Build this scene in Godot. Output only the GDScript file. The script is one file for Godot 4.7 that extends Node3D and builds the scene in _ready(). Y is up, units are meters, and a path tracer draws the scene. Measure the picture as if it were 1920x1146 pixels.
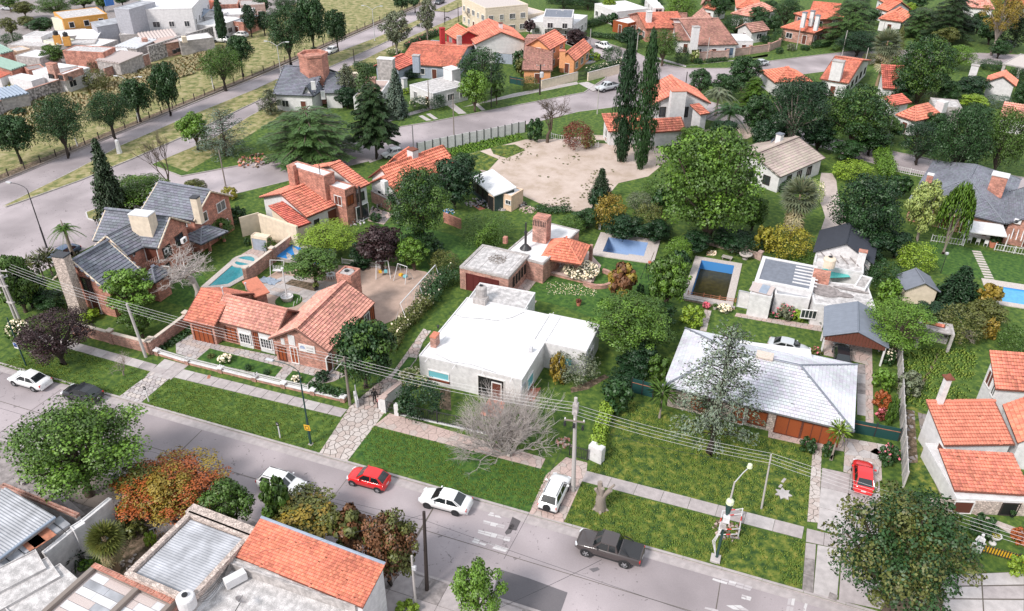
extends Node3D
const UP=Vector3(0,1,0)
const ZERO=Vector3(0,0,0)
var M:={}
var rng:=RandomNumberGenerator.new()
var used:={}
var meshes:={}
var protos:={}
func between(a:float,b:float)->float:
	return a+(b-a)*rng.randf()
func V(x:float,z:float)->Vector2:
	return Vector2(x,z)
func W(x:float,y:float,z:float)->Vector3:
	return Vector3(x,y,z)
func numbered(called:String)->String:
	var k:int=used.get(called,0)
	used[called]=k+1
	return called if k==0 else "%s_%03d" % [called,k]
func tag(o:Node3D,label:="",category:="",group:="",kind:="")->Node3D:
	if label!="":o.set_meta("label",label)
	if category!="":o.set_meta("category",category)
	if group!="":o.set_meta("group",group)
	if kind!="":o.set_meta("kind",kind)
	return o
func thing(called:String,label:String,category:String,at:Vector3,turn:=0.0,group:="")->Node3D:
	var o:=Node3D.new()
	o.name=numbered(called)
	add_child(o)
	o.position=at
	o.rotation.y=turn
	tag(o,label,category,group)
	return o
func obj(called:String,mesh:Mesh,mat:Material,parent:Node=null,xf:=Transform3D())->MeshInstance3D:
	var o:=MeshInstance3D.new()
	o.mesh=mesh
	if mat:o.material_override=mat
	o.transform=xf
	if parent==null:
		o.name=numbered(called)
		add_child(o)
	else:
		o.name=called
		parent.add_child(o,true)
	return o
func multi(called:String,mesh:Mesh,mat:Material,parent:Node,xfs:Array,cols:Array)->MultiMeshInstance3D:
	var mm:=MultiMesh.new()
	mm.transform_format=MultiMesh.TRANSFORM_3D
	mm.use_colors=cols.size()>0
	mm.mesh=mesh
	mm.instance_count=xfs.size()
	for i in xfs.size():
		mm.set_instance_transform(i,xfs[i])
		if cols.size()>0:mm.set_instance_color(i,cols[i])
	var o:=MultiMeshInstance3D.new()
	o.multimesh=mm
	o.material_override=mat
	if parent==null:
		o.name=numbered(called)
		add_child(o)
	else:
		o.name=called
		parent.add_child(o,true)
	o.set_meta("kind","stuff")
	return o
func v3(p:Vector2,y:=0.0)->Vector3:
	return W(p.x,y,p.y)
func put(p:Vector3,turn:=0.0,s:=Vector3.ONE)->Transform3D:
	return Transform3D(Basis(UP,turn).scaled_local(s),p)
func begin()->SurfaceTool:
	var st:=SurfaceTool.new()
	st.begin(Mesh.PRIMITIVE_TRIANGLES)
	return st
func poly(st:SurfaceTool,pts:Array,n:Vector3,col:=Color.WHITE)->void:
	var g:Vector3=(pts[2]-pts[0]).cross(pts[1]-pts[0])
	if pts.size()>3 and g.length()<1e-6:g=(pts[3]-pts[0]).cross(pts[1]-pts[0])
	var p:=pts
	if g.dot(n)<0.0:
		p=pts.duplicate()
		p.reverse()
	for i in range(1,p.size()-1):
		for q in [p[0],p[i],p[i+1]]:
			st.set_normal(n)
			st.set_color(col)
			st.add_vertex(q)
func flatpoly(st:SurfaceTool,pts:Array,up:Vector3)->void:
	var n:Vector3=(pts[1]-pts[0]).cross(pts[2]-pts[0]).normalized()
	if n.dot(up)<0:n=-n
	poly(st,pts,n)
func box(st:SurfaceTool,lo:Vector3,hi:Vector3,xf:=Transform3D())->void:
	for ax in 3:
		for s in [0,1]:
			var n:=ZERO
			n[ax]=1.0 if s==1 else -1.0
			var a:=(ax+1) % 3
			var b:=(ax+2) % 3
			var ps:=[]
			for k in [[0,0],[1,0],[1,1],[0,1]]:
				var p:=ZERO
				p[ax]=hi[ax] if s==1 else lo[ax]
				p[a]=hi[a] if k[0]==1 else lo[a]
				p[b]=hi[b] if k[1]==1 else lo[b]
				ps.append(xf*p)
			poly(st,ps,(xf.basis*n).normalized())
func boxm(size:Vector3,at:=ZERO)->ArrayMesh:
	var key:="box%v%v" % [size,at]
	if not meshes.has(key):
		var st:=begin()
		var h:=size/2
		var b:float=minf(0.03,minf(h.x,minf(h.y,h.z))*0.3)
		var c:=at+W(0,h.y,0)
		box(st,c-h,c+W(h.x,h.y-b,h.z))
		var y0:=c.y+h.y-b
		var y1:=c.y+h.y
		var o:=[W(-h.x,0,-h.z),W(h.x,0,-h.z),W(h.x,0,h.z),W(-h.x,0,h.z)]
		var tp:=[]
		for i in 4:
			var p:Vector3=o[i]
			var q:Vector3=o[(i+1) % 4]
			var pi:=p-W(signf(p.x)*b,0,signf(p.z)*b)
			var qi:=q-W(signf(q.x)*b,0,signf(q.z)*b)
			flatpoly(st,[W(c.x,y0,c.z)+p,W(c.x,y0,c.z)+q,W(c.x,y1,c.z)+qi,W(c.x,y1,c.z)+pi],UP)
			tp.append(W(c.x,y1,c.z)+pi)
		poly(st,tp,UP)
		meshes[key]=st.commit()
	return meshes[key]
func tube(st:SurfaceTool,pts:Array,rad:Array,sides:=6,cap:=true)->void:
	var rings:=[]
	var ns:=[]
	for i in pts.size():
		var d:Vector3=(pts[mini(i+1,pts.size()-1)]-pts[maxi(i-1,0)]).normalized()
		var a:=d.cross(Vector3.RIGHT if absf(d.x)<0.8 else UP).normalized()
		var b:=d.cross(a)
		var ring:=[]
		var nn:=[]
		for k in sides:
			var t:=TAU*k/sides
			var o:=a*cos(t)+b*sin(t)
			ring.append(pts[i]+o*rad[i])
			nn.append(o)
		rings.append(ring)
		ns.append(nn)
	for i in pts.size()-1:
		for k in sides:
			var l:=(k+1) % sides
			var q:=[[i,k],[i+1,l],[i,l],[i,k],[i+1,k],[i+1,l]]
			for e in q:
				st.set_normal(ns[e[0]][e[1]])
				st.set_color(Color.WHITE)
				st.add_vertex(rings[e[0]][e[1]])
	if cap:
		poly(st,rings[-1],(pts[-1]-pts[-2]).normalized())
		poly(st,rings[0],(pts[0]-pts[1]).normalized())
func lathe(st:SurfaceTool,prof:Array,sides:=16,at:=ZERO)->void:
	for i in prof.size()-1:
		var d:Vector2=prof[i+1]-prof[i]
		for k in sides:
			var t0:=TAU*k/sides
			var t1:=TAU*(k+1)/sides
			var ps:=[]
			for e in [[i,t0],[i,t1],[i+1,t1],[i+1,t0]]:
				var pr:Vector2=prof[e[0]]
				ps.append(at+W(cos(e[1])*pr.x,pr.y,sin(e[1])*pr.x))
			var tm:=(t0+t1)/2
			var n:=W(cos(tm)*d.y,-d.x,sin(tm)*d.y).normalized()
			if n.length()<0.1:continue
			poly(st,ps,n)
func tubem(pts:Array,rad:Array,sides:=6)->ArrayMesh:
	var st:=begin()
	tube(st,pts,rad,sides)
	return st.commit()
func lathem(prof:Array,sides:=16)->ArrayMesh:
	var st:=begin()
	lathe(st,prof,sides)
	return st.commit()
func lin(r:float,g:float,b:float,a:=1.0)->Color:
	var c:=Color(r,g,b).linear_to_srgb()
	c.a=a
	return c
func gray_noise(kind:int,freq:float,lo:float,hi:float,oct:=4,size:=512,sd:=1)->NoiseTexture2D:
	var f:=FastNoiseLite.new()
	f.noise_type=kind
	f.frequency=freq
	f.fractal_octaves=oct
	f.seed=sd
	var t:=NoiseTexture2D.new()
	t.width=size
	t.height=size
	t.seamless=true
	t.noise=f
	var g:=Gradient.new()
	g.set_color(0,Color(lo,lo,lo))
	g.set_color(1,Color(hi,hi,hi))
	g.set_offset(0,0.15)
	g.set_offset(1,0.85)
	t.color_ramp=g
	return t
func mat(called:String,r:float,g:float,b:float,rough:=0.85,tex:Texture2D=null,per:=4.0,det:Texture2D=null,dper:=20.0,world:=true)->StandardMaterial3D:
	var m:=StandardMaterial3D.new()
	m.resource_name=called
	m.albedo_color=lin(r,g,b)
	m.roughness=rough
	if tex:
		m.albedo_texture=tex
		m.uv1_triplanar=true
		m.uv1_world_triplanar=world
		m.uv1_scale=Vector3.ONE/per
	if det:
		m.detail_enabled=true
		m.detail_blend_mode=BaseMaterial3D.BLEND_MODE_MUL
		m.detail_albedo=det
		m.detail_uv_layer=BaseMaterial3D.DETAIL_UV_2
		m.uv2_triplanar=true
		m.uv2_world_triplanar=world
		m.uv2_scale=Vector3.ONE/dper
	M[called]=m
	return m
func picture(w:int,h:int,f:Callable)->ImageTexture:
	var data:=PackedByteArray()
	data.resize(w*h*3)
	var k:=0
	for y in h:
		for x in w:
			var c:Color=f.call(x,y)
			data[k]=clampi(int(c.r*255.0),0,255)
			data[k+1]=clampi(int(c.g*255.0),0,255)
			data[k+2]=clampi(int(c.b*255.0),0,255)
			k+=3
	return ImageTexture.create_from_image(Image.create_from_data(w,h,false,Image.FORMAT_RGB8,data))
func hash1(a:int,b:int)->float:
	return fposmod(sin(a*12.9898+b*78.233)*43758.5453,1.0)
func make_materials()->void:
	var soft:=gray_noise(FastNoiseLite.TYPE_SIMPLEX_SMOOTH,0.012,0.9,1.0,5,512,3)
	var fine:=gray_noise(FastNoiseLite.TYPE_SIMPLEX,0.05,0.82,1.0,4,512,5)
	var blot:=gray_noise(FastNoiseLite.TYPE_SIMPLEX_SMOOTH,0.008,0.78,1.0,4,512,9)
	var grit:=gray_noise(FastNoiseLite.TYPE_VALUE,0.25,0.86,1.0,3,512,11)
	var brick:=picture(256,256,func(x,y):
		var row:=int(y/16.0)
		var xx:int=(x+(16 if row % 2 else 0)) % 256
		var col:=int(xx/32.0)
		var edge:bool=(y % 16)<3 or (xx % 32)<3
		var t:=0.85+0.3*hash1(col,row)
		if edge:return Color(0.84,0.76,0.72)
		return Color(0.8*t,0.58*t,0.52*t))
	var cell:=FastNoiseLite.new()
	cell.noise_type=FastNoiseLite.TYPE_CELLULAR
	cell.cellular_return_type=FastNoiseLite.RETURN_DISTANCE2_SUB
	cell.frequency=0.045
	cell.seed=4
	var cid:=FastNoiseLite.new()
	cid.noise_type=FastNoiseLite.TYPE_CELLULAR
	cid.cellular_return_type=FastNoiseLite.RETURN_CELL_VALUE
	cid.frequency=0.045
	cid.seed=4
	var stone:=picture(256,256,func(x,y):
		var e:=cell.get_noise_2d(x,y*1.8)
		var t:=0.8+0.25*cid.get_noise_2d(x,y*1.8)
		if e<-0.86:return Color(0.5,0.46,0.44)
		return Color(1.05*t,0.98*t,0.94*t))
	var crk:=FastNoiseLite.new()
	crk.noise_type=FastNoiseLite.TYPE_CELLULAR
	crk.cellular_return_type=FastNoiseLite.RETURN_DISTANCE2_SUB
	crk.frequency=0.021
	crk.domain_warp_enabled=true
	crk.domain_warp_amplitude=25.0
	crk.domain_warp_frequency=0.02
	crk.seed=8
	var wide:=FastNoiseLite.new()
	wide.frequency=0.004
	wide.seed=21
	var asph:=picture(1024,1024,func(x,y):
		var e:=crk.get_noise_2d(x,y)
		var w:=wide.get_noise_2d(x*0.8,y*0.8)
		var v:=0.93+0.07*(hash1(x,y)-0.5)+0.07*w
		if e<-0.93 and w>-0.06:v *= 0.72
		return Color(v,v,v))
	mat("asphalt",0.56,0.485,0.5,0.9,asph,26.0,blot,70.0)
	mat("asphalt_dark",0.13,0.115,0.12,0.9,fine,3.0)
	mat("asphalt_patch",0.17,0.155,0.165,0.9,grit,3.0)
	mat("concrete",0.53,0.47,0.465,0.9,soft,5.0,grit,1.7)
	mat("pale",0.62,0.57,0.56,0.9,soft,6.0,grit,1.7)
	mat("old",0.42,0.37,0.36,0.9,blot,3.0,grit,1.3)
	mat("flagstone",0.62,0.52,0.475,0.9,soft,2.0,grit,0.9)
	mat("palestone",0.7,0.62,0.58,0.9,soft,2.0,grit,0.9)
	mat("pinkstone",0.66,0.5,0.45,0.9,soft,2.0,grit,0.9)
	mat("joint",0.14,0.12,0.1,0.95,grit,1.0)
	mat("paint",0.72,0.69,0.69,0.8,fine,1.2)
	mat("paint_worn",0.58,0.53,0.54,0.85,fine,0.9)
	var gtex:=func(a:Color,b:Color,c:Color,sd:int,fq:float)->NoiseTexture2D:
		var f:=FastNoiseLite.new()
		f.noise_type=FastNoiseLite.TYPE_SIMPLEX_SMOOTH
		f.frequency=fq
		f.fractal_octaves=6
		f.fractal_gain=0.68
		f.seed=sd
		var t:=NoiseTexture2D.new()
		t.width=768
		t.height=768
		t.seamless=true
		t.noise=f
		var g:=Gradient.new()
		g.set_color(0,a)
		g.set_offset(0,0.2)
		g.set_color(1,c)
		g.set_offset(1,0.85)
		g.add_point(0.52,b)
		t.color_ramp=g
		return t
	mat("grass",1,1,1,0.95,gtex.call(lin(0.034,0.08,0.012),lin(0.08,0.145,0.018),lin(0.165,0.225,0.036),2,0.02),14.0,grit,1.1)
	mat("grass_lush",1,1,1,0.95,gtex.call(lin(0.026,0.078,0.012),lin(0.056,0.138,0.018),lin(0.115,0.2,0.03),7,0.02),12.0,grit,1.1)
	mat("grass_patchy",1,1,1,0.95,gtex.call(lin(0.022,0.062,0.01),lin(0.115,0.165,0.02),lin(0.32,0.29,0.06),13,0.016),13.0,grit,1.1)
	mat("grass_dry",1,1,1,0.95,gtex.call(lin(0.13,0.16,0.045),lin(0.31,0.28,0.115),lin(0.46,0.39,0.23),17,0.014),22.0,grit,1.5)
	mat("dirt",1,1,1,0.95,gtex.call(lin(0.5,0.39,0.31),lin(0.6,0.48,0.41),lin(0.66,0.54,0.47),23,0.008),34.0,grit,1.5)
	mat("dirt_dark",1,1,1,0.95,gtex.call(lin(0.06,0.05,0.025),lin(0.17,0.12,0.08),lin(0.34,0.25,0.18),29,0.02),9.0,grit,1.5)
	mat("sand",0.58,0.42,0.34,0.95,soft,9.0,grit,2.0)
	mat("gravel",0.66,0.55,0.5,0.95,fine,2.0,soft,8.0)
	mat("brick",0.95,0.84,0.79,0.9,brick,2.0,blot,5.0,false)
	mat("redbrick",0.95,0.77,0.7,0.9,brick,2.0,blot,5.0,false)
	mat("palebrick",0.9,0.88,0.86,0.9,brick,2.0,blot,5.0,false)
	mat("stone",0.85,0.82,0.8,0.9,stone,2.4,soft,6.0,false)
	mat("white",0.88,0.86,0.865,0.75,soft,5.0,grit,2.5)
	mat("membrane",0.83,0.81,0.815,0.8,soft,9.0)
	mat("stained",0.82,0.78,0.77,0.85,blot,3.5,fine,3.0)
	mat("dirty",0.66,0.61,0.59,0.9,blot,3.0,fine,2.2)
	mat("cream",0.79,0.67,0.53,0.85,soft,5.0)
	mat("peach",0.8,0.58,0.42,0.85,soft,4.0)
	mat("ochre",0.72,0.36,0.09,0.85,soft,4.0)
	mat("orange_wall",0.78,0.36,0.17,0.85,soft,4.0)
	mat("yellow_pale",0.78,0.76,0.6,0.85,soft,4.0)
	mat("red_wall",0.42,0.03,0.035,0.8,soft,4.0)
	mat("blue_gray",0.36,0.4,0.48,0.85,soft,4.0)
	mat("gray_wall",0.44,0.44,0.48,0.85,soft,4.0)
	mat("graffiti",0.62,0.57,0.56,0.85,gray_noise(FastNoiseLite.TYPE_SIMPLEX,0.03,0.5,1.0,3,256,31),6.0)
	mat("pink_wall",0.6,0.42,0.37,0.9,blot,3.0)
	mat("green_dark_wall",0.03,0.055,0.055,0.8)
	for t in [["tile",0.66,0.235,0.155],["tile_orange",0.7,0.235,0.145],["tile_pink",0.66,0.32,0.245],["tile_red",0.6,0.17,0.12],["tile_brown",0.44,0.24,0.19],["slate",0.2,0.212,0.245],["zinc",0.58,0.59,0.62],["tan",0.46,0.385,0.33]]:
		var m:=mat(t[0],t[1],t[2],t[3],0.8)
		m.vertex_color_use_as_albedo=true
		mat(t[0]+"_slab",t[1]*0.3,t[2]*0.3,t[3]*0.3,0.9,soft,3.0)  # slab colour darkened so the gaps under the tile lips look shaded
		for k in 4:
			var q:=0.82+0.1*k
			mat(t[0]+str(k),t[1]*q,t[2]*q,t[3]*q,0.8)
	mat("felt_gray",0.24,0.26,0.31,0.85,soft,5.0,grit,1.0)
	mat("felt_dark",0.035,0.04,0.055,0.7,soft,5.0)
	mat("mwhite",0.74,0.74,0.76,0.55,soft,6.0)
	mat("mgray",0.56,0.57,0.61,0.5,soft,6.0,blot,9.0)
	mat("metal_blue",0.2,0.225,0.275,0.5,soft,6.0)
	mat("paleblue",0.33,0.39,0.48,0.5,soft,6.0)
	mat("metal_green",0.3,0.44,0.37,0.6,soft,6.0)
	mat("metal_orange",0.76,0.2,0.12,0.7,soft,4.0,blot,3.0)
	mat("rust",0.5,0.2,0.12,0.85,blot,2.0)
	mat("rust_pale",0.66,0.56,0.53,0.8,fine,2.0)
	mat("trim",0.74,0.72,0.71,0.6)
	mat("cap_stone",0.68,0.58,0.5,0.85,soft,2.0)
	mat("glass",0.03,0.035,0.042,0.12).metallic_specular=0.7
	mat("glass_blue",0.1,0.16,0.2,0.15)
	mat("turquoise",0.17,0.48,0.55,0.5)
	mat("owood",0.36,0.085,0.025,0.6,fine,0.8)
	mat("bwood",0.16,0.05,0.032,0.65,fine,0.8)
	mat("wood_gray",0.3,0.25,0.22,0.85,fine,0.7)
	mat("wood_dark",0.045,0.032,0.028,0.85,fine,0.7)
	mat("maroon",0.11,0.018,0.018,0.6)
	mat("shutter_blue",0.09,0.13,0.2,0.6)
	mat("black",0.014,0.014,0.016,0.5)
	mat("iron",0.03,0.03,0.033,0.5)
	mat("gpole",0.02,0.06,0.055,0.5)
	mat("green_net",0.008,0.055,0.052,0.7)
	mat("galvanised",0.5,0.5,0.52,0.45)
	mat("polestone",0.56,0.52,0.5,0.85,fine,1.0)
	mat("wire_dark",0.03,0.03,0.035,0.6)
	mat("pwire",0.62,0.6,0.6,0.6)
	mat("clay",0.62,0.22,0.14,0.85,soft,2.0)
	mat("pool_blue",0.07,0.26,0.58,0.4)
	mat("pool_tile",0.36,0.51,0.76,0.35,fine,1.6)
	mat("tarp_blue",0.02,0.25,0.66,0.5,soft,2.0)
	mat("tarp_teal",0.1,0.5,0.46,0.5,soft,2.0)
	mat("water_teal",0.06,0.31,0.36,0.06,soft,3.0)
	mat("water_blue",0.1,0.42,0.72,0.06,soft,4.0)
	mat("water_murky",0.075,0.06,0.016,0.35,blot,3.0)
	mat("yellow",0.75,0.42,0.03,0.6)
	mat("blue",0.04,0.15,0.45,0.5)
	mat("red",0.6,0.03,0.025,0.5)
	mat("junk",0.45,0.43,0.43,0.8)
	mat("skin",0.55,0.33,0.24,0.6)
	mat("bark",0.13,0.095,0.07,0.95,fine,0.8)
	mat("palebark",0.36,0.3,0.26,0.95,fine,0.8)
	mat("bark_white",0.56,0.5,0.47,0.95,fine,0.8)
	mat("darkbark",0.045,0.034,0.028,0.95)
	mat("thatch",0.44,0.31,0.2,0.95,fine,0.8)
	for t in [["car_white",0.8,0.8,0.8],["car_red",0.66,0.018,0.02],["car_silver",0.5,0.52,0.54],["car_black",0.015,0.016,0.02],["car_brown",0.06,0.048,0.047],["car_blue",0.06,0.1,0.2]]:
		var m:=mat(t[0],t[1],t[2],t[3],0.3)
		m.clearcoat_enabled=true
		m.clearcoat=0.7
		m.clearcoat_roughness=0.06
	mat("car_glass",0.012,0.016,0.018,0.05).metallic_specular=0.8
	mat("rubber",0.012,0.012,0.013,0.85)
	mat("plastic",0.03,0.03,0.033,0.6)
	mat("rim",0.5,0.5,0.52,0.3).metallic=0.6
	mat("lamp_clear",0.7,0.72,0.75,0.1)
	mat("lamp_red",0.5,0.012,0.012,0.15)
	mat("lamp_glass",0.66,0.72,0.5,0.3)
	for t in [["leaf",0.05,0.105,0.017],["l_bright",0.09,0.18,0.024],["l_dark",0.02,0.058,0.017],["l_deep",0.012,0.04,0.016],["l_lime",0.17,0.27,0.03],["l_olive",0.085,0.1,0.028],["l_yellow",0.23,0.22,0.03],["l_cream",0.25,0.32,0.12],["l_plum",0.03,0.014,0.019],["l_rust",0.27,0.075,0.022],["l_brown",0.12,0.055,0.028],["l_blue",0.085,0.13,0.12],["l_gray",0.11,0.135,0.1],["l_cedar",0.055,0.11,0.04],["l_pine",0.024,0.05,0.022],["straw",0.27,0.25,0.175],["petal",0.75,0.7,0.68],["petal_pink",0.6,0.16,0.26],["l_amber",0.2,0.15,0.025],["l_red",0.12,0.03,0.02],["blade",0.13,0.2,0.04],["l_silver",0.13,0.175,0.155]]:
		var m:=mat(t[0],t[1]*1.5,t[2]*1.42,t[3]*1.15,0.5)
		m.vertex_color_use_as_albedo=true
		m.backlight_enabled=true
		m.backlight=lin(t[1]*0.35,t[2]*0.35,t[3]*0.25)
func frame_of(a:Vector2,b:Vector2,c:Vector2)->Dictionary:
	var e:=(b-a)
	var l1:=e.length()
	e /= l1
	var p:=V(-e.y,e.x)
	var d2:=(c-a).dot(p)
	if d2<0:
		p=-p
		d2=-d2
	var mid:=a+e*l1/2+p*d2/2
	var abx:bool=absf(e.x)>=absf(p.x)
	var u:=e if abx else p
	if u.x<0:u=-u
	var xf:=Transform3D(Basis(W(u.x,0,u.y),UP,W(-u.y,0,u.x)),v3(mid))
	var low:Vector3=xf.affine_inverse()*v3(a+e*l1/2)
	return {"xf":xf,"L":l1 if abx else d2,"D":d2 if abx else l1,"abx":abx,"low":low}
func tile_mesh(style:String,w:float,l:float)->ArrayMesh:
	var key:="tile%s%.2f%.2f" % [style,w,l]
	if meshes.has(key):return meshes[key]
	var st:=begin()
	var hump:=0.055*w/0.25
	var lip:=0.075*l/0.36
	var prof:=[[-0.5,0.0],[-0.22,1.0],[0.12,0.75],[0.5,0.0]]
	if style!="barrel":
		prof=[[-0.49,0.0],[0.49,0.0]]
		lip=0.06 if style=="slate" else 0.04
	var up:=[]
	var dn:=[]
	for q in prof:
		up.append(W(q[0]*w*0.97,q[1]*hump+0.005,-l*0.5))
		dn.append(W(q[0]*w*0.97,q[1]*hump+lip,l*0.43))
	for i in up.size()-1:
		flatpoly(st,[up[i],up[i+1],dn[i+1],dn[i]],UP)
		flatpoly(st,[dn[i],dn[i+1],dn[i+1]-W(0,lip,0),dn[i]-W(0,lip,0)],Vector3.BACK)
	for s in [0,-1]:
		poly(st,[up[s],dn[s],dn[s]-W(0,lip+0.01,0),up[s]-W(0,0.02,0)],W(-1 if s==0 else 1,0,0))
	meshes[key]=st.commit()
	return meshes[key]
func tile_face(root:Node3D,xf:Transform3D,pts:Array,tone:String,style:String,k:float,singles:=0)->void:
	var n:Vector3=(pts[1]-pts[0]).cross(pts[2]-pts[0]).normalized()
	if n.y<0:n=-n
	var e:Vector3=(pts[1]-pts[0]).normalized()
	var s:=n.cross(e)
	if s.y<0:
		s=-s
		e=-e
	var o:Vector3=pts[0] if e.dot(pts[1]-pts[0])>0 else pts[1]
	var flat:=PackedVector2Array()
	var hi:=V(-1e9,-1e9)
	var lo:=V(1e9,1e9)
	for p in pts:
		var q:=V((p-o).dot(e),(p-o).dot(s))
		flat.append(q)
		hi=hi.max(q)
		lo=lo.min(q)
	var wp:=(0.26 if style=="barrel" else (0.5 if style=="slate" else 0.55))*k
	var lp:=(0.36 if style=="barrel" else (0.34 if style=="slate" else 0.6))*k
	var m:=tile_mesh(style,wp,lp)
	var stain:=FastNoiseLite.new()
	stain.frequency=0.17
	var xs:=[]
	var cols:=[]
	var b:=Basis(e,n,-s)
	var spread:=0.3 if style=="barrel" else (0.2 if style=="slate" else 0.09)
	var rows:=int((hi.y-lo.y)/lp)+1
	var made:=0
	for j in rows:
		var y:=lo.y+(j+0.5)*lp
		var off:=0.5*(j % 2) if style!="barrel" else 0.0
		var rowtone:=between(-0.05,0.05)
		for i in int((hi.x-lo.x)/wp)+2:
			var x:=lo.x+(i+0.5-off)*wp
			if not Geometry2D.is_point_in_polygon(V(x,minf(y,hi.y-0.05)),flat):continue
			var bb:=b
			if style=="barrel":bb=b.rotated(n,between(-0.04,0.04))
			var t:=Transform3D(bb,o+e*x+s*y+n*0.012)
			if rng.randf()<0.012:t.origin-=s*0.07
			if made<singles:
				obj("roof_tile",m,M[tone+str(rng.randi() % 4)],root,xf*t)
				made+=1
				continue
			xs.append(xf*t)
			var at:Vector3=root.transform*(xf*t.origin)
			var q:=1.0+rowtone+0.32*stain.get_noise_2d(at.x,at.z)+between(-spread,spread*0.7)
			cols.append(Color(q,q*between(0.92,1.05),q))
	if xs.size():multi("roof_tiles",m,M[tone],root,xs,cols)
func ribs(st:SurfaceTool,pts:Array,pitch:float,hgt:float)->void:
	var a:Vector3=pts[0]
	var b:Vector3=pts[1]
	var c:Vector3=pts[2]
	var d:Vector3=pts[3]
	var n:=(b-a).cross(d-a).normalized()
	if n.y<0:n=-n
	var count:=int((b-a).length()/pitch)
	for i in count:
		var t0:=float(i)/count
		var t1:=(i+0.5)/count
		var t2:=(i+1.0)/count
		var p0:=a.lerp(b,t0)+n*0.01
		var p1:=a.lerp(b,t1)+n*hgt
		var p2:=a.lerp(b,t2)+n*0.01
		var q0:=d.lerp(c,t0)+n*0.01
		var q1:=d.lerp(c,t1)+n*hgt
		var q2:=d.lerp(c,t2)+n*0.01
		flatpoly(st,[p0,p1,q1,q0],n)
		flatpoly(st,[p1,p2,q2,q1],n)
func slab(pts_list:Array,thick:=0.14)->ArrayMesh:
	var st:=begin()
	var dn:=W(0,-thick,0)
	for pts in pts_list:
		var n:Vector3=(pts[1]-pts[0]).cross(pts[2]-pts[0]).normalized()
		if n.y<0:n=-n
		poly(st,pts,n)
		var low:Array=pts.map(func(p):return p+dn)
		poly(st,low,-n)
		var mid:=ZERO
		for p in pts:mid+=p/pts.size()
		for i in pts.size():
			var p:Vector3=pts[i]
			var q:Vector3=pts[(i+1) % pts.size()]
			flatpoly(st,[p,q,q+dn,p+dn],(p+q)/2-mid)
	return st.commit()
func house(called:String,label:String,category:="house",group:="")->Node3D:
	var o:=Node3D.new()
	o.name=numbered(called)
	add_child(o)
	tag(o,label,category,group)
	return o
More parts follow.
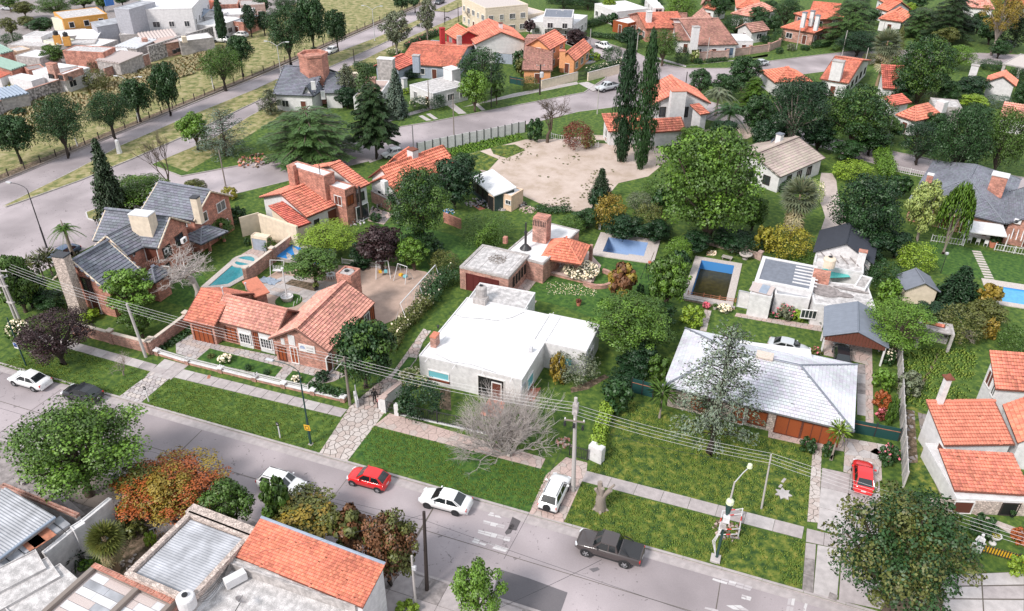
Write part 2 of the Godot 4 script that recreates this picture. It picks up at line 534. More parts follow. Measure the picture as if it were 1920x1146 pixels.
func block(h:Node3D,kind:String,a:Vector2,b:Vector2,c:Vector2,eave:float,ridge:float,wall:String,roof:String,opt:={})->Dictionary:
	var f:=frame_of(a,b,c)
	var base:float=opt.get("base",0.1)
	if not h.has_meta("set"):
		h.set_meta("set",true)
		h.transform=Transform3D(f.xf.basis,f.xf.origin+W(0,0.0,0))
	var xf:Transform3D=h.transform.affine_inverse()*f.xf
	var L:float=f.L
	var D:float=f.D
	var ov:float=opt.get("ov",0.0 if kind=="flat" else 0.4)
	var wx:=L/2-ov
	var wz:=D/2-ov
	var alongx:bool=f.abx==(kind!="g2")
	var dy:=ridge-eave
	var x:=L/2
	var z:=D/2
	var faces:=[]
	var P:=func(px,py,pz):return W(px,py,pz)
	var st:=begin()
	var top_at:=func(p:Vector3)->float:return eave
	if kind in ["g1","g2"]:
		if alongx:
			faces=[[P.call(-x,eave,z),P.call(x,eave,z),P.call(x,ridge,0),P.call(-x,ridge,0)],[P.call(x,eave,-z),P.call(-x,eave,-z),P.call(-x,ridge,0),P.call(x,ridge,0)]]
			top_at=func(p:Vector3)->float:return ridge-absf(p.z)/z*dy
		else:
			faces=[[P.call(x,eave,z),P.call(x,eave,-z),P.call(0,ridge,-z),P.call(0,ridge,z)],[P.call(-x,eave,-z),P.call(-x,eave,z),P.call(0,ridge,z),P.call(0,ridge,-z)]]
			top_at=func(p:Vector3)->float:return ridge-absf(p.x)/x*dy
	elif kind=="hip":
		if L>=D:
			var r:=maxf(x-z,0.05)
			faces=[[P.call(-x,eave,z),P.call(x,eave,z),P.call(r,ridge,0),P.call(-r,ridge,0)],[P.call(x,eave,-z),P.call(-x,eave,-z),P.call(-r,ridge,0),P.call(r,ridge,0)],
				[P.call(x,eave,z),P.call(x,eave,-z),P.call(r,ridge,0)],[P.call(-x,eave,-z),P.call(-x,eave,z),P.call(-r,ridge,0)]]
		else:
			var r:=maxf(z-x,0.05)
			faces=[[P.call(x,eave,z),P.call(x,eave,-z),P.call(0,ridge,-r),P.call(0,ridge,r)],[P.call(-x,eave,-z),P.call(-x,eave,z),P.call(0,ridge,r),P.call(0,ridge,-r)],
				[P.call(-x,eave,z),P.call(x,eave,z),P.call(0,ridge,r)],[P.call(x,eave,-z),P.call(-x,eave,-z),P.call(0,ridge,-r)]]
	elif kind=="s":
		var lowp:Vector3=f.low
		if absf(lowp.z)>absf(lowp.x):
			var s:=signf(lowp.z)
			faces=[[P.call(-x,eave,s*z),P.call(x,eave,s*z),P.call(x,ridge,-s*z),P.call(-x,ridge,-s*z)]]
			top_at=func(p:Vector3)->float:return eave+(1.0-s*p.z/z)/2*dy
		else:
			var s:=signf(lowp.x)
			faces=[[P.call(s*x,eave,z),P.call(s*x,eave,-z),P.call(-s*x,ridge,-z),P.call(-s*x,ridge,z)]]
			top_at=func(p:Vector3)->float:return eave+(1.0-s*p.x/x)/2*dy
	if wall!="":
		if kind=="flat":
			box(st,W(-x,base,-z),W(x,eave-0.25,z))
		else:
			var cor:=[W(-wx,0,wz),W(0,0,wz),W(wx,0,wz),W(wx,0,0),W(wx,0,-wz),W(0,0,-wz),W(-wx,0,-wz),W(-wx,0,0)]
			for i in 8:
				var p:Vector3=cor[i]
				var q:Vector3=cor[(i+1) % 8]
				var nn:=((p+q)/2)
				nn=W(signf(nn.x),0,0) if absf(absf(p.x)-wx)<0.01 and absf(absf(q.x)-wx)<0.01 else W(0,0,signf(nn.z))
				poly(st,[p+W(0,base,0),q+W(0,base,0),q+W(0,top_at.call(q)-0.1,0),p+W(0,top_at.call(p)-0.1,0)],nn)
			if base>0.5:poly(st,[cor[0]+W(0,base,0),cor[2]+W(0,base,0),cor[4]+W(0,base,0),cor[6]+W(0,base,0)],Vector3.DOWN)
		obj("wall",st.commit(),M[wall],h,xf)
	if kind=="flat":
		var pm:=begin()
		var pw:float=opt.get("parapet",0.24)
		var ph:float=opt.get("rise",0.0)
		var e1:=eave+ph
		var lo:=eave-0.25
		box(pm,W(-x-0.03,lo,z-pw),W(x+0.03,e1,z+0.03))
		box(pm,W(-x-0.03,lo,-z-0.03),W(x+0.03,e1,-z+pw))
		box(pm,W(-x-0.03,lo,-z+pw),W(-x+pw,e1,z-pw))
		box(pm,W(x-pw,lo,-z+pw),W(x+0.03,e1,z-pw))
		obj("parapet",pm.commit(),M[opt.get("pm",wall)],h,xf)
		var rm:=begin()
		box(rm,W(-x+pw,lo+0.01,-z+pw),W(x-pw,eave-0.1,z-pw))
		obj("roof",rm.commit(),M[roof],h,xf)
	elif faces.size():
		var style:="barrel"
		if roof=="slate" :style="slate"
		if roof in ["zinc","tan"]:style="sheet"
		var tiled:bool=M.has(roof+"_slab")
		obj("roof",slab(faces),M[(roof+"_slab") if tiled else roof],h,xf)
		if tiled:
			var single:int=opt.get("singles",0)
			for fc in faces:
				tile_face(h,xf,fc,roof,style,opt.get("k",1.35),single)
		elif opt.has("ribs"):
			for fc in faces:
				if fc.size()==4:
					var rs:=begin()
					ribs(rs,fc,opt.ribs,opt.ribs*0.3)
					tag(obj("corrugated_sheet",rs.commit(),M[opt.get("ribmat",roof)],h,xf),"","","","stuff")
		if kind in ["g1","g2"]:
			for fc in faces:
				for e in [[1,2],[0,3]]:
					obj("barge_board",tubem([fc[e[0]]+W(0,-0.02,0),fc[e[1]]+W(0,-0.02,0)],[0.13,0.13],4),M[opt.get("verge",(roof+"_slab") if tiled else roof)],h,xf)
		if kind!="s" and opt.get("caps",true):
			var caps:=begin()
			var lines:=[]
			if kind=="hip":
				lines.append([faces[0][2],faces[0][3]])
				for fc in [faces[0],faces[1]]:
					lines.append([fc[0],fc[3]])
					lines.append([fc[1],fc[2]])
			else:
				lines.append([faces[0][2],faces[0][3]])
			for l in lines:
				if (l[0]-l[1]).length()<0.3:continue
				tube(caps,[l[0]+W(0,0.03,0),l[1]+W(0,0.03,0)],[0.11,0.11],6)
			obj("ridge_cap",caps.commit(),M[opt.get("cap",(roof+"1") if tiled else roof)],h,xf)
	var blk:={"h":h,"xf":xf,"wx":wx,"wz":wz,"eave":eave,"L":L,"D":D}
	if opt.get("auto",0)>0:auto_windows(blk,opt.auto,opt.get("wk","w"),opt.get("storeys",2 if eave>4.6 else 1))
	return blk
func window_meshes(w:float,hh:float,bars:int)->Array:
	var key:="win%.2f_%.2f_%d" % [w,hh,bars]
	if not meshes.has(key):
		var g:=begin()
		box(g,W(-w/2,0,-0.05),W(w/2,hh,0.02))
		var fr:=begin()
		var t:=0.09
		box(fr,W(-w/2-t,-t,-0.05),W(w/2+t,0,0.12))
		box(fr,W(-w/2-t,hh,-0.05),W(w/2+t,hh+t,0.09))
		box(fr,W(-w/2-t,0,-0.05),W(-w/2,hh,0.085))
		box(fr,W(w/2,0,-0.05),W(w/2+t,hh,0.085))
		for i in bars:
			var bx:=-w/2+w*(i+1)/(bars+1)
			box(fr,W(bx-0.03,0,0.02),W(bx+0.03,hh,0.06))
		meshes[key]=[g.commit(),fr.commit()]
	return meshes[key]
func win(blk:Dictionary,side:String,u:float,y:float,w:float,hh:float,kind:="w",out:=0.0)->MeshInstance3D:
	var t:=Transform3D()
	if side=="f":t=Transform3D(Basis(),W(u,y,blk.wz+out))
	elif side=="b":t=Transform3D(Basis(UP,PI),W(u,y,-blk.wz-out))
	elif side=="r":t=Transform3D(Basis(UP,PI/2),W(blk.wx+out,y,u))
	else:t=Transform3D(Basis(UP,-PI/2),W(-blk.wx-out,y,u))
	var names:={"w":["window","glass","trim",1],"W":["window","glass","trim",3],"k":["window","glass","wood_dark",1],"d":["door","owood","trim",1],"D":["door","bwood","trim",0],"g":["garage_door","owood","bwood",3],
		"m":["garage_door","maroon","maroon",4],"t":["window","turquoise","trim",0],"b":["shutter","shutter_blue","trim",1],"c":["garage_door","blue_gray","cream",0],"v":["opening","black","trim",0],"o":["opening","black","wood_dark",0],"x":["door","white","mgray",0],"G":["garage_door","black","white",2],
		"p":["wall_panel","white","white",0],"s":["shutter","owood","bwood",1],"q":["shutter","bwood","trim",1]}
	var d:Array=names[kind]
	var ms:=window_meshes(w,hh,d[3])
	var o:=obj(d[0],ms[0],M[d[1]],blk.h,blk.xf*t)
	obj("frame",ms[1],M[d[2]],o)
	return o
func auto_windows(blk:Dictionary,dens:int,kind:String,storeys:int)->void:
	for s in storeys:
		for side in ["f","r","l"]:
			var half:float=blk.wx if side=="f" else blk.wz
			var n:=clampi(int(half*2/(3.6-dens*0.5)),1,5)
			for i in n:
				var u:=-half+half*2*(i+0.5)/n
				if s==0 and i==n/2 and side=="f":
					win(blk,side,u,0.15,1.0,2.05,"D")
				else:
					win(blk,side,u,1.0+s*2.8,between(1.0,1.7),1.2,kind)
func lump(h:Node3D,called:String,p:Vector2,w:float,d:float,y0:float,y1:float,m:String,capm:="",over:=0.1)->void:
	var xf:Transform3D=h.transform.affine_inverse()*Transform3D(h.transform.basis,v3(p,y0))
	obj(called,boxm(W(w,y1-y0,d)),M[m],h,xf)
	if capm!="":
		obj(called+"_cap",boxm(W(w+over*2,0.16,d+over*2)),M[capm],h,xf*Transform3D(Basis(),W(0,y1-y0-0.01,0)))
func part_at(h:Node3D,called:String,mesh:Mesh,m:String,p:Vector3,turn:=0.0)->MeshInstance3D:
	var xf:Transform3D=h.transform.affine_inverse()*Transform3D(h.transform.basis.rotated(UP,turn),p)
	return obj(called,mesh,M[m],h,xf)
func water_tank(h:Node3D,p:Vector2,y:float,r:float,hh:float,m:="cream")->void:
	part_at(h,"water_tank",lathem([V(0,0),V(r,0),V(r,hh*0.85),V(r*0.9,hh*0.93),V(r*0.35,hh),V(r*0.35,hh*1.06),V(0,hh*1.06)],18),m,v3(p,y))
	part_at(h,"tank_lid",lathem([V(r*0.33,0),V(r*0.33,0.07),V(0,0.09)],12),"black",v3(p,y+hh*1.06))
func air_conditioner(h:Node3D,p:Vector3,turn:float)->void:
	var o:=part_at(h,"air_conditioner",boxm(W(0.85,0.62,0.34)),"white",p,turn)
	var st:=begin()
	lathe(st,[V(0.24,0.0),V(0.24,0.02),V(0,0.02)],14)
	obj("fan_grille",st.commit(),M["iron"],o,Transform3D(Basis(Vector3.RIGHT,PI/2),W(-0.12,0.31,0.17)))
func area(called:String,pts:Array,y:float,m:String,kind:="structure",parent:Node3D=null)->MeshInstance3D:
	var pv:=PackedVector2Array(pts)
	var idx:=Geometry2D.triangulate_polygon(pv)
	var st:=begin()
	for i in range(0,idx.size(),3):
		poly(st,[v3(pv[idx[i]],y),v3(pv[idx[i+1]],y),v3(pv[idx[i+2]],y)],UP)
	var o:=obj(called,st.commit(),M[m],parent)
	if parent==null:o.set_meta("kind",kind)
	return o
func cut(polys:Array,hole:PackedVector2Array)->Array:
	if Geometry2D.is_polygon_clockwise(hole):
		hole=hole.duplicate()
		hole.reverse()
	var out:=[]
	var rest:=polys
	for i in hole.size():
		var a:=hole[i]
		var b:=hole[(i+1) % hole.size()]
		var d:=(b-a).normalized()
		var n:=V(-d.y,d.x)
		var half:=PackedVector2Array([a-d*2000,a+d*2000,a+d*2000+n*2000,a-d*2000+n*2000])
		var other:=PackedVector2Array([a-d*2000,a+d*2000,a+d*2000-n*2000,a-d*2000-n*2000])
		var mid:=(hole[0]+hole[1]+hole[2])/3
		if not Geometry2D.is_point_in_polygon(mid,half):
			var sw:=half
			half=other
			other=sw
		var inside:=[]
		for p in rest:
			out.append_array(Geometry2D.intersect_polygons(p,other))
			inside.append_array(Geometry2D.intersect_polygons(p,half))
		rest=inside
	return out
func kerb(called:String,pts:Array,m:="concrete",w:=0.22,y:=0.0,hgt:=0.135,inner:=1.0,parent:Node3D=null)->MeshInstance3D:
	var st:=begin()
	for i in pts.size()-1:
		var a:Vector2=pts[i]
		var b:Vector2=pts[i+1]
		var d:=(b-a)
		var l:=d.length()
		d /= l
		var n:=V(-d.y,d.x)*inner
		var cnt:=maxi(1,int(l/3.0))
		for k in cnt:
			var p:=a+d*(l*k/cnt+0.012)
			var q:=a+d*(l*(k+1)/cnt-0.012)
			var wob:=between(-0.008,0.008)
			var lo:=[v3(p,y-0.1),v3(q,y-0.1),v3(q+n*w,y-0.1),v3(p+n*w,y-0.1)]
			var up:=[v3(p+n*0.03,y+hgt+wob),v3(q+n*0.03,y+hgt+wob),v3(q+n*w,y+hgt+wob),v3(p+n*w,y+hgt+wob)]
			poly(st,up,UP)
			for e in 4:
				flatpoly(st,[lo[e],lo[(e+1) % 4],up[(e+1) % 4],up[e]],(lo[e]+lo[(e+1) % 4])/2-(lo[0]+lo[2])/2)
	var o:=obj(called,st.commit(),M[m],parent)
	if parent==null:o.set_meta("kind","structure")
	return o
func gutter(pts:Array,w:float,m:="concrete")->void:
	var inner:=[]
	for i in pts.size():
		var d:Vector2=(pts[mini(i+1,pts.size()-1)]-pts[maxi(i-1,0)]).normalized()
		inner.append(pts[i]+V(-d.y,d.x)*w)
	inner.reverse()
	area("gutter",pts+inner,0.006,m)
func paving(called:String,pts:Array,y:float,cell:float,mats:Array,gap:=0.05,jitter:=0.42,sd:=1,joint:="joint")->Node3D:
	var o:=Node3D.new()
	o.name=numbered(called)
	add_child(o)
	tag(o,"","","","structure")
	area("bedding",pts,y,joint,"",o)
	var pv:=PackedVector2Array(pts)
	var lo:=pv[0]
	var hi:=pv[0]
	for p in pv:
		lo=lo.min(p)
		hi=hi.max(p)
	var rg:=RandomNumberGenerator.new()
	rg.seed=sd
	var nx:=int((hi.x-lo.x)/cell)+3
	var ny:=int((hi.y-lo.y)/cell)+3
	var sites:=[]
	for j in ny:
		for i in nx:
			sites.append(lo+V((i-0.5+0.5*(j % 2))*cell,(j-0.5)*cell)+V(rg.randf_range(-jitter,jitter),rg.randf_range(-jitter,jitter))*cell)
	var made:=0
	var rest:=begin()
	var nrest:=0
	for k in sites.size():
		var s:Vector2=sites[k]
		var c:=PackedVector2Array([s+V(-cell,-cell)*1.3,s+V(cell,-cell)*1.3,s+V(cell,cell)*1.3,s+V(-cell,cell)*1.3])
		var ci:=k % nx
		var cj:=k/nx
		for dj in [-2,-1,0,1,2]:
			for di in [-2,-1,0,1,2]:
				var ii:int=ci+di
				var jj:int=cj+dj
				if (di==0 and dj==0) or ii<0 or jj<0 or ii>=nx or jj>=ny or c.size()<3:continue
				var t:Vector2=sites[jj*nx+ii]
				if t.distance_to(s)>cell*2.6:continue
				var d:=(t-s).normalized()
				var m:=(s+t)/2-d*gap*0.5
				var n:=V(-d.y,d.x)
				var r:=Geometry2D.intersect_polygons(c,PackedVector2Array([m+n*50,m-n*50,m-n*50-d*100,m+n*50-d*100]))
				c=r[0] if r.size() else PackedVector2Array()
		if c.size()<3:continue
		for piece in Geometry2D.intersect_polygons(c,pv):
			if piece.size()<3:continue
			var ar:=0.0
			for q in piece.size():ar+=piece[q].cross(piece[(q+1) % piece.size()])
			if absf(ar)<0.03:continue
			var h:=y+0.025+rg.randf()*0.015
			var st:=begin() if made<300 else rest
			var up:=[]
			for q in piece:up.append(v3(q,h))
			var mid:=ZERO
			for q in up:mid+=q/up.size()
			poly(st,up,UP)
			for q in up.size():
				var p0:Vector3=up[q]
				var p1:Vector3=up[(q+1) % up.size()]
				var ds:=W(0,-0.05,0)
				flatpoly(st,[p0,p1,p1+ds,p0+ds],(p0+p1)/2-mid)
			if made<300:obj("paving_stone",st.commit(),M[mats[rg.randi() % mats.size()]],o)
			else:nrest+=1
			made+=1
	if nrest:tag(obj("paving_stones",rest.commit(),M[mats[0]],o),"","","","stuff")
	return o
func slabs(called:String,quad:Array,n_along:int,n_across:int,y:float,mats:Array,gap:=0.04,sd:=1)->Node3D:
	var o:=Node3D.new()
	o.name=numbered(called)
	add_child(o)
	tag(o,"","","","structure")
	area("bedding",quad,y,"joint","",o)
	var rg:=RandomNumberGenerator.new()
	rg.seed=sd
	var at:=func(s:float,t:float)->Vector2:return quad[0].lerp(quad[1],s).lerp(quad[3].lerp(quad[2],s),t)
	var ga:float=gap/maxf(0.1,quad[0].distance_to(quad[1]))/2
	var gb:float=gap/maxf(0.1,quad[0].distance_to(quad[3]))/2
	for i in n_along:
		for j in n_across:
			var s0:=float(i)/n_along+ga
			var s1:=float(i+1)/n_along-ga
			var t0:=float(j)/n_across+gb
			var t1:=float(j+1)/n_across-gb
			var h:=y+0.02+rg.randf()*0.012
			var st:=begin()
			var up:=[v3(at.call(s0,t0),h),v3(at.call(s1,t0),h),v3(at.call(s1,t1),h+rg.randf()*0.01),v3(at.call(s0,t1),h)]
			poly(st,up,UP)
			for q in 4:
				var ds:=W(0,-0.05,0)
				flatpoly(st,[up[q],up[(q+1) % 4],up[(q+1) % 4]+ds,up[q]+ds],(up[q]+up[(q+1) % 4])/2-(up[0]+up[2])/2)
			obj("paving_slab",st.commit(),M[mats[rg.randi() % mats.size()]],o)
	return o
func wall_line(called:String,label:String,category:String,pts:Array,hgt:float,th:float,m:String,capm:="",piers:=0.0,group:="")->Node3D:
	var o:=thing(called,label,category,v3(pts[0]),0,group)
	var st:=begin()
	var cp:=begin()
	for i in pts.size()-1:
		var a:Vector2=pts[i]-pts[0]
		var b:Vector2=pts[i+1]-pts[0]
		var d:=(b-a).normalized()
		var xf:=Transform3D(Basis(W(d.x,0,d.y),UP,W(-d.y,0,d.x)),v3((a+b)/2))
		var l:=a.distance_to(b)
		box(st,W(-l/2,0,-th/2),W(l/2,hgt,th/2),xf)
		box(cp,W(-l/2,hgt,-th/2-0.05),W(l/2,hgt+0.07,th/2+0.05),xf)
		if piers>0:
			var n:=maxi(1,int(l/piers))
			for k in n+1:
				var p:=a.lerp(b,float(k)/n)
				var pr:=obj("pier",boxm(W(th+0.22,hgt+0.25,th+0.22)),M[m],o,Transform3D(xf.basis,v3(p)))
				obj("pier_cap",boxm(W(th+0.36,0.14,th+0.36)),M[capm if capm!="" else m],pr,put(W(0,hgt+0.245,0)))
	obj("wall",st.commit(),M[m],o)
	if capm!="":obj("coping",cp.commit(),M[capm],o)
	return o
func panel_fence(called:String,label:String,a:Vector2,b:Vector2,n:int,hgt:float,m:String,postm:String,post_h:=0.0,group:="")->Node3D:
	var o:=thing(called,label,"fence",v3(a),-(b-a).angle(),group)
	var l:=a.distance_to(b)/n
	for i in n+1:
		obj("post",boxm(W(0.14,hgt+0.1+post_h,0.16)),M[postm],o,put(W(i*l,0.05,0)))
		if i<n:obj("panel",boxm(W(l-0.16,hgt*between(0.96,1.02),0.07)),M[m],o,put(W((i+0.5)*l,0.1,0)))
	return o
func rail_fence(called:String,label:String,a:Vector2,b:Vector2,hgt:float,gapb:float,m:String,y:=0.1,post_gap:=3.0,group:="",stuff:=true)->Node3D:
	var o:=thing(called,label,"fence",v3(a),-(b-a).angle(),group)
	var l:=a.distance_to(b)
	var n:=maxi(1,int(l/post_gap))
	for i in n+1:obj("post",boxm(W(0.09,hgt+0.1,0.09)),M[m],o,put(W(l*i/n,y,0)))
	for yy in [0.12,hgt-0.12]:obj("rail",boxm(W(l,0.05,0.04)),M[m],o,put(W(l/2,y+yy,0)))
	var st:=begin()
	var k:=0
	while k*gapb<l:
		box(st,W(k*gapb-0.02,y,-0.015),W(k*gapb+0.02,y+hgt,0.015))
		k+=1
	tag(obj("bars",st.commit(),M[m],o),"","","","stuff")
	return o
func wire_fence(label:String,a:Vector2,b:Vector2,gap:float,hgt:float,m:String,group:="")->void:
	var o:=thing("wire_fence",label,"fence",v3(a),-(b-a).angle(),group)
	var l:=a.distance_to(b)
	var n:=maxi(1,int(l/gap))
	var pm:=boxm(W(0.13,hgt,0.13))
	for i in n+1:obj("post",pm,M[m],o,put(W(l*i/n,0.05,0)))
	for yy in [0.35,0.75,0.97]:
		obj("wire",tubem([W(0,hgt*yy,0),W(l,hgt*yy,0)],[0.014,0.014],4),M["wire_dark"],o)
class Leaves:
	var v:=PackedVector3Array()
	var n:=PackedVector3Array()
	var c:=PackedColorArray()
	var ix:=PackedInt32Array()
	func leaf(p:Vector3,nrm:Vector3,dir:Vector3,w:float,l:float,soft:Vector3,col:Color)->void:
		var side:=nrm.cross(dir).normalized()*w
		var d:=dir*l
		var k:=v.size()
		v.append(p-d*0.5)
		v.append(p+side*0.5+nrm*w*0.12)
		v.append(p+d*0.5)
		v.append(p-side*0.5+nrm*w*0.12)
		var nn:=(nrm*0.55+soft).normalized()
		for i in 4:
			n.append(nn)
			c.append(col)
		ix.append_array(PackedInt32Array([k,k+1,k+2,k,k+2,k+3]))
	func mesh()->ArrayMesh:
		var a:=[]
		a.resize(Mesh.ARRAY_MAX)
		a[Mesh.ARRAY_VERTEX]=v
		a[Mesh.ARRAY_NORMAL]=n
		a[Mesh.ARRAY_COLOR]=c
		a[Mesh.ARRAY_INDEX]=ix
		var m:=ArrayMesh.new()
		m.add_surface_from_arrays(Mesh.PRIMITIVE_TRIANGLES,a)
		return m
func rdir(up_bias:=0.0)->Vector3:
	var d:=W(rng.randfn(),rng.randfn()+up_bias,rng.randfn())
	return d.normalized() if d.length()>1e-4 else UP
func tone(q:float)->Color:
	return Color(q*between(0.88,1.16),q,q*between(0.8,1.05))
func clump(L:Leaves,p:Vector3,r:Vector3,count:int,size:float,q:float,droop:=0.0)->void:
	for i in count:
		var d:=rdir(0.35)
		var rr:=pow(rng.randf(),0.28)
		var at:=p+W(d.x*r.x,d.y*r.y,d.z*r.z)*rr
		var nrm:=(d*0.7+rdir(0.5)*0.75).normalized()
		var dir:=nrm.cross(rdir()).normalized()
		if droop>0.0:dir=(dir+W(0,-droop,0)).normalized()
		var s:=size*between(0.65,1.35)
		L.leaf(at,nrm,dir,s*0.72,s,d*0.75+W(0,0.25,0),tone(q*between(0.5,1.5)))
func crown(kind:String,variant:int,size_class:int)->Array:
	var key:="%s%d_%d" % [kind,variant,size_class]
	if protos.has(key):return protos[key]
	var keep:=rng.state
	rng.seed=hash(key)
	var L:=Leaves.new()
	var R:float=[1.0,2.6,5.0][size_class]
	var leaf:float=0.235/R
	var wood:=begin()
	var has_wood:=false
	match kind:
		"broad","elm","loose":
			var nc:int=[14,34,60][size_class]
			var per:int=[100,190,260][size_class]
			for i in nc:
				var t:=(i+0.5)/nc
				var yy:=1.0-1.75*t
				var ring:=sqrt(maxf(0.0,1.0-yy*yy))*(1.0 if yy>-0.3 else 0.9)
				var a:=i*2.39996+between(-0.35,0.35)
				var sh:=between(0.5,0.93) if kind!="loose" else between(0.35,1.0)
				var p:=W(cos(a)*ring*sh,yy*between(0.68,0.86),sin(a)*ring*sh)
				var rc:=between(0.15,0.36)*(1.25 if size_class==0 else (1.0 if size_class==1 else 0.84))
				if kind=="loose":rc *= 0.8
				var rv:=W(rc*between(0.9,1.4),rc*(between(0.6,0.9) if kind!="elm" else 1.0),rc*1.1)
				clump(L,p,rv,int(per*rc*rc/0.07),leaf,between(0.72,1.28),0.9 if kind=="elm" else 0.15)
				if kind=="elm":
					for s in 5:
						var o:=p+W(between(-rc,rc),-rc*0.4,between(-rc,rc))
						for q in 8:L.leaf(o+W(between(-0.03,0.03),-q*0.045,between(-0.03,0.03)),rdir(0.3),W(between(-0.3,0.3),-1,0).normalized(),leaf*0.6,leaf,W(p.x,0.4,p.z),tone(between(0.7,1.2)))
				if i % 3==0:
					tube(wood,[W(0,-1.02,0),W(p.x*0.3,-0.5+p.y*0.2,p.z*0.3),p],[0.06,0.032,0.012],5,false)
					has_wood=true
			clump(L,W(0,-0.1,0),W(0.6,0.6,0.6),int(per*2.2),leaf*1.3,0.75)
		"bush":
			var nc2:int=[16,34,60][size_class]
			for i in nc2:
				var t:=(i+0.5)/nc2
				var yy:=0.95-1.85*t
				var ring:=sqrt(maxf(0.0,1.0-yy*yy))
				if yy<-0.2:ring=maxf(ring,0.85)
				var a:=i*2.39996+between(-0.3,0.3)
				var p:=W(cos(a)*ring*0.74,yy*0.78,sin(a)*ring*0.74)
				clump(L,p,Vector3.ONE*between(0.24,0.36),[80,95,100][size_class],leaf*0.85,between(0.75,1.25))
		"cedar":
			tube(wood,[W(0,-1,0),W(0,0.96,0)],[0.05,0.01],6)
			has_wood=true
			for tier in 13:
				var y:=-0.86+1.82*tier/13.0
				var reach:=1.22*pow(1.0-tier/13.8,0.42)*(0.86+0.14*sin(tier*2.1))
				var nb:=8-tier/3
				for k in nb:
					var a:=TAU*(k+0.5*(tier % 2))/nb+between(-0.25,0.25)
					var l:=reach*between(0.72,1.05)
					var dirh:=W(cos(a),0,sin(a))
					var side:=W(-sin(a),0,cos(a))
					var yb:=y+between(-0.04,0.04)
					tube(wood,[W(0,yb-0.04,0),dirh*l*0.6+W(0,yb+0.02,0),dirh*l*0.95+W(0,yb-0.03,0)],[0.02,0.012,0.004],4,false)
					var cnt:=int(330*l+40)
					var q:=between(0.75,1.3)
					for i in cnt:
						var t:=sqrt(rng.randf())
						var wdt:=0.2*sin(minf(t*1.25,1.0)*PI*0.85)+0.03
						var s:=between(-1,1)
						var p:=dirh*l*t+side*s*wdt+W(0,yb+0.03-0.11*t*t-0.06*absf(s)*t+between(-0.02,0.02),0)
						L.leaf(p,(UP+rdir()*0.45).normalized(),(dirh+side*s*0.9+W(0,-0.5*t,0)).normalized(),leaf*0.42,leaf*1.5,W(dirh.x*0.35,0.8,dirh.z*0.35),tone(q*between(0.7,1.25)))
		"conifer","sparse","airy":
			tube(wood,[W(0,-1,0),W(0,0.98,0)],[0.045,0.006],6)
			has_wood=true
			var tiers:=19
			for tier in tiers:
				var t0:=tier/float(tiers)
				var y:=-0.95+1.9*t0
				var reach:=(1.0-t0)*0.95+0.06
				if kind!="conifer":reach=0.95*sin(clampf((1.0-t0)*1.15+0.12,0,1)*PI*0.55)
				var nb:=9 if kind=="conifer" else 5
				for k in nb:
					var a:=tier*1.7+TAU*k/nb+between(-0.3,0.3)
					var l:=reach*between(0.6,1.05)
					if kind!="conifer" and rng.randf()<0.2:l *= 0.45
					var dirh:=W(cos(a),0,sin(a))
					var lift:=-0.06 if kind=="conifer" else 0.1
					tube(wood,[W(0,y-0.05,0),dirh*l+W(0,y+lift*l,0)],[0.012,0.003],3,false)
					var bare:bool=kind!="conifer" and rng.randf()<(0.3 if kind=="sparse" else 0.35)
					for i in int((120 if kind=="conifer" else (90 if kind=="sparse" else 150))*l+14):
						var t:=pow(rng.randf(),0.6)
						if bare and t<0.75:continue
						var p:=dirh*l*t+W(0,y+lift*l*t-0.05*t*t,0)+rdir()*(0.06+0.05*t)
						L.leaf(p,rdir(0.8),(dirh+rdir()*0.7+W(0,-0.25,0)).normalized(),leaf*0.5,leaf*1.25,W(dirh.x*0.6,0.6,dirh.z*0.6),tone(between(0.6,1.35)))
		"poplar","cypress":
			var nn:=46
			for i in nn:
				var t:=(i+0.5)/nn
				var w:=sin(pow(t,0.75)*PI*0.93+0.12)
				if kind=="cypress":w=sin(clampf(pow(t,0.6)*0.97+0.03,0,1)*PI)*0.9+0.1
				var a:=i*2.39996
				var p:=W(cos(a)*w*0.5,-1+2*t,sin(a)*w*0.5)
				var rc:=(between(0.4,0.62)*w+0.16) if kind=="poplar" else 0.5*w
				var flat:=0.13 if kind=="poplar" else 0.16
				clump(L,p,W(rc,flat*between(0.6,1.3),rc),210,leaf*(0.9 if kind=="poplar" else 0.6),between(0.72,1.25),-0.4)
			tube(wood,[W(0,-1.02,0),W(0,0.8,0)],[0.1,0.02],6)
			has_wood=true
		"willow":
			for s in 260:
				var a:=rng.randf()*TAU
				var rr:=sqrt(rng.randf())
				var top:=W(cos(a)*rr*0.8,0.95-rr*rr*0.55+between(-0.1,0.05),sin(a)*rr*0.8)
				var outw:=W(cos(a),0,sin(a))*0.22*rr
				var len:=between(0.5,1.25)*(0.5+0.6*rr)
				var q:=between(0.75,1.25)
				for i in 26:
					var t:=i/26.0
					var p:=top+outw*sqrt(t)+W(0,-len*t,0)+rdir()*0.025
					L.leaf(p,rdir(0.3),W(between(-0.3,0.3),-1,between(-0.3,0.3)).normalized(),leaf*0.42,leaf*1.3,W(cos(a)*0.8,0.4,sin(a)*0.8),tone(q*between(0.8,1.2)))
			for i in 7:
				var a:=TAU*i/7
				tube(wood,[W(0,-1,0),W(cos(a)*0.2,-0.2,sin(a)*0.2),W(cos(a)*0.55,0.55,sin(a)*0.55)],[0.07,0.05,0.02],5,false)
			has_wood=true
	rng.state=keep
	protos[key]=[L.mesh(),wood.commit() if has_wood else null]
	return protos[key]
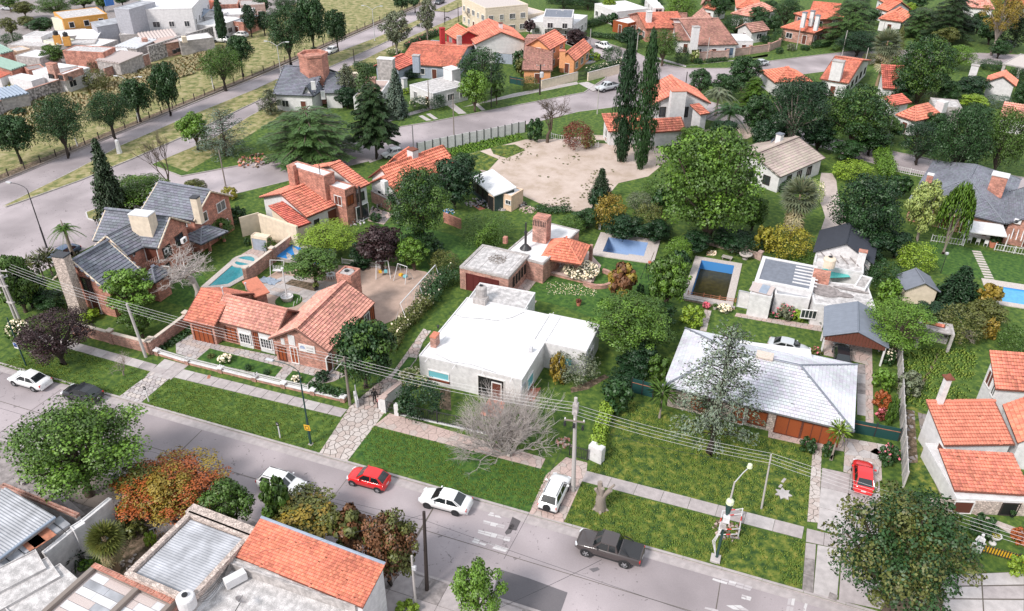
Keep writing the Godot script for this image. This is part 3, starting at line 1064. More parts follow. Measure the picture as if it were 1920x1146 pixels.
func trunk_mesh(v:int)->ArrayMesh:
	var key:="trunk%d" % v
	if not meshes.has(key):
		var keep:=rng.state
		rng.seed=50+v
		var pts:=[]
		var rad:=[]
		for i in 6:
			var t:=i/5.0
			pts.append(W(between(-0.25,0.25)*t,t,between(-0.25,0.25)*t))
			rad.append(1.0-0.45*t+(0.5 if i==0 else 0.0))
		rng.state=keep
		meshes[key]=tubem(pts,rad,8)
	return meshes[key]
func tree(called:String,kind:String,x:float,z:float,r:float,cb:float,top:float,leafm:String,barkm:String,label:String,group:="",mix:="",category:="tree")->Node3D:
	var o:=thing(called,label,category,W(x,0.1,z),rng.randf()*TAU,group)
	var cls:=0 if r<1.7 else (1 if r<3.7 else 2)
	if kind in ["cedar","conifer","sparse","airy","poplar","cypress","willow"]:cls=1 if r<4.2 else 2
	if kind in ["poplar","cypress"]:cls=0 if r<1.5 else 1
	var pr:=crown(kind,rng.randi() % (3 if kind in ["broad","elm","bush","loose"] else 2),cls)
	var b:=maxf((top-cb)/2,0.3)
	var xf:=put(W(0,cb+b,0),0,W(r*between(0.98,1.08),b,r*between(0.9,1.1)))
	var cr:=obj("crown",pr[0],M[leafm],o,xf)
	if pr[1]:obj("branches",pr[1],M[barkm],cr)
	if mix!="":obj("crown",crown("loose",rng.randi() % 3,cls)[0],M[mix],o,put(W(r*0.1,cb+b,-r*0.1),1.9,W(r*1.06,b*1.03,r*1.06)))
	if cb>0.3 or kind!="bush":
		var rt:=clampf(0.05*r+0.06,0.07,0.42)
		obj("trunk",trunk_mesh(rng.randi() % 3),M[barkm],o,put(ZERO,0,W(rt,cb+b*(0.35 if kind in ["broad","elm","loose"] else 0.1)+0.3,rt)))
	return o
func shrub(called:String,x:float,z:float,r:float,cb:float,top:float,leafm:String,label:String,group:="",flowers:="",nf:=0,category:="bush")->Node3D:
	var o:=thing(called,label,category,W(x,0.08,z),rng.randf()*TAU,group)
	var cls:=0 if r<1.7 else (1 if r<3.7 else 2)
	var pr:=crown("bush",rng.randi() % 3,cls)
	var b:=maxf(top/2,0.25)
	obj("foliage",pr[0],M[leafm],o,put(W(0,b*0.94,0),0,W(r*1.03,b,r*between(0.92,1.05))))
	if flowers!="":
		var xs:=[]
		for i in nf:
			var d:=rdir(0.6)
			d.y=absf(d.y)
			xs.append(Transform3D(Basis(rdir(),rng.randf()*TAU).scaled(Vector3.ONE*between(0.7,1.4)),W(d.x*r*0.98,b*0.94+d.y*b*0.98,d.z*r*0.98)))
		multi("blossom",blossom(),M[flowers],o,xs,[])
	return o
func blossom()->ArrayMesh:
	if not meshes.has("blossom"):
		var L:=Leaves.new()
		for k in 5:
			var a:=TAU*k/5
			L.leaf(W(cos(a)*0.06,0,sin(a)*0.06),W(cos(a)*0.4,1,sin(a)*0.4).normalized(),W(cos(a),0.2,sin(a)).normalized(),0.09,0.13,UP,Color.WHITE)
		meshes["blossom"]=L.mesh()
	return meshes["blossom"]
func hedge(label:String,pts:Array,w:float,hgt:float,leafm:String,flowers:="",nf:=0,group:="",called:="hedge")->Node3D:
	var o:=thing(called,label,"hedge",v3(pts[0],0.08),0,group)
	var L:=Leaves.new()
	var xs:=[]
	for i in pts.size()-1:
		var a:Vector2=pts[i]-pts[0]
		var b:Vector2=pts[i+1]-pts[0]
		var d:=(b-a).normalized()
		var n:=V(-d.y,d.x)
		var l:=a.distance_to(b)
		var steps:=maxi(1,int(l/0.55))
		for s in steps:
			var c:=a.lerp(b,(s+0.5)/steps)
			for k in 2:
				var off:=(k-0.5)*w*0.55
				var hh:=hgt*between(0.9,1.06)
				var p:=v3(c+n*(off+between(-0.08,0.08)*w),hh*0.5)
				clump(L,p,W(0.5,hh*0.52,maxf(w*0.36,0.25)).max(W(maxf(w*0.36,0.25),0,0)),int(45+45*hh),0.2,between(0.78,1.25))
				if flowers!="" and rng.randf()<0.9:
					for q in nf:
						var dd:=rdir(0.8)
						xs.append(Transform3D(Basis(rdir(),rng.randf()*TAU).scaled(Vector3.ONE*between(0.7,1.3)),p+W(dd.x*0.5,absf(dd.y)*hh*0.52,dd.z*w*0.4)))
	obj("foliage",L.mesh(),M[leafm],o)
	if xs.size():multi("blossom",blossom(),M[flowers],o,xs,[])
	return o
func grow(st:SurfaceTool,tw:SurfaceTool,from:Vector3,dir:Vector3,l:float,r:float,depth:int,spread:float,up:float)->void:
	var stack:=[[from,dir,l,r,0]]
	while stack.size():
		var s:Array=stack.pop_back()
		var d:Vector3=s[1]
		var mid:Vector3=s[0]+d*s[2]*0.5+rdir()*s[2]*0.07
		var e:Vector3=s[0]+(d+rdir()*0.16).normalized()*s[2]
		tube(st if s[4]<3 else tw,[s[0],mid,e],[s[3],s[3]*0.82,s[3]*0.66],6 if s[4]<2 else 3,false)
		if s[4]>=depth:continue
		for k in (3 if s[4]<depth-1 else 4):
			var nd:=(d*up+W(rng.randfn()*spread,rng.randfn()*0.35+0.12,rng.randfn()*spread)*0.75).normalized()
			stack.append([s[0].lerp(e,between(0.65,1.0)),nd,s[2]*between(0.6,0.88),s[3]*between(0.5,0.64),s[4]+1])
func bare_tree(called:String,label:String,p:Vector2,hgt:float,spread:float,m:String,depth:int,sd:int,up:=0.5,category:="tree",thick:=0.035)->Node3D:
	var o:=thing(called,label,category,v3(p,0.1))
	rng.seed=sd
	var st:=begin()
	var tw:=begin()
	grow(st,tw,ZERO,W(between(-0.1,0.1),1,between(-0.1,0.1)).normalized(),hgt*0.3,hgt*thick,depth,spread,up)
	obj("trunk",st.commit(),M[m],o)
	obj("twigs",tw.commit(),M[m],o)
	rng.seed=sd+999
	return o
func fan_leaf(L:Leaves,at:Vector3,dir:Vector3,size:float,q:float,n:=11)->void:
	var side:=dir.cross(UP).normalized()
	if side.length()<0.1:side=Vector3.RIGHT
	var up:=side.cross(dir)
	for i in n:
		var a:=(i/float(n-1)-0.5)*3.0
		var d:=(dir*cos(a)+side*sin(a)+W(0,-0.15,0)).normalized()
		L.leaf(at+d*size*0.5,(up+side*sin(a)*0.3).normalized(),d,size*0.16,size,up,tone(q*between(0.8,1.2)))
func palm(called:String,label:String,kind:String,p:Vector2,hgt:float,r:float,leafm:String,group:="")->Node3D:
	var o:=thing(called,label,"palm",v3(p,0.1),rng.randf()*TAU,group)
	var L:=Leaves.new()
	var S:=Leaves.new()
	var C:=W(0,hgt-r*0.5,0)
	if kind=="fan":
		for i in 40:
			var a:=i*2.39996
			var el:=lerpf(1.52,-0.75,i/39.0)
			var d:=W(cos(a)*cos(el),sin(el),sin(a)*cos(el))
			fan_leaf(L,C+d*r*0.4,d,r*0.64,between(0.75,1.25))
		for i in 46:
			var a:=rng.randf()*TAU
			var y:=rng.randf()*minf(hgt*0.45,r*1.6)
			var d:=W(cos(a)*0.5,-1,sin(a)*0.5).normalized()
			fan_leaf(S,C+W(cos(a)*r*0.32,-r*0.25-y,sin(a)*r*0.32),d,r*0.42,between(0.7,1.2),7)
	elif kind=="feather":
		for i in 26:
			var a:=i*2.39996
			var el:=lerpf(1.3,-0.25,i/25.0)
			var dh:=W(cos(a),0,sin(a))
			var side:=W(-sin(a),0,cos(a))
			var q:=between(0.75,1.2)
			for k in 22:
				var t:=(k+1)/22.0
				var p0:=C+dh*cos(el)*r*1.08*t+W(0,sin(el)*r*t-0.75*r*t*t,0)
				for s in [-1,1]:
					L.leaf(p0+side*s*r*0.1*(1.1-t*0.6),(UP+side*s*0.4).normalized(),(side*s+dh*0.7+W(0,-0.5,0)).normalized(),r*0.035,r*0.27*(1.15-t*0.7),UP,tone(q))
	else:
		for i in 90:
			var d:=rdir(0.3)
			for k in 2:L.leaf(C+d*r*(0.35+0.4*k)+W(0,-0.08*k*k*r,0),d.cross(rdir()).normalized(),(d+W(0,-0.25*k,0)).normalized(),r*0.09,r*0.5,d,tone(between(0.7,1.3)))
	obj("crown",L.mesh(),M[leafm],o)
	if S.v.size():obj("dry_skirt",S.mesh(),M["straw"],o)
	var rt:=0.1 if kind=="sword" else 0.26
	if hgt>r:obj("trunk",trunk_mesh(0),M["palebark" if kind!="fan" else "thatch"],o,put(ZERO,0,W(rt,hgt-r*0.5,rt)))
	return o
func scatter(called:String,label:String,pts:Array,n:int,hgt:float,w:float,m:String,y:=0.1,blades:=5,lean:=0.6)->void:
	var L:=Leaves.new()
	for i in blades:
		var a:=TAU*i/blades
		var d:=W(cos(a)*lean,1,sin(a)*lean).normalized()
		L.leaf(d*hgt*0.5,W(-sin(a),0.3,cos(a)).normalized(),d,w,hgt,UP,Color.WHITE)
	var pv:=PackedVector2Array(pts)
	var idx:=Geometry2D.triangulate_polygon(pv)
	var acc:=[]
	var total:=0.0
	for i in range(0,idx.size(),3):
		total+=absf((pv[idx[i+1]]-pv[idx[i]]).cross(pv[idx[i+2]]-pv[idx[i]]))
		acc.append(total)
	var xs:=[]
	var cols:=[]
	var nz:=FastNoiseLite.new()
	nz.frequency=0.12
	for i in n:
		var r:=rng.randf()*total
		var k:=0
		while acc[k]<r:k+=1
		var u:=sqrt(rng.randf())
		var v:=rng.randf()
		var p:=pv[idx[k*3]]*(1-u)+pv[idx[k*3+1]]*u*(1-v)+pv[idx[k*3+2]]*u*v
		var g:=nz.get_noise_2d(p.x,p.y)
		if g<between(-0.5,0.1) or (called=="lot_weeds" and n<1000 and g<0.22):continue
		xs.append(put(v3(p,y),rng.randf()*TAU,Vector3.ONE*between(0.5,1.4)))
		var q:=between(0.7,1.3)
		cols.append(Color(q*between(0.85,1.2),q,q))
	if xs.size():tag(multi(called,L.mesh(),M[m],null,xs,cols),label,called.replace("_"," "))
func pole(called:String,label:String,p:Vector2,hgt:float,r:float,m:String,lean:=Vector2.ZERO,group:="",category:="pole")->Node3D:
	var o:=thing(called,label,category,v3(p,0.05),0,group)
	obj("shaft",tubem([ZERO,W(lean.x*0.5,hgt*0.5,lean.y*0.5),W(lean.x,hgt,lean.y)],[r,r*0.86,r*0.72],8),M[m],o)
	return o
func insulators(o:Node3D,at:Vector3,turn:float,n:=3,arm:=1.2,m:="wood_gray")->void:
	var b:=Basis(UP,turn)
	var c:=obj("crossarm",boxm(W(arm,0.11,0.11)),M[m],o,Transform3D(b,at))
	for i in n:
		obj("insulator",lathem([V(0.03,0),V(0.07,0.05),V(0.04,0.1),V(0.06,0.16),V(0,0.2)],8),M["white"],c,put(W(-arm*0.45+arm*0.9*i/maxi(1,n-1),0.11,0)))
func street_lamp(called:String,label:String,p:Vector2,hgt:float,arm:float,turn:float,m:String,double:=false,group:="")->Node3D:
	var o:=thing(called,label,"street lamp",v3(p,0.05),turn,group)
	obj("shaft",tubem([ZERO,W(0,hgt*0.35,0),W(0,hgt*0.36,0),W(0,hgt-0.7,0)],[0.12,0.105,0.075,0.06],8),M[m],o)
	obj("base_plate",boxm(W(0.4,0.12,0.4)),M["concrete"],o)
	for s in ([1,-1] if double else [1]):
		var pts:=[]
		var rad:=[]
		for i in 7:
			var t:=i/6.0
			pts.append(W(s*arm*(1-cos(t*PI/2)) if not double else s*arm*t,hgt-0.7+0.9*sin(t*PI/2)-(0.25*t*t if not double else 0.0),0))
			rad.append(0.05-0.015*t)
		var a:=obj("arm",tubem(pts,rad,6),M[m],o)
		var e:Vector3=pts[-1]
		obj("lamp_head",boxm(W(0.75,0.14,0.28)),M["galvanised"],a,put(e+W(s*0.3,-0.05,0)))
		obj("lamp_lens",boxm(W(0.5,0.06,0.22)),M["lamp_glass"],a,put(e+W(s*0.32,-0.11,0)))
	return o
func wire(label:String,a:Vector3,b:Vector3,sag:float,m:String,group:="",r:=0.014)->void:
	var pts:=[]
	var rad:=[]
	for i in 15:
		var t:=i/14.0
		pts.append(a.lerp(b,t)+W(0,-sag*4*t*(1-t),0)-a)
		rad.append(r)
	tag(obj("overhead_wire",tubem(pts,rad,4),M[m],null,put(a)),label,"wire",group)
func car(called:String,label:String,category:String,at:Vector2,ahead:Vector2,type:String,paint:String,group:="",y:=0.0)->Node3D:
	var o:=thing(called,label,category,v3(at,y),0,group)
	var d:=ahead.normalized()
	o.basis=Basis(W(-d.x,0,-d.y),UP,W(d.y,0,-d.x))
	var S:Dictionary={
		"hatch":[3.6,1.66,1.5,0.72,0.93,0.98,0.98,0.95,1.6,2.95,3.48,0.6,3.02,0.3],
		"hatch2":[3.95,1.72,1.5,0.72,0.95,1.0,1.0,1.05,1.75,3.2,3.8,0.75,3.25,0.31],
		"sedan":[4.4,1.74,1.48,0.68,0.93,0.97,1.02,1.1,1.85,3.1,3.85,0.85,3.4,0.31],
		"suv":[4.15,1.8,1.68,0.85,1.08,1.12,1.12,1.05,1.65,3.5,3.98,0.8,3.35,0.35],
		"pickup":[5.25,1.95,1.83,0.98,1.16,1.2,1.2,1.4,2.0,3.2,3.45,0.95,4.05,0.4],
	}
	var k:Array=S[type]
	var len:float=k[0]
	var hw:float=k[1]/2
	var sill:=0.24 if type!="pickup" else 0.42
	if type=="suv":sill=0.3
	var belt:float=k[5]
	var mesh_key:="car_"+type
	if not meshes.has(mesh_key):
		var st:=begin()
		st.set_smooth_group(0)
		var sts:=[[0.0,0.8,k[3]-0.14,0.2],[0.06,0.88,k[3],0.12],[0.3,0.97,k[3]+0.06,0.03],[k[7]*0.6,1.0,lerpf(k[3],k[4],0.75),0.0],[k[7],1.0,k[4],0.0],[k[8],1.0,belt,0.0],[(k[8]+k[9])/2,1.0,belt,0.0],[k[9],1.0,belt+0.01,0.0],
			[minf(k[10],len-0.25),0.985,k[6],0.0],[len-0.14,0.95,k[6]-0.02,0.06],[len,0.86,k[6]-0.16,0.16]]
		var rings:=[]
		for s in sts:
			var w:float=hw*s[1]
			var t:float=s[2]
			var b:float=sill+s[3]
			var m:=lerpf(b,t,0.55)
			var half:=[V(0,b),V(w*0.82,b),V(w*0.97,b+0.1),V(w,m),V(w*0.965,t-0.09),V(w*0.9,t-0.015),V(w*0.62,t+0.02),V(0,t+0.035)]
			var ring:=[]
			for q in half:ring.append(W(s[0]-len/2,q.y,q.x))
			for q in range(half.size()-2,0,-1):ring.append(W(s[0]-len/2,half[q].y,-half[q].x))
			rings.append(ring)
		var nr:int=rings[0].size()
		for i in rings.size()-1:
			for q in nr:
				var l:=(q+1) % nr
				for e in [[i,q],[i+1,q],[i+1,l],[i,q],[i+1,l],[i,l]]:st.add_vertex(rings[e[0]][e[1]])
		for end in [0,rings.size()-1]:
			for q in range(1,nr-1):
				var tri:=[rings[end][0],rings[end][q],rings[end][q+1]]
				if end!=0:tri.reverse()
				for v in tri:st.add_vertex(v)
		st.index()
		st.generate_normals()
		var cb:=begin()
		var x1:float=k[7]-len/2
		var x2:float=k[8]-len/2
		var x3:float=k[9]-len/2
		var x4:float=k[10]-len/2
		var rh:float=k[2]
		var wb:=hw*0.9
		var wr:=hw*0.7
		var low:float=belt-0.03
		var A:=[W(x1,k[4]-0.02,wb*0.93),W(x2,rh-0.05,wr),W(x3,rh-0.05,wr),W(x4,k[6]-0.02,wb*0.93)]
		var rows:=[]
		for f in [1.0,0.5,0.0,-0.5,-1.0]:
			var bow:float=1.0-f*f
			rows.append([W(x1-0.07*bow,k[4]+0.02,wb*0.93*f),W(x2-0.03*bow,rh-0.045+0.035*bow,wr*f),W((x2+x3)/2,rh-0.01+0.03*bow,wr*1.02*f),W(x3+0.02*bow,rh-0.055+0.035*bow,wr*f),W(x4+0.05*bow,k[6]+0.0,wb*0.93*f)])
		for f in 4:
			for q in 4:
				flatpoly(cb,[rows[f][q],rows[f][q+1],rows[f+1][q+1],rows[f+1][q]],UP)
		for s in [1.0,-1.0]:
			flatpoly(cb,[W(x1,low,wb*s),W(x2,rh-0.045,wr*s),W((x2+x3)/2,rh-0.01,wr*1.02*s),W((x2+x3)/2,low,wb*s)],W(0,0,s))
			flatpoly(cb,[W((x2+x3)/2,low,wb*s),W((x2+x3)/2,rh-0.01,wr*1.02*s),W(x3,rh-0.055,wr*s),W(x4,low,wb*s)],W(0,0,s))
		var pane:=func(p:Array,n:Vector3,inset:float)->ArrayMesh:
			var c:=ZERO
			for q in p:c+=q/p.size()
			var g:=begin()
			var pts:=p.map(func(q):return q.lerp(c,inset)+n*0.014)
			flatpoly(g,pts,n)
			var lowp:=pts.map(func(q):return q-n*0.03)
			for i in pts.size():flatpoly(g,[pts[i],pts[(i+1) % pts.size()],lowp[(i+1) % pts.size()],lowp[i]],pts[i]-c)
			return g.commit()
		var glass:=[]
		var nf:=W(-(rh-k[4]),x2-x1,0).normalized()
		var nr2:=W(rh-k[6],x4-x3,0).normalized()
		glass.append(["windscreen",pane.call([rows[0][0],rows[0][1],rows[4][1],rows[4][0]].map(func(q):return q+nf*0.03),nf,0.1)])
		glass.append(["rear_window",pane.call([rows[0][4],rows[0][3],rows[4][3],rows[4][4]].map(func(q):return q+nr2*0.03),nr2,0.13)])
		for s in [1.0,-1.0]:
			var ns:=W(0,wb-wr,s*(rh-low)).normalized()
			var mid:=(x2+x3)/2+0.05
			glass.append(["side_window",pane.call([W(x1+0.22,low+0.06,wb*s),W(x2+0.05,rh-0.1,wr*1.03*s),W(mid-0.04,rh-0.08,wr*1.03*s),W(mid-0.04,low+0.06,wb*s)],ns,0.03)])
			glass.append(["side_window",pane.call([W(mid+0.04,low+0.06,wb*s),W(mid+0.04,rh-0.08,wr*1.03*s),W(x3-0.02,rh-0.11,wr*1.03*s),W(x4-0.22,low+0.08,wb*s)],ns,0.03)])
		var wl:=begin()
		var R:float=k[13]
		lathe(wl,[V(0,-0.1),V(R-0.03,-0.1),V(R,-0.06),V(R,0.06),V(R-0.03,0.1),V(R*0.68,0.1)],18)
		var rm:=begin()
		lathe(rm,[V(R*0.68,0.1),V(R*0.66,0.06),V(R*0.2,0.07),V(0,0.1)],18)
		for i in 5:
			var a:=TAU*i/5
			box(rm,W(-0.03,0.06,0.02),W(0.03,0.1,R*0.64),Transform3D(Basis(UP,a),ZERO))
		var hub:=begin()
		lathe(hub,[V(R*0.66,0.062),V(R*0.2,0.072)],18)
		meshes[mesh_key]=[st.commit(),cb.commit(),glass,wl.commit(),rm.commit(),hub.commit()]
	var ms:Array=meshes[mesh_key]
	var body:=obj("body",ms[0],M[paint],o)
	obj("cabin",ms[1],M[paint],o)
	for g in ms[2]:obj(g[0],g[1],M["car_glass"],o)
	for ax in [k[11],k[12]]:
		for s in [1.0,-1.0]:
			var xf:=Transform3D(Basis(Vector3.RIGHT,PI/2*s),W(ax-len/2,k[13],s*(hw-0.085)))
			var arch:=begin()
			lathe(arch,[V(k[13]+0.075,-0.1),V(k[13]+0.075,0.085),V(0.05,0.085)],18)
			obj("wheel_arch",arch.commit(),M["plastic"],o,xf)
			var w:=obj("wheel",ms[3],M["rubber"],o,xf*put(W(0,0.012,0)))
			obj("rim",ms[4],M["plastic" if label.contains("black wheels") else "rim"],w)
	for s in [1.0,-1.0]:
		obj("headlight",boxm(W(0.3,0.14,0.36)),M["lamp_clear"],o,Transform3D(Basis(UP,s*0.35),W(-len/2+0.15,k[3]-0.13,s*hw*0.7)))
		obj("tail_light",boxm(W(0.16,0.24,0.2)),M["lamp_red"],o,put(W(len/2-0.1,k[6]-0.34,s*hw*0.8)))
		obj("mirror",boxm(W(0.12,0.13,0.2)),M[paint],o,put(W(k[7]+0.4-len/2,belt+0.02,s*(hw+0.06))))
		obj("door_handle",boxm(W(0.18,0.03,0.04)),M[paint],o,put(W((k[8]+k[9])/2-0.2-len/2,belt-0.17,s*(hw+0.005))))
	obj("front_bumper",boxm(W(0.14,0.18,hw*1.5)),M["plastic"],o,put(W(-len/2+0.05,sill+0.1,0)))
	obj("rear_bumper",boxm(W(0.14,0.2,hw*1.6)),M["plastic" if type=="pickup" or type=="suv" else paint],o,put(W(len/2-0.05,sill+0.08,0)))
	obj("number_plate",boxm(W(0.03,0.12,0.4)),M["white"],o,put(W(len/2+0.015,sill+0.3,0)))
	var sills:=begin()
	box(sills,W(-len*0.27,sill-0.04,-hw*0.96),W(len*0.27,sill+0.05,hw*0.96))
	obj("sill",sills.commit(),M["plastic"],o)
	if type=="suv":
		for s in [1.0,-1.0]:obj("roof_rail",boxm(W(1.7,0.05,0.05)),M["galvanised" if paint!="car_white" else "plastic"],o,put(W((k[8]+k[9])/2-len/2,k[2]-0.02,s*hw*0.62)))
	if type=="pickup":
		var tx:float=(k[10]+len)/2-len/2
		obj("bed_cover",boxm(W(len-k[10]-0.28,0.06,hw*1.66)),M["plastic" if not label.contains("open bed") else "iron"],o,put(W(tx-0.02,belt+0.005,0)))
		for s in [1.0,-1.0]:obj("sport_bar",tubem([W(k[10]-len/2+0.12,k[2]-0.12,s*hw*0.66),W(k[10]-len/2+0.45,k[2]-0.3,s*hw*0.8),W(k[10]-len/2+0.9,belt+0.03,s*hw*0.84)],[0.04,0.04,0.04],6),M["black"],o)
	return o
func _ready()->void:
	rng.seed=7
	var cam:=Camera3D.new()
	cam.name="camera"
	cam.transform=Transform3D(Basis(Vector3(0.93714, 0.00888, -0.34885), Vector3(-0.19194, 0.84800, -0.49402), Vector3(0.29144, 0.52992, 0.79640)),W(0,50,0))
	cam.fov=41.941
	cam.near=0.5
	cam.far=3000.0
	add_child(cam)
	var env:=Environment.new()
	env.background_mode=Environment.BG_SKY
	var sky:=Sky.new()
	var sm:=ProceduralSkyMaterial.new()
	sm.sky_top_color=Color(0.84,0.87,0.91)
	sm.sky_horizon_color=Color(0.93,0.93,0.95)
	sm.ground_bottom_color=Color(0.3,0.3,0.3)
	sm.ground_horizon_color=Color(0.6,0.6,0.6)
	sm.sky_energy_multiplier=0.95
	sky.sky_material=sm
	env.sky=sky
	env.tonemap_mode=Environment.TONE_MAPPER_LINEAR
	env.tonemap_exposure=1.46
	env.sdfgi_enabled=true
	env.ssao_enabled=true
	env.ssil_enabled=true
	var we:=WorldEnvironment.new()
	we.name="environment"
	we.environment=env
	add_child(we)
	var sun:=DirectionalLight3D.new()
	sun.name="sun"
	sun.light_energy=0.85
	sun.light_color=Color(1.0,0.975,0.955)
	sun.light_angular_distance=13.0
	sun.shadow_enabled=true
	sun.rotation_degrees=W(-43,-26,0)
	add_child(sun)
	make_materials()
	setting()
	near_houses()
	far_houses()
	left_quarter()
	south_side()
	walls_and_fences()
	plants()
	vehicles()
	street_things()
	yard_things()
	people()
func setting()->void:
	area("terrain",[V(-900,200),V(900,200),V(900,-1500),V(-900,-1500)],-3.0,"grass")
	area("main_street",[V(-170,-34),V(110,-34),V(110,-47),V(-170,-47)],0.0,"asphalt")
	area("avenue",[V(-116,-46.9),V(-82,-46.9),V(-76,-80),V(-90,-110),V(-93,-420),V(-112.5,-420),V(-112.5,-150),V(-116,-100)],0.004,"asphalt")
	area("side_street",[V(-92,-70),V(-78,-84),V(-44,-137),V(-30,-148),V(-18,-162),V(-18,-184),V(-34,-200),V(-58,-200),V(-40,-180),V(-46,-158),V(-92,-96)],0.008,"asphalt")
	area("back_street",[V(-34,-145),V(-3,-144),V(22,-134),V(110,-122),V(110,-142),V(24,-147),V(-3,-157),V(-34,-168)],0.002,"asphalt")
	area("upper_street",[V(-36,-165),V(-20,-170),V(0,-188),V(26,-212),V(110,-232),V(110,-246),V(20,-228),V(-12,-200),V(-24,-188),V(-36,-194),V(-60,-212),V(-96,-236),V(-96,-222),V(-46,-190)],0.006,"asphalt")
	var main:=[V(-83.5,-44.7),V(110,-44.7),V(110,-131),V(40,-133.5),V(21.3,-136.6),V(15.9,-137.6),V(-3.3,-147.6),V(-28,-154),V(-34,-152),V(-40.3,-146.2),V(-49,-132.9),V(-60.2,-116.8),V(-73.2,-96.8),V(-79.6,-86.8),V(-82.5,-80),V(-84.8,-70),V(-85.7,-55),V(-85.5,-47)]
	var pieces:=[PackedVector2Array(main)]
	for hole in [[V(-63.5,-65.6),V(-64.2,-72.1),V(-61.2,-72.1),V(-60.7,-71.5),V(-61.6,-66.9)],pool_rect(POOL_BLUE),pool_rect(POOL_GREEN),pool_rect(POOL_RIGHT)]:
		pieces=cut(pieces,PackedVector2Array(hole))
	var st:=begin()
	for p in pieces:
		var idx:=Geometry2D.triangulate_polygon(p)
		for i in range(0,idx.size(),3):
			poly(st,[v3(p[idx[i]],0.12),v3(p[idx[i+1]],0.12),v3(p[idx[i+2]],0.12)],UP)
	tag(obj("house_block_ground",st.commit(),M["grass"]),"","","","structure")
	kerb("kerb",main.slice(0,2),"concrete",0.25,0.0,0.14,-1.0)
	kerb("kerb",main.slice(8)+[main[0]],"concrete",0.25,0.0,0.14,-1.0)
	kerb("kerb",main.slice(2,9),"concrete",0.25,0.0,0.14,-1.0)
	gutter([V(-83.5,-44.7),V(90,-44.7)],0.85,"concrete")
	var tri:=[V(-97.6,-94.2),V(-89.6,-92.1),V(-82.2,-101.3),V(-69.9,-123.6),V(-64.2,-129.9),V(-53.3,-144.4),V(-42.5,-158.5),V(-41,-170),V(-43,-183),V(-62,-199),V(-94.5,-222),V(-96.9,-190),V(-97.2,-160),V(-98.5,-140),V(-97.3,-120),V(-96,-108)]
	area("corner_block_ground",tri,0.12,"grass")
	kerb("kerb",tri+[tri[0]],"concrete",0.22,0.0,0.14,-1.0)
	area("dry_verge",[V(-97.4,-96),V(-90,-94),V(-91,-112),V(-93.5,-140),V(-93,-165),V(-91,-215),V(-94.3,-221),V(-96.8,-190),V(-97,-160),V(-98.3,-140),V(-97.1,-120),V(-95.8,-108)],0.126,"grass_dry")
	var north:=[V(-24.5,-166),V(-2,-153.5),V(6.5,-148.5),V(24,-144),V(35,-141.4),V(110,-136),V(110,-230),V(28,-213),V(14.6,-206),V(4.1,-194.6),V(-7.9,-183.4),V(-20,-174)]
	area("north_block_ground",north,0.12,"grass")
	kerb("kerb",north+[north[0]],"concrete",0.22,0.0,0.14,-1.0)
	var far:=[V(-33.6,-187),V(-26.1,-184.5),V(-17.2,-188.2),V(-9.2,-197.8),V(1.6,-208.3),V(14.4,-220.1),V(110,-241),V(300,-270),V(300,-700),V(-96,-700),V(-96,-233),V(-62,-209),V(-40,-194)]
	area("far_block_ground",far,0.12,"grass")
	kerb("kerb",far.slice(0,7),"concrete",0.22,0.0,0.14,-1.0)
	kerb("kerb",far.slice(10)+[far[0]],"concrete",0.22,0.0,0.14,-1.0)
	area("dry_field",[V(-113.7,-60),V(-113.7,-80),V(-112.6,-110),V(-111.1,-142),V(-110.5,-219),V(-110,-420),V(-240,-420),V(-240,-60)],0.12,"grass_dry")
	kerb("kerb",[V(-113.7,-60),V(-113.7,-80),V(-112.6,-110),V(-111.1,-142),V(-110.5,-219),V(-110,-420)],"concrete",0.25,0.0,0.16,-1.0)
	area("far_quarter_ground",[V(-141,-60),V(-141,-175),V(-150,-235),V(-150,-700),V(-700,-700),V(-700,-60)],0.126,"old")
	area("far_verge",[V(-190,-196),V(-170,-260),V(-190,-300),V(-330,-260),V(-300,-190)],0.132,"grass")
	area("dirt_strip",[V(-114.1,-60),V(-114.1,-80),V(-113,-110),V(-111.5,-142),V(-110.9,-219),V(-110.4,-300),V(-112.6,-300),V(-113,-219),V(-113.6,-142),V(-115,-110),V(-116.5,-80),V(-116.5,-60)],0.13,"dirt_dark")
	var med:=[V(-106.2,-73.8),V(-105.4,-73.7),V(-103,-85),V(-102,-95),V(-101.2,-108),V(-101.3,-128),V(-101,-154),V(-99.9,-182),V(-101,-204),V(-103.6,-206),V(-104.6,-182),V(-106.8,-161),V(-106.5,-135),V(-107.9,-116),V(-108.4,-99),V(-107.1,-88)]
	area("median_strip",med,0.13,"grass_dry")
	area("median_strip",[V(-104.5,-217),V(-100,-217),V(-98.5,-240),V(-98.5,-420),V(-104,-420)],0.13,"grass_dry")
	kerb("median_kerb",med+[med[0]],"dirty",0.2,0.0,0.15,-1.0)
	var isl:=[V(-93.3,-76.6),V(-91.6,-75.2),V(-90.2,-75),V(-89,-77.4),V(-90.6,-78.8),V(-92.9,-77.9)]
	area("traffic_island",isl,0.13,"grass_dry")
	kerb("island_kerb",isl+[isl[0]],"paint",0.2,0.0,0.15,1.0)
	area("south_pavement",[V(-170,-36.2),V(110,-36.2),V(110,60),V(-170,60)],0.12,"old")
	kerb("kerb",[V(-110,-36.2),V(90,-36.2)],"concrete",0.25,0.0,0.14,1.0)
	area("road_patch",[V(-15,-38.7),V(-12.5,-38.7),V(-9.4,-38.5),V(-9.36,-35.64),V(-14.5,-35.92)],0.01,"asphalt_patch")
	area("road_patch",[V(-15.9,-44.1),V(-15.1,-43.9),V(-15.1,-42.8),V(-15.8,-42.7)],0.01,"asphalt_dark")
	area("road_patch",[V(-15.9,-42.3),V(-15.7,-43.4),V(-15.4,-43.3),V(-15.4,-42.4),V(-15.7,-42.1)],0.01,"asphalt_dark")
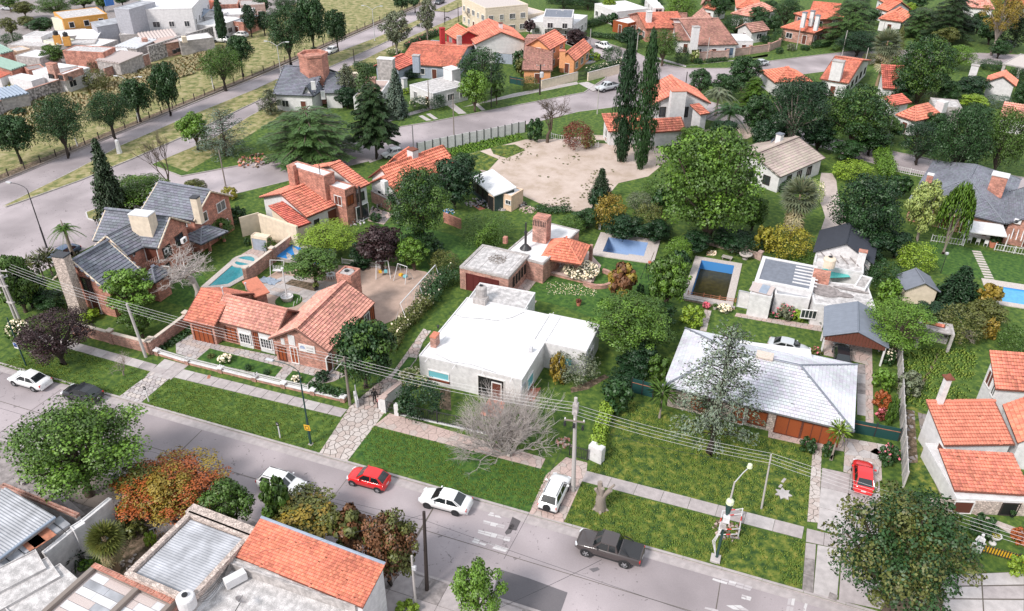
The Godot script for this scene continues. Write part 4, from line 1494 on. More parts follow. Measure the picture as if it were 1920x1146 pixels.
	area("road_patch",[V(-8.5,-41.2),V(-7.9,-41.6),V(-7.7,-41.4),V(-8.1,-41)],0.01,"asphalt_patch")
	for q in [[V(-18,-42.9),V(-16.1,-43),V(-16.1,-42.6),V(-17.9,-42.5)],[V(-18,-41.8),V(-15.2,-42),V(-15.2,-41.5),V(-17.9,-41.4)],[V(-18,-40.9),V(-14.9,-40.8),V(-15.1,-40.4),V(-18,-40.4)],[V(-17.8,-43.9),V(-17.2,-44),V(-16.6,-43.6),V(-17.9,-43.5)],[V(0.7,-44),V(3.6,-44),V(3.5,-43.5),V(0.6,-43.5)],[V(2.9,-43),V(3.6,-43),V(3.6,-42.6),V(2.9,-42.6)],[V(0.5,-40.9),V(1.5,-41),V(1.4,-40.4),V(0.4,-40.5)],[V(1.9,-41.6),V(3,-42),V(3.6,-41.7),V(2.5,-41.4)],[V(6.2,-43.9),V(6.7,-44),V(6.6,-42.4),V(6.1,-42.4)],[V(7.4,-43.9),V(7.6,-43.9),V(7.4,-42.6),V(7.2,-42.7)]]:
		worn_paint(q)
	for x in [-88,-80.6,-72,-64.2,-55.5,-47,-39.8,-31,-22.5,-15.1,-7,1.2,9.6,17]:
		area("road_joint",[V(x,-43.8),V(x+0.05,-43.8),V(x+between(-0.3,0.3)+0.05,-36.3),V(x+between(-0.3,0.3),-36.3)],0.009,"joint")
	area("road_joint",[V(-100,-40.3),V(40,-40.15),V(40,-40.1),V(-100,-40.24)],0.009,"joint")
	slabs("footway",[V(-76,-50.7),V(-58,-50.5),V(-57.8,-49.3),V(-76,-49.5)],11,1,0.12,["concrete","pale","concrete"],0.03,3)
	slabs("driveway_apron",[V(-58,-51.6),V(-54.9,-51.6),V(-54.9,-48.9),V(-57.8,-48.7)],2,2,0.122,["pale","concrete"],0.03,4)
	slabs("footway",[V(-54.9,-50.85),V(-35.7,-51.25),V(-35.7,-50),V(-54.9,-49.35)],13,1,0.12,["concrete","pale","concrete"],0.05,5)
	paving("footway",[V(-31.6,-52.2),V(-15.5,-51.6),V(-15.5,-50.2),V(-32.1,-50.05)],0.122,0.75,["pinkstone","flagstone","pinkstone"],0.03,0.4,6)
	slabs("footway",[V(-11.6,-51.4),V(6.9,-51.5),V(6.8,-50.1),V(-11.7,-50)],8,1,0.12,["concrete","pale","concrete"],0.03,7)
	paving("paver_drive",[V(-57.6,-49.3),V(-55.2,-49.2),V(-55.1,-44.8),V(-57.8,-44.8)],0.122,0.5,["pale","palestone","concrete"],0.06,0.12,8)
	paving("crazy_paved_drive",[V(-35.7,-51.6),V(-32.1,-51.8),V(-32,-44.9),V(-34.9,-44.8)],0.122,0.62,["palestone","flagstone","palestone"],0.06,0.44,9)
	paving("garden_path",[V(-35.7,-51.6),V(-32.1,-51.8),V(-32.2,-54.8),V(-33,-56.9),V(-33.1,-61.1),V(-33.9,-64.3),V(-34,-66.6),V(-35,-66.7),V(-34.4,-58.1),V(-35.1,-55.4),V(-35.4,-53.4)],0.122,0.62,["pinkstone","flagstone","palestone"],0.06,0.44,10)
	area("grass_strip",[V(-34,-57.2),V(-33.1,-57.1),V(-33.2,-61.3),V(-34.1,-61.2)],0.168,"grass_lush")
	paving("car_drive",[V(-14.8,-49.6),V(-13.8,-52.4),V(-11.8,-52.4),V(-11.6,-51.4),V(-11.7,-44.9),V(-14.7,-44.8)],0.122,0.7,["pinkstone","pinkstone","flagstone"],0.035,0.42,11)
	paving("school_forecourt",[V(-58.8,-54.3),V(-58.5,-56.4),V(-54.8,-55.8),V(-47.1,-56.3),V(-41,-56.4),V(-38.6,-56.1),V(-39.3,-54.6),V(-41.1,-53.2),V(-45.1,-53),V(-54.3,-52.6),V(-56.2,-52.8),V(-57.6,-52.9)],0.122,0.62,["concrete","flagstone","pale"],0.045,0.15,12)
	area("front_lawn",[V(-54.8,-54.9),V(-45.5,-54.8),V(-45.3,-53.1),V(-54.8,-52.6)],0.168,"grass_lush")
	area("front_lawn",[V(-44.2,-54.7),V(-41.5,-54.7),V(-41.6,-53.3),V(-44.1,-53)],0.168,"grass_lush")
	area("playground_sand",[V(-58.5,-66.7),V(-58,-71.8),V(-51.4,-76.1),V(-45.2,-78.3),V(-38.6,-78.7),V(-38.4,-75.9),V(-38.2,-68.4),V(-39.5,-66.1),V(-45.4,-62.6),V(-54.5,-62.7)],0.126,"sand")
	slabs("school_patio",[V(-58.2,-66.8),V(-56.3,-71.4),V(-49,-72.1),V(-49.2,-66.7)],6,5,0.13,["pale","flagstone","pale"],0.03,13)
	area("earth_bed",[V(-55.2,-69.5),V(-55,-70.8),V(-51.1,-70.9),V(-50.7,-69.3)],0.175,"dirt_dark")
	area("back_lawn",[V(-54.4,-89.6),V(-51.8,-88.7),V(-44.9,-89.6),V(-36.3,-88.6),V(-37.6,-82.5),V(-39.4,-78),V(-47.5,-82.6)],0.126,"grass_lush")
	area("empty_lot",[V(-51.7,-116.5),V(-49.6,-120.2),V(-44.6,-127.8),V(-38.1,-130.7),V(-32.2,-130.8),V(-21.9,-133.5),V(-19,-128),V(-20.7,-119.4),V(-24.5,-115),V(-25.3,-103.2),V(-30.8,-101.8),V(-37.4,-105.3),V(-45.9,-111.1)],0.126,"dirt")
	area("lot_grass",[V(-52,-115.8),V(-49.9,-119.6),V(-45.6,-117.4),V(-45.4,-112),V(-47.7,-112)],0.132,"grass_patchy")
	area("lot_grass",[V(-49.2,-122.3),V(-45.5,-124.9),V(-42.8,-122.9),V(-44.5,-118.3),V(-47.3,-119.3)],0.132,"grass_patchy")
	area("courtyard_lawn",[V(-26.2,-83),V(-23.6,-85.3),V(-21.1,-90.5),V(-13.6,-90.7),V(-12.4,-85),V(-14.3,-74.7),V(-21,-76.8),V(-26.6,-77.4)],0.126,"grass_lush")
	paving("courtyard",[V(-28.8,-78.6),V(-29.7,-86),V(-26.9,-85.5),V(-26.5,-83.4),V(-26.8,-77.3),V(-27.8,-76.9)],0.126,0.7,["pinkstone","flagstone"],0.04,0.4,14)
	paving("stepping_terrace",[V(-27.1,-76.7),V(-25,-77),V(-25.1,-75.2),V(-26.9,-74.5)],0.128,0.7,["palestone","flagstone"],0.05,0.4,15)
	area("gazebo_terrace",[V(-26.4,-83.8),V(-27.4,-87.6),V(-22.8,-91.4),V(-20.1,-88.1),V(-19.9,-83.5),V(-23.7,-83.4)],0.2,"pinkstone")
	area("gravel_drive",[V(5.2,-131.3),V(6.9,-131.7),V(7.6,-128.6),V(7.9,-123.7),V(8.5,-119.2),V(9.7,-111.9),V(6,-109.6),V(6.4,-114),V(5.9,-117.2),V(5.2,-120.5),V(5.1,-126.5)],0.126,"gravel")
	area("dirt_lane",[V(-38.1,-130.7),V(-21.8,-135.5),V(-7.9,-142.8),V(-4.9,-150.6),V(-8.9,-151.5),V(-22.4,-138.1),V(-35.1,-134.2)],0.13,"dirt")
	area("front_lawn",[V(-10.2,-62.6),V(-8,-63),V(-4.4,-61.5),V(3.1,-61.9),V(7.1,-61.9),V(7.1,-59.6),V(7.1,-51.6),V(4,-51.4),V(-11.5,-51.4),V(-10.6,-53.9),V(-11.1,-59.6)],0.126,"grass_patchy")
	area("verge_lawn",[V(-11.6,-49.9),V(4.2,-49.9),V(7.1,-49.9),V(7,-44.9),V(-11.7,-44.7)],0.126,"grass_patchy")
	area("verge_lawn",[V(-72.9,-46.8),V(-68,-49.4),V(-57.6,-49.3),V(-57.8,-44.9),V(-66.6,-44.4),V(-73.2,-44.6),V(-77.8,-45.2)],0.126,"grass")
	area("verge_lawn",[V(-45.1,-49.5),V(-35.8,-50),V(-35,-44.9),V(-54.9,-44.9),V(-55.2,-49.2)],0.126,"grass")
	area("verge_lawn",[V(-32.3,-49.9),V(-20.9,-50.3),V(-14.5,-50.3),V(-14.7,-44.9),V(-32.3,-45.5)],0.126,"grass_lush")
	paving("house_apron",[V(3,-63.3),V(6.1,-63),V(7.9,-63.3),V(9.9,-64.3),V(9.8,-62.3),V(7.1,-61.9),V(3.1,-61.8)],0.13,0.8,["pinkstone","flagstone"],0.035,0.42,16)
	paving("parking_court",[V(9.9,-64.3),V(14.2,-64.7),V(13,-63),V(13,-59.5),V(12.4,-59.2),V(9.8,-59.5)],0.126,0.85,["palestone","pale","flagstone"],0.035,0.42,17)
	paving("stone_walk",[V(7.1,-61.9),V(7.9,-62.1),V(7.9,-59.9),V(8,-52.4),V(7.1,-52.2),V(7.1,-60.3)],0.128,0.6,["palestone","palestone","flagstone"],0.05,0.42,18)
	slabs("concrete_drive",[V(8,-59.3),V(10.4,-59.4),V(10,-51.6),V(7.9,-51.7)],1,3,0.126,["pale","concrete"],0.04,19)
	slabs("concrete_drive",[V(10.4,-59.4),V(12.8,-59.4),V(12.9,-51.8),V(10,-51.6)],1,2,0.126,["pale","concrete"],0.04,20)
	slabs("concrete_drive",[V(7.1,-51.4),V(9.9,-51.5),V(9.8,-50.1),V(7.1,-49.9)],2,1,0.126,["concrete"],0.04,21)
	slabs("concrete_drive",[V(8,-49.9),V(9.8,-50.1),V(9.6,-44.9),V(7.9,-44.9)],1,1,0.126,["pale"],0.04,22)
	slabs("concrete_drive",[V(9.9,-51.5),V(12.9,-51.8),V(12.9,-45.2),V(9.7,-44.9)],1,2,0.126,["concrete"],0.04,23)
	slabs("concrete_drive",[V(7.1,-49.8),V(7.9,-49.9),V(7.9,-44.9),V(7.1,-44.9)],1,3,0.126,["concrete","old"],0.04,24)
	paving("carport_court",[V(7.2,-81.6),V(12.4,-81.7),V(12.4,-66.5),V(11.7,-66.6),V(11.7,-77.5),V(10.8,-77.6),V(7.5,-77.7)],0.128,0.7,["pinkstone","flagstone"],0.04,0.42,25)
	slabs("side_strip",[V(10.9,-77.3),V(11.7,-77.4),V(11.8,-68.4),V(10.9,-68.3)],1,5,0.13,["old","pale","old"],0.04,26)
	paving("back_path",[V(-2.4,-82.9),V(0.7,-83.1),V(7.1,-83.6),V(7.1,-82.4),V(-2.5,-82.1)],0.128,0.6,["pinkstone","flagstone"],0.04,0.42,27)
	paving("pool_path",[V(-6,-82.3),V(-5.2,-82.3),V(-5.1,-77.7),V(-5.8,-77.7)],0.128,0.6,["palestone","flagstone"],0.04,0.42,28)
	area("side_yard",[V(15,-71.9),V(17.6,-71.3),V(17.9,-66.6),V(18.8,-59.1),V(17.3,-59),V(15,-59.7),V(15,-62.7)],0.126,"grass_patchy")
	paving("wheel_track",[V(16.5,-70.8),V(17.5,-70.8),V(17.7,-63.7),V(18.8,-59.2),V(17.8,-59.1),V(16.9,-62.6),V(16.7,-63.3)],0.128,0.8,["old","old","wood_gray"],0.06,0.42,29)
	paving("wheel_track",[V(15.2,-71),V(16.2,-70.9),V(16.1,-63.1),V(15.1,-62.7)],0.128,0.6,["old","dirt_dark"],0.2,0.42,30,"dirt_dark")
	area("foot_trail",[V(19.2,-83.2),V(19.4,-83.1),V(18.2,-78.6),V(17.4,-76.1),V(17,-75.9),V(18,-79)],0.128,"dirt_dark")
	area("red_walk",[V(-23.5,-58.4),V(-22,-58.5),V(-21.2,-55.3),V(-23.4,-55.1)],0.13,"clay")
	area("red_walk",[V(-20.6,-60.5),V(-19.2,-61.3),V(-19.2,-58.9),V(-20.1,-58.8)],0.13,"clay")
	area("dirt_bed",[V(-16.4,-62.3),V(-13.7,-65.8),V(-13.2,-65.5),V(-14.7,-62.7),V(-16.1,-61.6)],0.13,"dirt_dark")
	area("dirt_bed",[V(-28.7,-57.6),V(-27.7,-57.8),V(-26.2,-54.7),V(-27.4,-54.6)],0.13,"dirt_dark")
	slabs("neighbour_drive",[V(16.8,-50.1),V(23.2,-52.9),V(22.3,-47),V(17,-45.5)],2,4,0.126,["pale","concrete","pale"],0.12,31)
	slabs("front_walk",[V(18.6,-58.7),V(23.8,-57.5),V(23.7,-56.2),V(20.9,-57.8)],4,1,0.126,["pinkstone","flagstone"],0.03,32)
	area("tree_pit",[V(12.9,-48.4),V(16.8,-49.9),V(17.2,-46.2),V(12.9,-44.6)],0.126,"dirt_dark")
	area("pool_lawn",[V(-67.2,-61),V(-67.8,-66.9),V(-66.4,-68.2),V(-62.9,-65.3),V(-62.1,-60.8)],0.126,"grass_lush")
	area("terrace_lawn",[V(20,-111.1),V(31.6,-111.1),V(30.3,-101.9),V(26.2,-102.5),V(20.8,-101.9)],0.126,"grass_lush")
	var steps:=Node3D.new()
	steps.name="stepping_stone_path"
	add_child(steps)
	steps.set_meta("kind","structure")
	for i in 12:obj("stepping_stone",boxm(W(1.1,0.05,0.42)),M["palestone"],steps,put(v3(V(25.8,-110.2).lerp(V(26.5,-102.4),i/11.0),0.12),0.15))
	area("villa_path",[V(-65.6,-140.4),V(-61.1,-136.1),V(-59.8,-137),V(-65.3,-142.3)],0.13,"pale")
	for q in [[V(-67.7,-132.2),V(-65.2,-130.3),V(-64.4,-131),V(-67.2,-132.9)],[V(-66.9,-133.8),V(-64.1,-131.5),V(-63.6,-132.2),V(-66.3,-134.4)],[V(-60.3,-142.5),V(-57.8,-139.6),V(-57.2,-140.2),V(-59.9,-143.2)],[V(-45.6,-164.2),V(-41.1,-159.9),V(-39.5,-162.5),V(-44,-165.9)]]:
		area("driveway",q,0.13,"pale")
	slabs("footway",[V(-72.8,-128),V(-66.1,-142),V(-65.1,-141.1),V(-71.7,-126.5)],14,1,0.122,["concrete","pale"],0.05,33)
	slabs("footway",[V(-62,-140.1),V(-56,-151.8),V(-46.1,-165.1),V(-45.3,-163.5)],14,1,0.122,["concrete","pale"],0.05,34)
	slabs("footway",[V(-35.1,-192.1),V(-26.4,-186.8),V(-26.2,-185.3),V(-34.7,-190.3)],9,1,0.124,["pale"],0.05,35)
	slabs("footway",[V(-26.4,-186.8),V(-16.8,-195.1),V(-9.8,-204.5),V(-9.6,-201.9)],9,1,0.124,["pale"],0.05,36)
	slabs("footway",[V(-65.6,-108.9),V(-63.6,-113.6),V(-62.9,-112.8),V(-64.7,-108)],6,1,0.124,["concrete"],0.05,37)
	pools()
	scatter("dry_straw","tall dry straw swaying in the field beside the avenue",[V(-141.5,-125.2),V(-140.4,-132),V(-137.4,-140.1),V(-134.7,-153.7),V(-131.3,-164.6),V(-125,-140.6),V(-127,-129),V(-127.9,-113.5)],9000,0.6,0.16,"straw",0.12,6,0.55)
	scatter("dry_straw","tall dry straw along the graffiti wall",[V(-139.8,-104.4),V(-141.5,-113.4),V(-139.3,-118.1),V(-133,-118.7),V(-125.2,-106.1),V(-127.5,-97.5),V(-134.3,-97.8)],3500,0.6,0.16,"straw",0.12,6,0.55)
	scatter("lot_weeds","low weeds and litter spread over the bare dirt lot",[V(-51.5,-116.5),V(-44.5,-127.6),V(-32.1,-130.2),V(-24.7,-116),V(-25.6,-103.5),V(-30.9,-102.1),V(-37.4,-105.3)],900,0.2,0.12,"l_olive",0.126,5,1.1)
	scatter("lot_weeds","green weeds along the foot of the white panel fence",[V(-59.5,-115.5),V(-54.8,-124),V(-49,-132.9),V(-44.7,-128.1),V(-50,-119.8),V(-54.3,-113.9)],1300,0.32,0.13,"l_bright",0.126,5,0.8)
	scatter("lawn_tufts","coarse uneven grass on the lawn before the grey metal roofed house",[V(-10.2,-62.4),V(-4.3,-61.2),V(7,-61.6),V(7.1,-52),V(-11.5,-51.4),V(-10.5,-54.2)],6500,0.09,0.09,"blade",0.126,5,0.8)
	scatter("lawn_tufts","coarse uneven grass on the verge beside the parked pickup",[V(-11.5,-49.7),V(4.2,-49.9),V(7,-49.9),V(7,-45.1),V(-11.5,-45)],5500,0.09,0.09,"blade",0.126,5,0.8)
	scatter("lawn_tufts","grass on the verge before the school fence",[V(-45,-49.5),V(-35.9,-49.9),V(-35.2,-45.1),V(-54.7,-44.9),V(-55.1,-49.1)],5200,0.08,0.08,"blade",0.126,5,0.8)
	scatter("lawn_tufts","dense grass on the verge before the white flat roofed house",[V(-32.1,-49.9),V(-20.9,-50.1),V(-14.7,-50),V(-14.7,-45),V(-32.2,-45.5)],5200,0.08,0.08,"blade",0.126,5,0.8)
	scatter("lawn_tufts","grass on the verge beside the plum tree",[V(-72.9,-46.8),V(-67.8,-49.3),V(-57.7,-49.2),V(-57.9,-45),V(-66.7,-44.5),V(-73.3,-44.7)],3600,0.08,0.08,"blade",0.126,5,0.8)
	scatter("yard_tufts","unmown grass in the yard left of the red tiled house",[V(15.4,-82.3),V(23.4,-84.8),V(21.3,-74.5),V(17.7,-71.5),V(15.1,-71.9)],1500,0.2,0.09,"blade",0.126,5,0.8)
func worn_paint(q:Array)->void:
	var o:=Node3D.new()
	o.name=numbered("road_marking")
	add_child(o)
	o.set_meta("kind","structure")
	var n:=maxi(2,int(q[0].distance_to(q[1])/0.55))
	for i in n:
		for j in 2:
			if rng.randf()<0.14:continue
			var s0:=float(i)/n
			var s1:=(i+between(0.82,1.0))/n
			var t0:=j*0.5
			var t1:=t0+between(0.36,0.5)
			var at:=func(s,t):return q[0].lerp(q[1],s).lerp(q[3].lerp(q[2],s),t+between(-0.04,0.04))
			area("paint",[at.call(s0,t0),at.call(s1,t0),at.call(s1,t1),at.call(s0,t1)],0.011,"paint" if rng.randf()<0.6 else "paint_worn","",o)
var POOL_BLUE:=[V(-22.1,-90.4),V(-13.9,-91),V(-13.6,-97.9)]
var POOL_GREEN:=[V(-9,-84.2),V(-3,-84.3),V(-2.9,-95.2)]
var POOL_RIGHT:=[V(25.7,-96.1),V(35.1,-96.4),V(27.4,-102.4)]
func pool_rect(p:Array)->Array:
	var f:=frame_of(p[0],p[1],p[2])
	var out:=[]
	for c in [[-1,-1],[1,-1],[1,1],[-1,1]]:
		var q:Vector3=f.xf*W(c[0]*f.L/2,0,c[1]*f.D/2)
		out.append(V(q.x,q.z))
	return out
func pool(called:String,label:String,p:Array,rims:Array,depth:float,inner:String,rim:String,water:="",level:=0.0)->Node3D:
	var f:=frame_of(p[0],p[1],p[2])
	var o:=thing(called,label,"swimming pool",f.xf.origin)
	o.basis=f.xf.basis
	var x:float=f.L/2
	var z:float=f.D/2
	var a:float=-x+rims[0]
	var b:float=x-rims[1]
	var c:float=-z+rims[2]
	var d:float=z-rims[3]
	var st:=begin()
	var y:=0.24
	box(st,W(-x,-0.3,-z),W(a,y,z))
	box(st,W(b,-0.3,-z),W(x,y,z))
	box(st,W(a,-0.3,-z),W(b,y,c))
	box(st,W(a,-0.3,d),W(b,y,z))
	obj("surround",st.commit(),M[rim],o)
	var w:=begin()
	for q in [[W(a,0,c),W(b,0,c),W(0,0,1)],[W(a,0,d),W(b,0,d),W(0,0,-1)],[W(a,0,c),W(a,0,d),W(1,0,0)],[W(b,0,c),W(b,0,d),W(-1,0,0)]]:
		var off:Vector3=q[2]*0.01
		poly(w,[q[0]+off+W(0,y-0.02,0),q[1]+off+W(0,y-0.02,0),q[1]+off+W(0,-depth,0),q[0]+off+W(0,-depth,0)],q[2])
	poly(w,[W(a,-depth,c),W(b,-depth,c),W(b,-depth,d),W(a,-depth,d)],UP)
	obj("basin",w.commit(),M[inner],o)
	if water!="":
		var s:=begin()
		poly(s,[W(a,level,c),W(b,level,c),W(b,level,d),W(a,level,d)],UP)
		obj("water",s.commit(),M[water],o)
	o.set_meta("inner",[a,b,c,d])
	return o
func pools()->void:
	var p:=pool("empty_pool","empty blue tiled pool with pale surround behind the hip roofed gazebo",POOL_BLUE,[1.3,1.5,1.2,1.3],1.7,"pool_tile","palestone")
	var r:Array=p.get_meta("inner")
	var st:=begin()
	for i in 4:box(st,W(lerpf(r[0],r[1],0.62),-1.7,r[3]-1.9+i*0.3),W(r[1],-1.3+i*0.4,r[3]))
	obj("steps",st.commit(),M["palestone"],p)
	var line:=begin()
	box(line,W(lerpf(r[0],r[1],0.34),-1.69,r[3]-1.5),W(lerpf(r[0],r[1],0.46),-1.6,r[3]-0.4))
	obj("drain_cover",line.commit(),M["white"],p)
	pool("murky_pool","half empty pool with blue walls and murky brown water",POOL_GREEN,[0.9,0.9,0.9,0.7],2.2,"pool_blue","palestone","water_murky",-1.05)
	pool("garden_pool","full light blue pool at the right edge beside the lawn",POOL_RIGHT,[0.9,1.0,1.5,0.9],1.5,"pool_blue","palestone","water_blue",0.08)
	var o:=thing("teal_pool","long teal pool with a round spa beside the slate roofed brick house","swimming pool",v3(V(-62.9,-68.9),0.0))
	var c:Vector2=V(-62.9,-68.9)
	var outline:=[V(-63.5,-65.6),V(-64.2,-72.1),V(-61.2,-72.1),V(-60.7,-71.5),V(-61.6,-66.9)]
	var w:=begin()
	var ring:=outline.map(func(q):return v3(q-c,0.1))
	for i in range(1,ring.size()-1):poly(w,[ring[0],ring[i],ring[i+1]],UP)
	obj("water",w.commit(),M["water_teal"],o)
	var rim:=begin()
	for i in ring.size():
		var a:Vector3=ring[i]
		var b:Vector3=ring[(i+1) % ring.size()]
		var n:=(b-a).cross(UP).normalized()
		if n.dot((a+b)/2-(ring[0]+ring[2])/2)<0:n=-n
		var e:=(b-a).normalized()*0.4
		var up:=W(0,0.1,0)
		var q:=[a-e+up,b+e+up,b+e+n*0.75+up,a-e+n*0.75+up]
		up=W(0,0.1+i*0.003,0)
		poly(rim,[a-e+up,b+e+up,b+e+n*0.75+up,a-e+n*0.75+up],UP)
		flatpoly(rim,[a-e+up,b+e+up,b+e-W(0,0.3,0),a-e-W(0,0.3,0)],-n)
	obj("coping",rim.commit(),M["palestone"],o)
	var spa:=V(-63.3,-72.6)-c
	obj("spa_rim",lathem([V(1.25,0.0),V(1.25,0.22),V(1.75,0.22),V(1.75,0.0)],22),M["palestone"],o,put(v3(spa)))
	obj("spa_water",lathem([V(1.25,0.16),V(0,0.16)],22),M["water_teal"],o,put(v3(spa)))
	var t:=thing("covered_pool","raised pool under a bright blue sheet behind the school","swimming pool",v3(V(-56.7,-76.6),0.1))
	var f:=frame_of(V(-58.9,-73.4),V(-52.6,-73.6),V(-59.1,-78))
	t.basis=f.xf.basis
	obj("pool_wall",boxm(W(f.L,0.55,f.D)),M["dirty"],t)
	var sh:=begin()
	for i in 8:
		for j in 6:
			var q:=[]
			for e in [[0,0],[1,0],[1,1],[0,1]]:
				var u:float=(i+e[0])/8.0-0.5
				var v:float=(j+e[1])/6.0-0.5
				q.append(W(u*f.L*0.97,0.62-0.1*(1-4*u*u)+0.05*sin(u*31+v*17),v*f.D*0.97))
			flatpoly(sh,q,UP)
	obj("blue_sheet",sh.commit(),M["tarp_blue"],t)
	var ov:=thing("oval_pool","small oval pool with pale rim beside the orange house","swimming pool",v3(V(-50.8,-183.7),0.1))
	obj("rim",lathem([V(2.9,0.0),V(2.9,0.25),V(3.7,0.25),V(3.7,0)],26),M["palestone"],ov,put(ZERO,0.3,W(1.15,1,1.5)))
	obj("water",lathem([V(2.9,0.2),V(0,0.2)],26),M["water_blue"],ov,put(ZERO,0.3,W(1.15,1,1.5)))
	var fp:=thing("far_pool","far small blue pool behind the tan tiled house","swimming pool",v3(V(-15.2,-231.1),0.1))
	obj("rim",boxm(W(6.4,0.3,10)),M["palestone"],fp)
	obj("water",boxm(W(5,0.04,8.4)),M["water_blue"],fp,put(W(0,0.3,0)))
func near_houses()->void:
	var h:Node3D
	var b:Dictionary
	h=house("brick_house","two storey brick house with grey slate roof and pale stone chimney")
	b=block(h,"g1",V(-77.3,-63.1),V(-68.6,-64.4),V(-67.9,-71.6),5.0,7.5,"redbrick","slate",{"k":1.15,"verge":"cream"})
	win(b,"r",-1.2,3.1,1.5,1.3,"k")
	win(b,"r",1.6,2.9,1.4,1.3,"k")
	win(b,"r",2.4,0.9,1.2,1.2,"k")
	win(b,"f",3.0,2.9,1.6,2.0,"D")
	win(b,"f",4.4,0.3,1.0,2.0,"D")
	b=block(h,"g2",V(-76.4,-55.8),V(-68.3,-55.8),V(-67.6,-61),3.7,6.9,"redbrick","slate",{"k":1.15,"verge":"cream"})
	win(b,"f",0.6,2.9,1.2,1.7,"k")
	win(b,"f",1.0,0.2,1.1,2.0,"D")
	win(b,"r",-1.5,0.9,1.3,1.2,"k")
	block(h,"g2",V(-76.2,-62.2),V(-70.8,-61.7),V(-70.5,-67.3),4.9,6.9,"redbrick","slate",{"k":1.15,"verge":"cream"})
	block(h,"g1",V(-77.9,-71.8),V(-69.6,-72),V(-68.9,-80.2),5.0,7.4,"redbrick","slate",{"k":1.15,"verge":"cream","auto":1})
	block(h,"hip",V(-67.8,-70.4),V(-66.9,-74.7),V(-71.1,-72.3),2.7,3.7,"","slate",{"k":1.15,"verge":"cream"})
	for p in [V(-69.2,-76.2),V(-69.2,-73.3)]:part_at(h,"carport_post",boxm(W(0.3,2.7,0.3)),"redbrick",v3(p,0.1))
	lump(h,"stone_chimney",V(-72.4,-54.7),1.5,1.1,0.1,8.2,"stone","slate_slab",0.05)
	lump(h,"cream_chimney",V(-71.3,-65.8),2.6,1.5,5.6,8.5,"cream","mwhite",0.04)
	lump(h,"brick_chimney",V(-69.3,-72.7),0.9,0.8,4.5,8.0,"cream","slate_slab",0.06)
	block(h,"hip",V(-68.3,-60.3),V(-66,-60.3),V(-66.7,-63.1),3.0,4.1,"redbrick","slate",{"k":1.15,"verge":"cream"})
	for q in [[W(-1.9,3.2,0),W(-71.25,4.2,-63.13)],[ZERO,W(-69.29,3.4,-66.04)],[ZERO,W(-67.36,4.6,-67.38)],[ZERO,W(-72.92,4.6,-55.7)]]:air_conditioner(h,q[1],PI/2)
	var bal:=begin()
	for i in 11:lathe(bal,[V(0.05,0),V(0.09,0.25),V(0.05,0.5),V(0.07,0.75)],6,h.transform.affine_inverse()*v3(V(-69.6,-61.9).lerp(V(-69.4,-64.8),i/10.0),2.9))
	tag(obj("balusters",bal.commit(),M["palebrick"],h),"","","","stuff")
	wall_line("stone_plinth","low white stone edging along the brick house garden","wall",[V(-68.4,-62),V(-68.3,-71.1)],0.45,0.3,"stone")
	h=house("tower_house","cream walled house with orange tile roof and a flat topped brick tower")
	b=block(h,"g1",V(-59.3,-81.5),V(-57.7,-86.4),V(-70.7,-80),3.0,5.0,"white","tile",{"k":1.25})
	for q in [[-2.2,0.15,2.0,2.3,"D"],[0.8,0.9,0.7,1.0,"k"]]:win(b,"r",q[0],q[1],q[2],q[3],q[4])
	block(h,"s",V(-59.3,-78.8),V(-58.3,-81),V(-65.5,-80.4),2.7,3.6,"cream","tile_red",{"k":1.25,"ov":0.15})
	block(h,"flat",V(-65.9,-87.6),V(-59,-86.1),V(-58.2,-88),7.2,0,"redbrick","membrane")
	b=block(h,"flat",V(-59.3,-86.9),V(-56,-86.2),V(-55.1,-88.2),5.6,0,"redbrick","membrane")
	win(b,"f",0.3,3.1,1.2,1.3,"q")
	win(b,"r",0.2,3.2,1.2,1.3,"s")
	b=block(h,"g1",V(-54.9,-88.1),V(-54.3,-90.2),V(-65.2,-92.9),5.2,7.2,"white","tile",{"k":1.25})
	win(b,"r",0.5,3.2,1.1,1.1,"k")
	win(b,"r",0.5,0.2,2.2,2.2,"w")
	lump(h,"flue",V(-53.6,-86.1),0.26,0.26,2.0,6.6,"wood_dark")
	lump(h,"chimney",V(-64.3,-86.9),0.7,0.6,5.0,7.8,"redbrick")
	part_at(h,"vent_pipe",tubem([ZERO,W(0,1.5,0)],[0.06,0.06],6),"iron",W(-59.81,7.2,-86.53))
	air_conditioner(h,W(-59.52,2,-83.52),PI/2)
	h=house("cream_wall","high cream plastered wall with a small blue garage door","wall")
	b=block(h,"flat",V(-65.1,-78.9),V(-58.3,-77.5),V(-65.1,-79.2),3.7,0,"cream","cream",{"parapet":0.05})
	block(h,"flat",V(-67.7,-78.2),V(-66.3,-80.5),V(-67.7,-78.4),3.0,0,"cream","cream",{"parapet":0.05})
	b=block(h,"flat",V(-64.2,-75.7),V(-61.9,-75.8),V(-62,-76.8),2.2,0,"cream","cream",{"parapet":0.05})
	win(b,"f",0,0.1,2.2,1.75,"c")
	h=house("red_roof_house","low house with steep bright orange tile roofs behind the upright tree")
	block(h,"g1",V(-58.6,-97),V(-53.9,-108.7),V(-52.6,-95),2.8,5.2,"white","tile_orange",{"k":1.3})
	b=block(h,"g2",V(-57.5,-94.8),V(-52.1,-93.5),V(-51.5,-97.8),2.8,4.5,"white","tile_orange",{"k":1.3})
	win(b,"f",-0.6,0.9,1.2,1.2,"w")
	win(b,"f",1.4,0.9,1.0,1.2,"k")
	block(h,"g2",V(-58.4,-101.7),V(-54.7,-101.5),V(-55.5,-106.2),2.8,4.6,"white","tile_orange",{"k":1.3})
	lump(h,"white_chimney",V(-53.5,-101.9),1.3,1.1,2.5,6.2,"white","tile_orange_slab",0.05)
	lump(h,"white_chimney",V(-53.3,-92.4),0.9,0.7,3.0,5.0,"white")
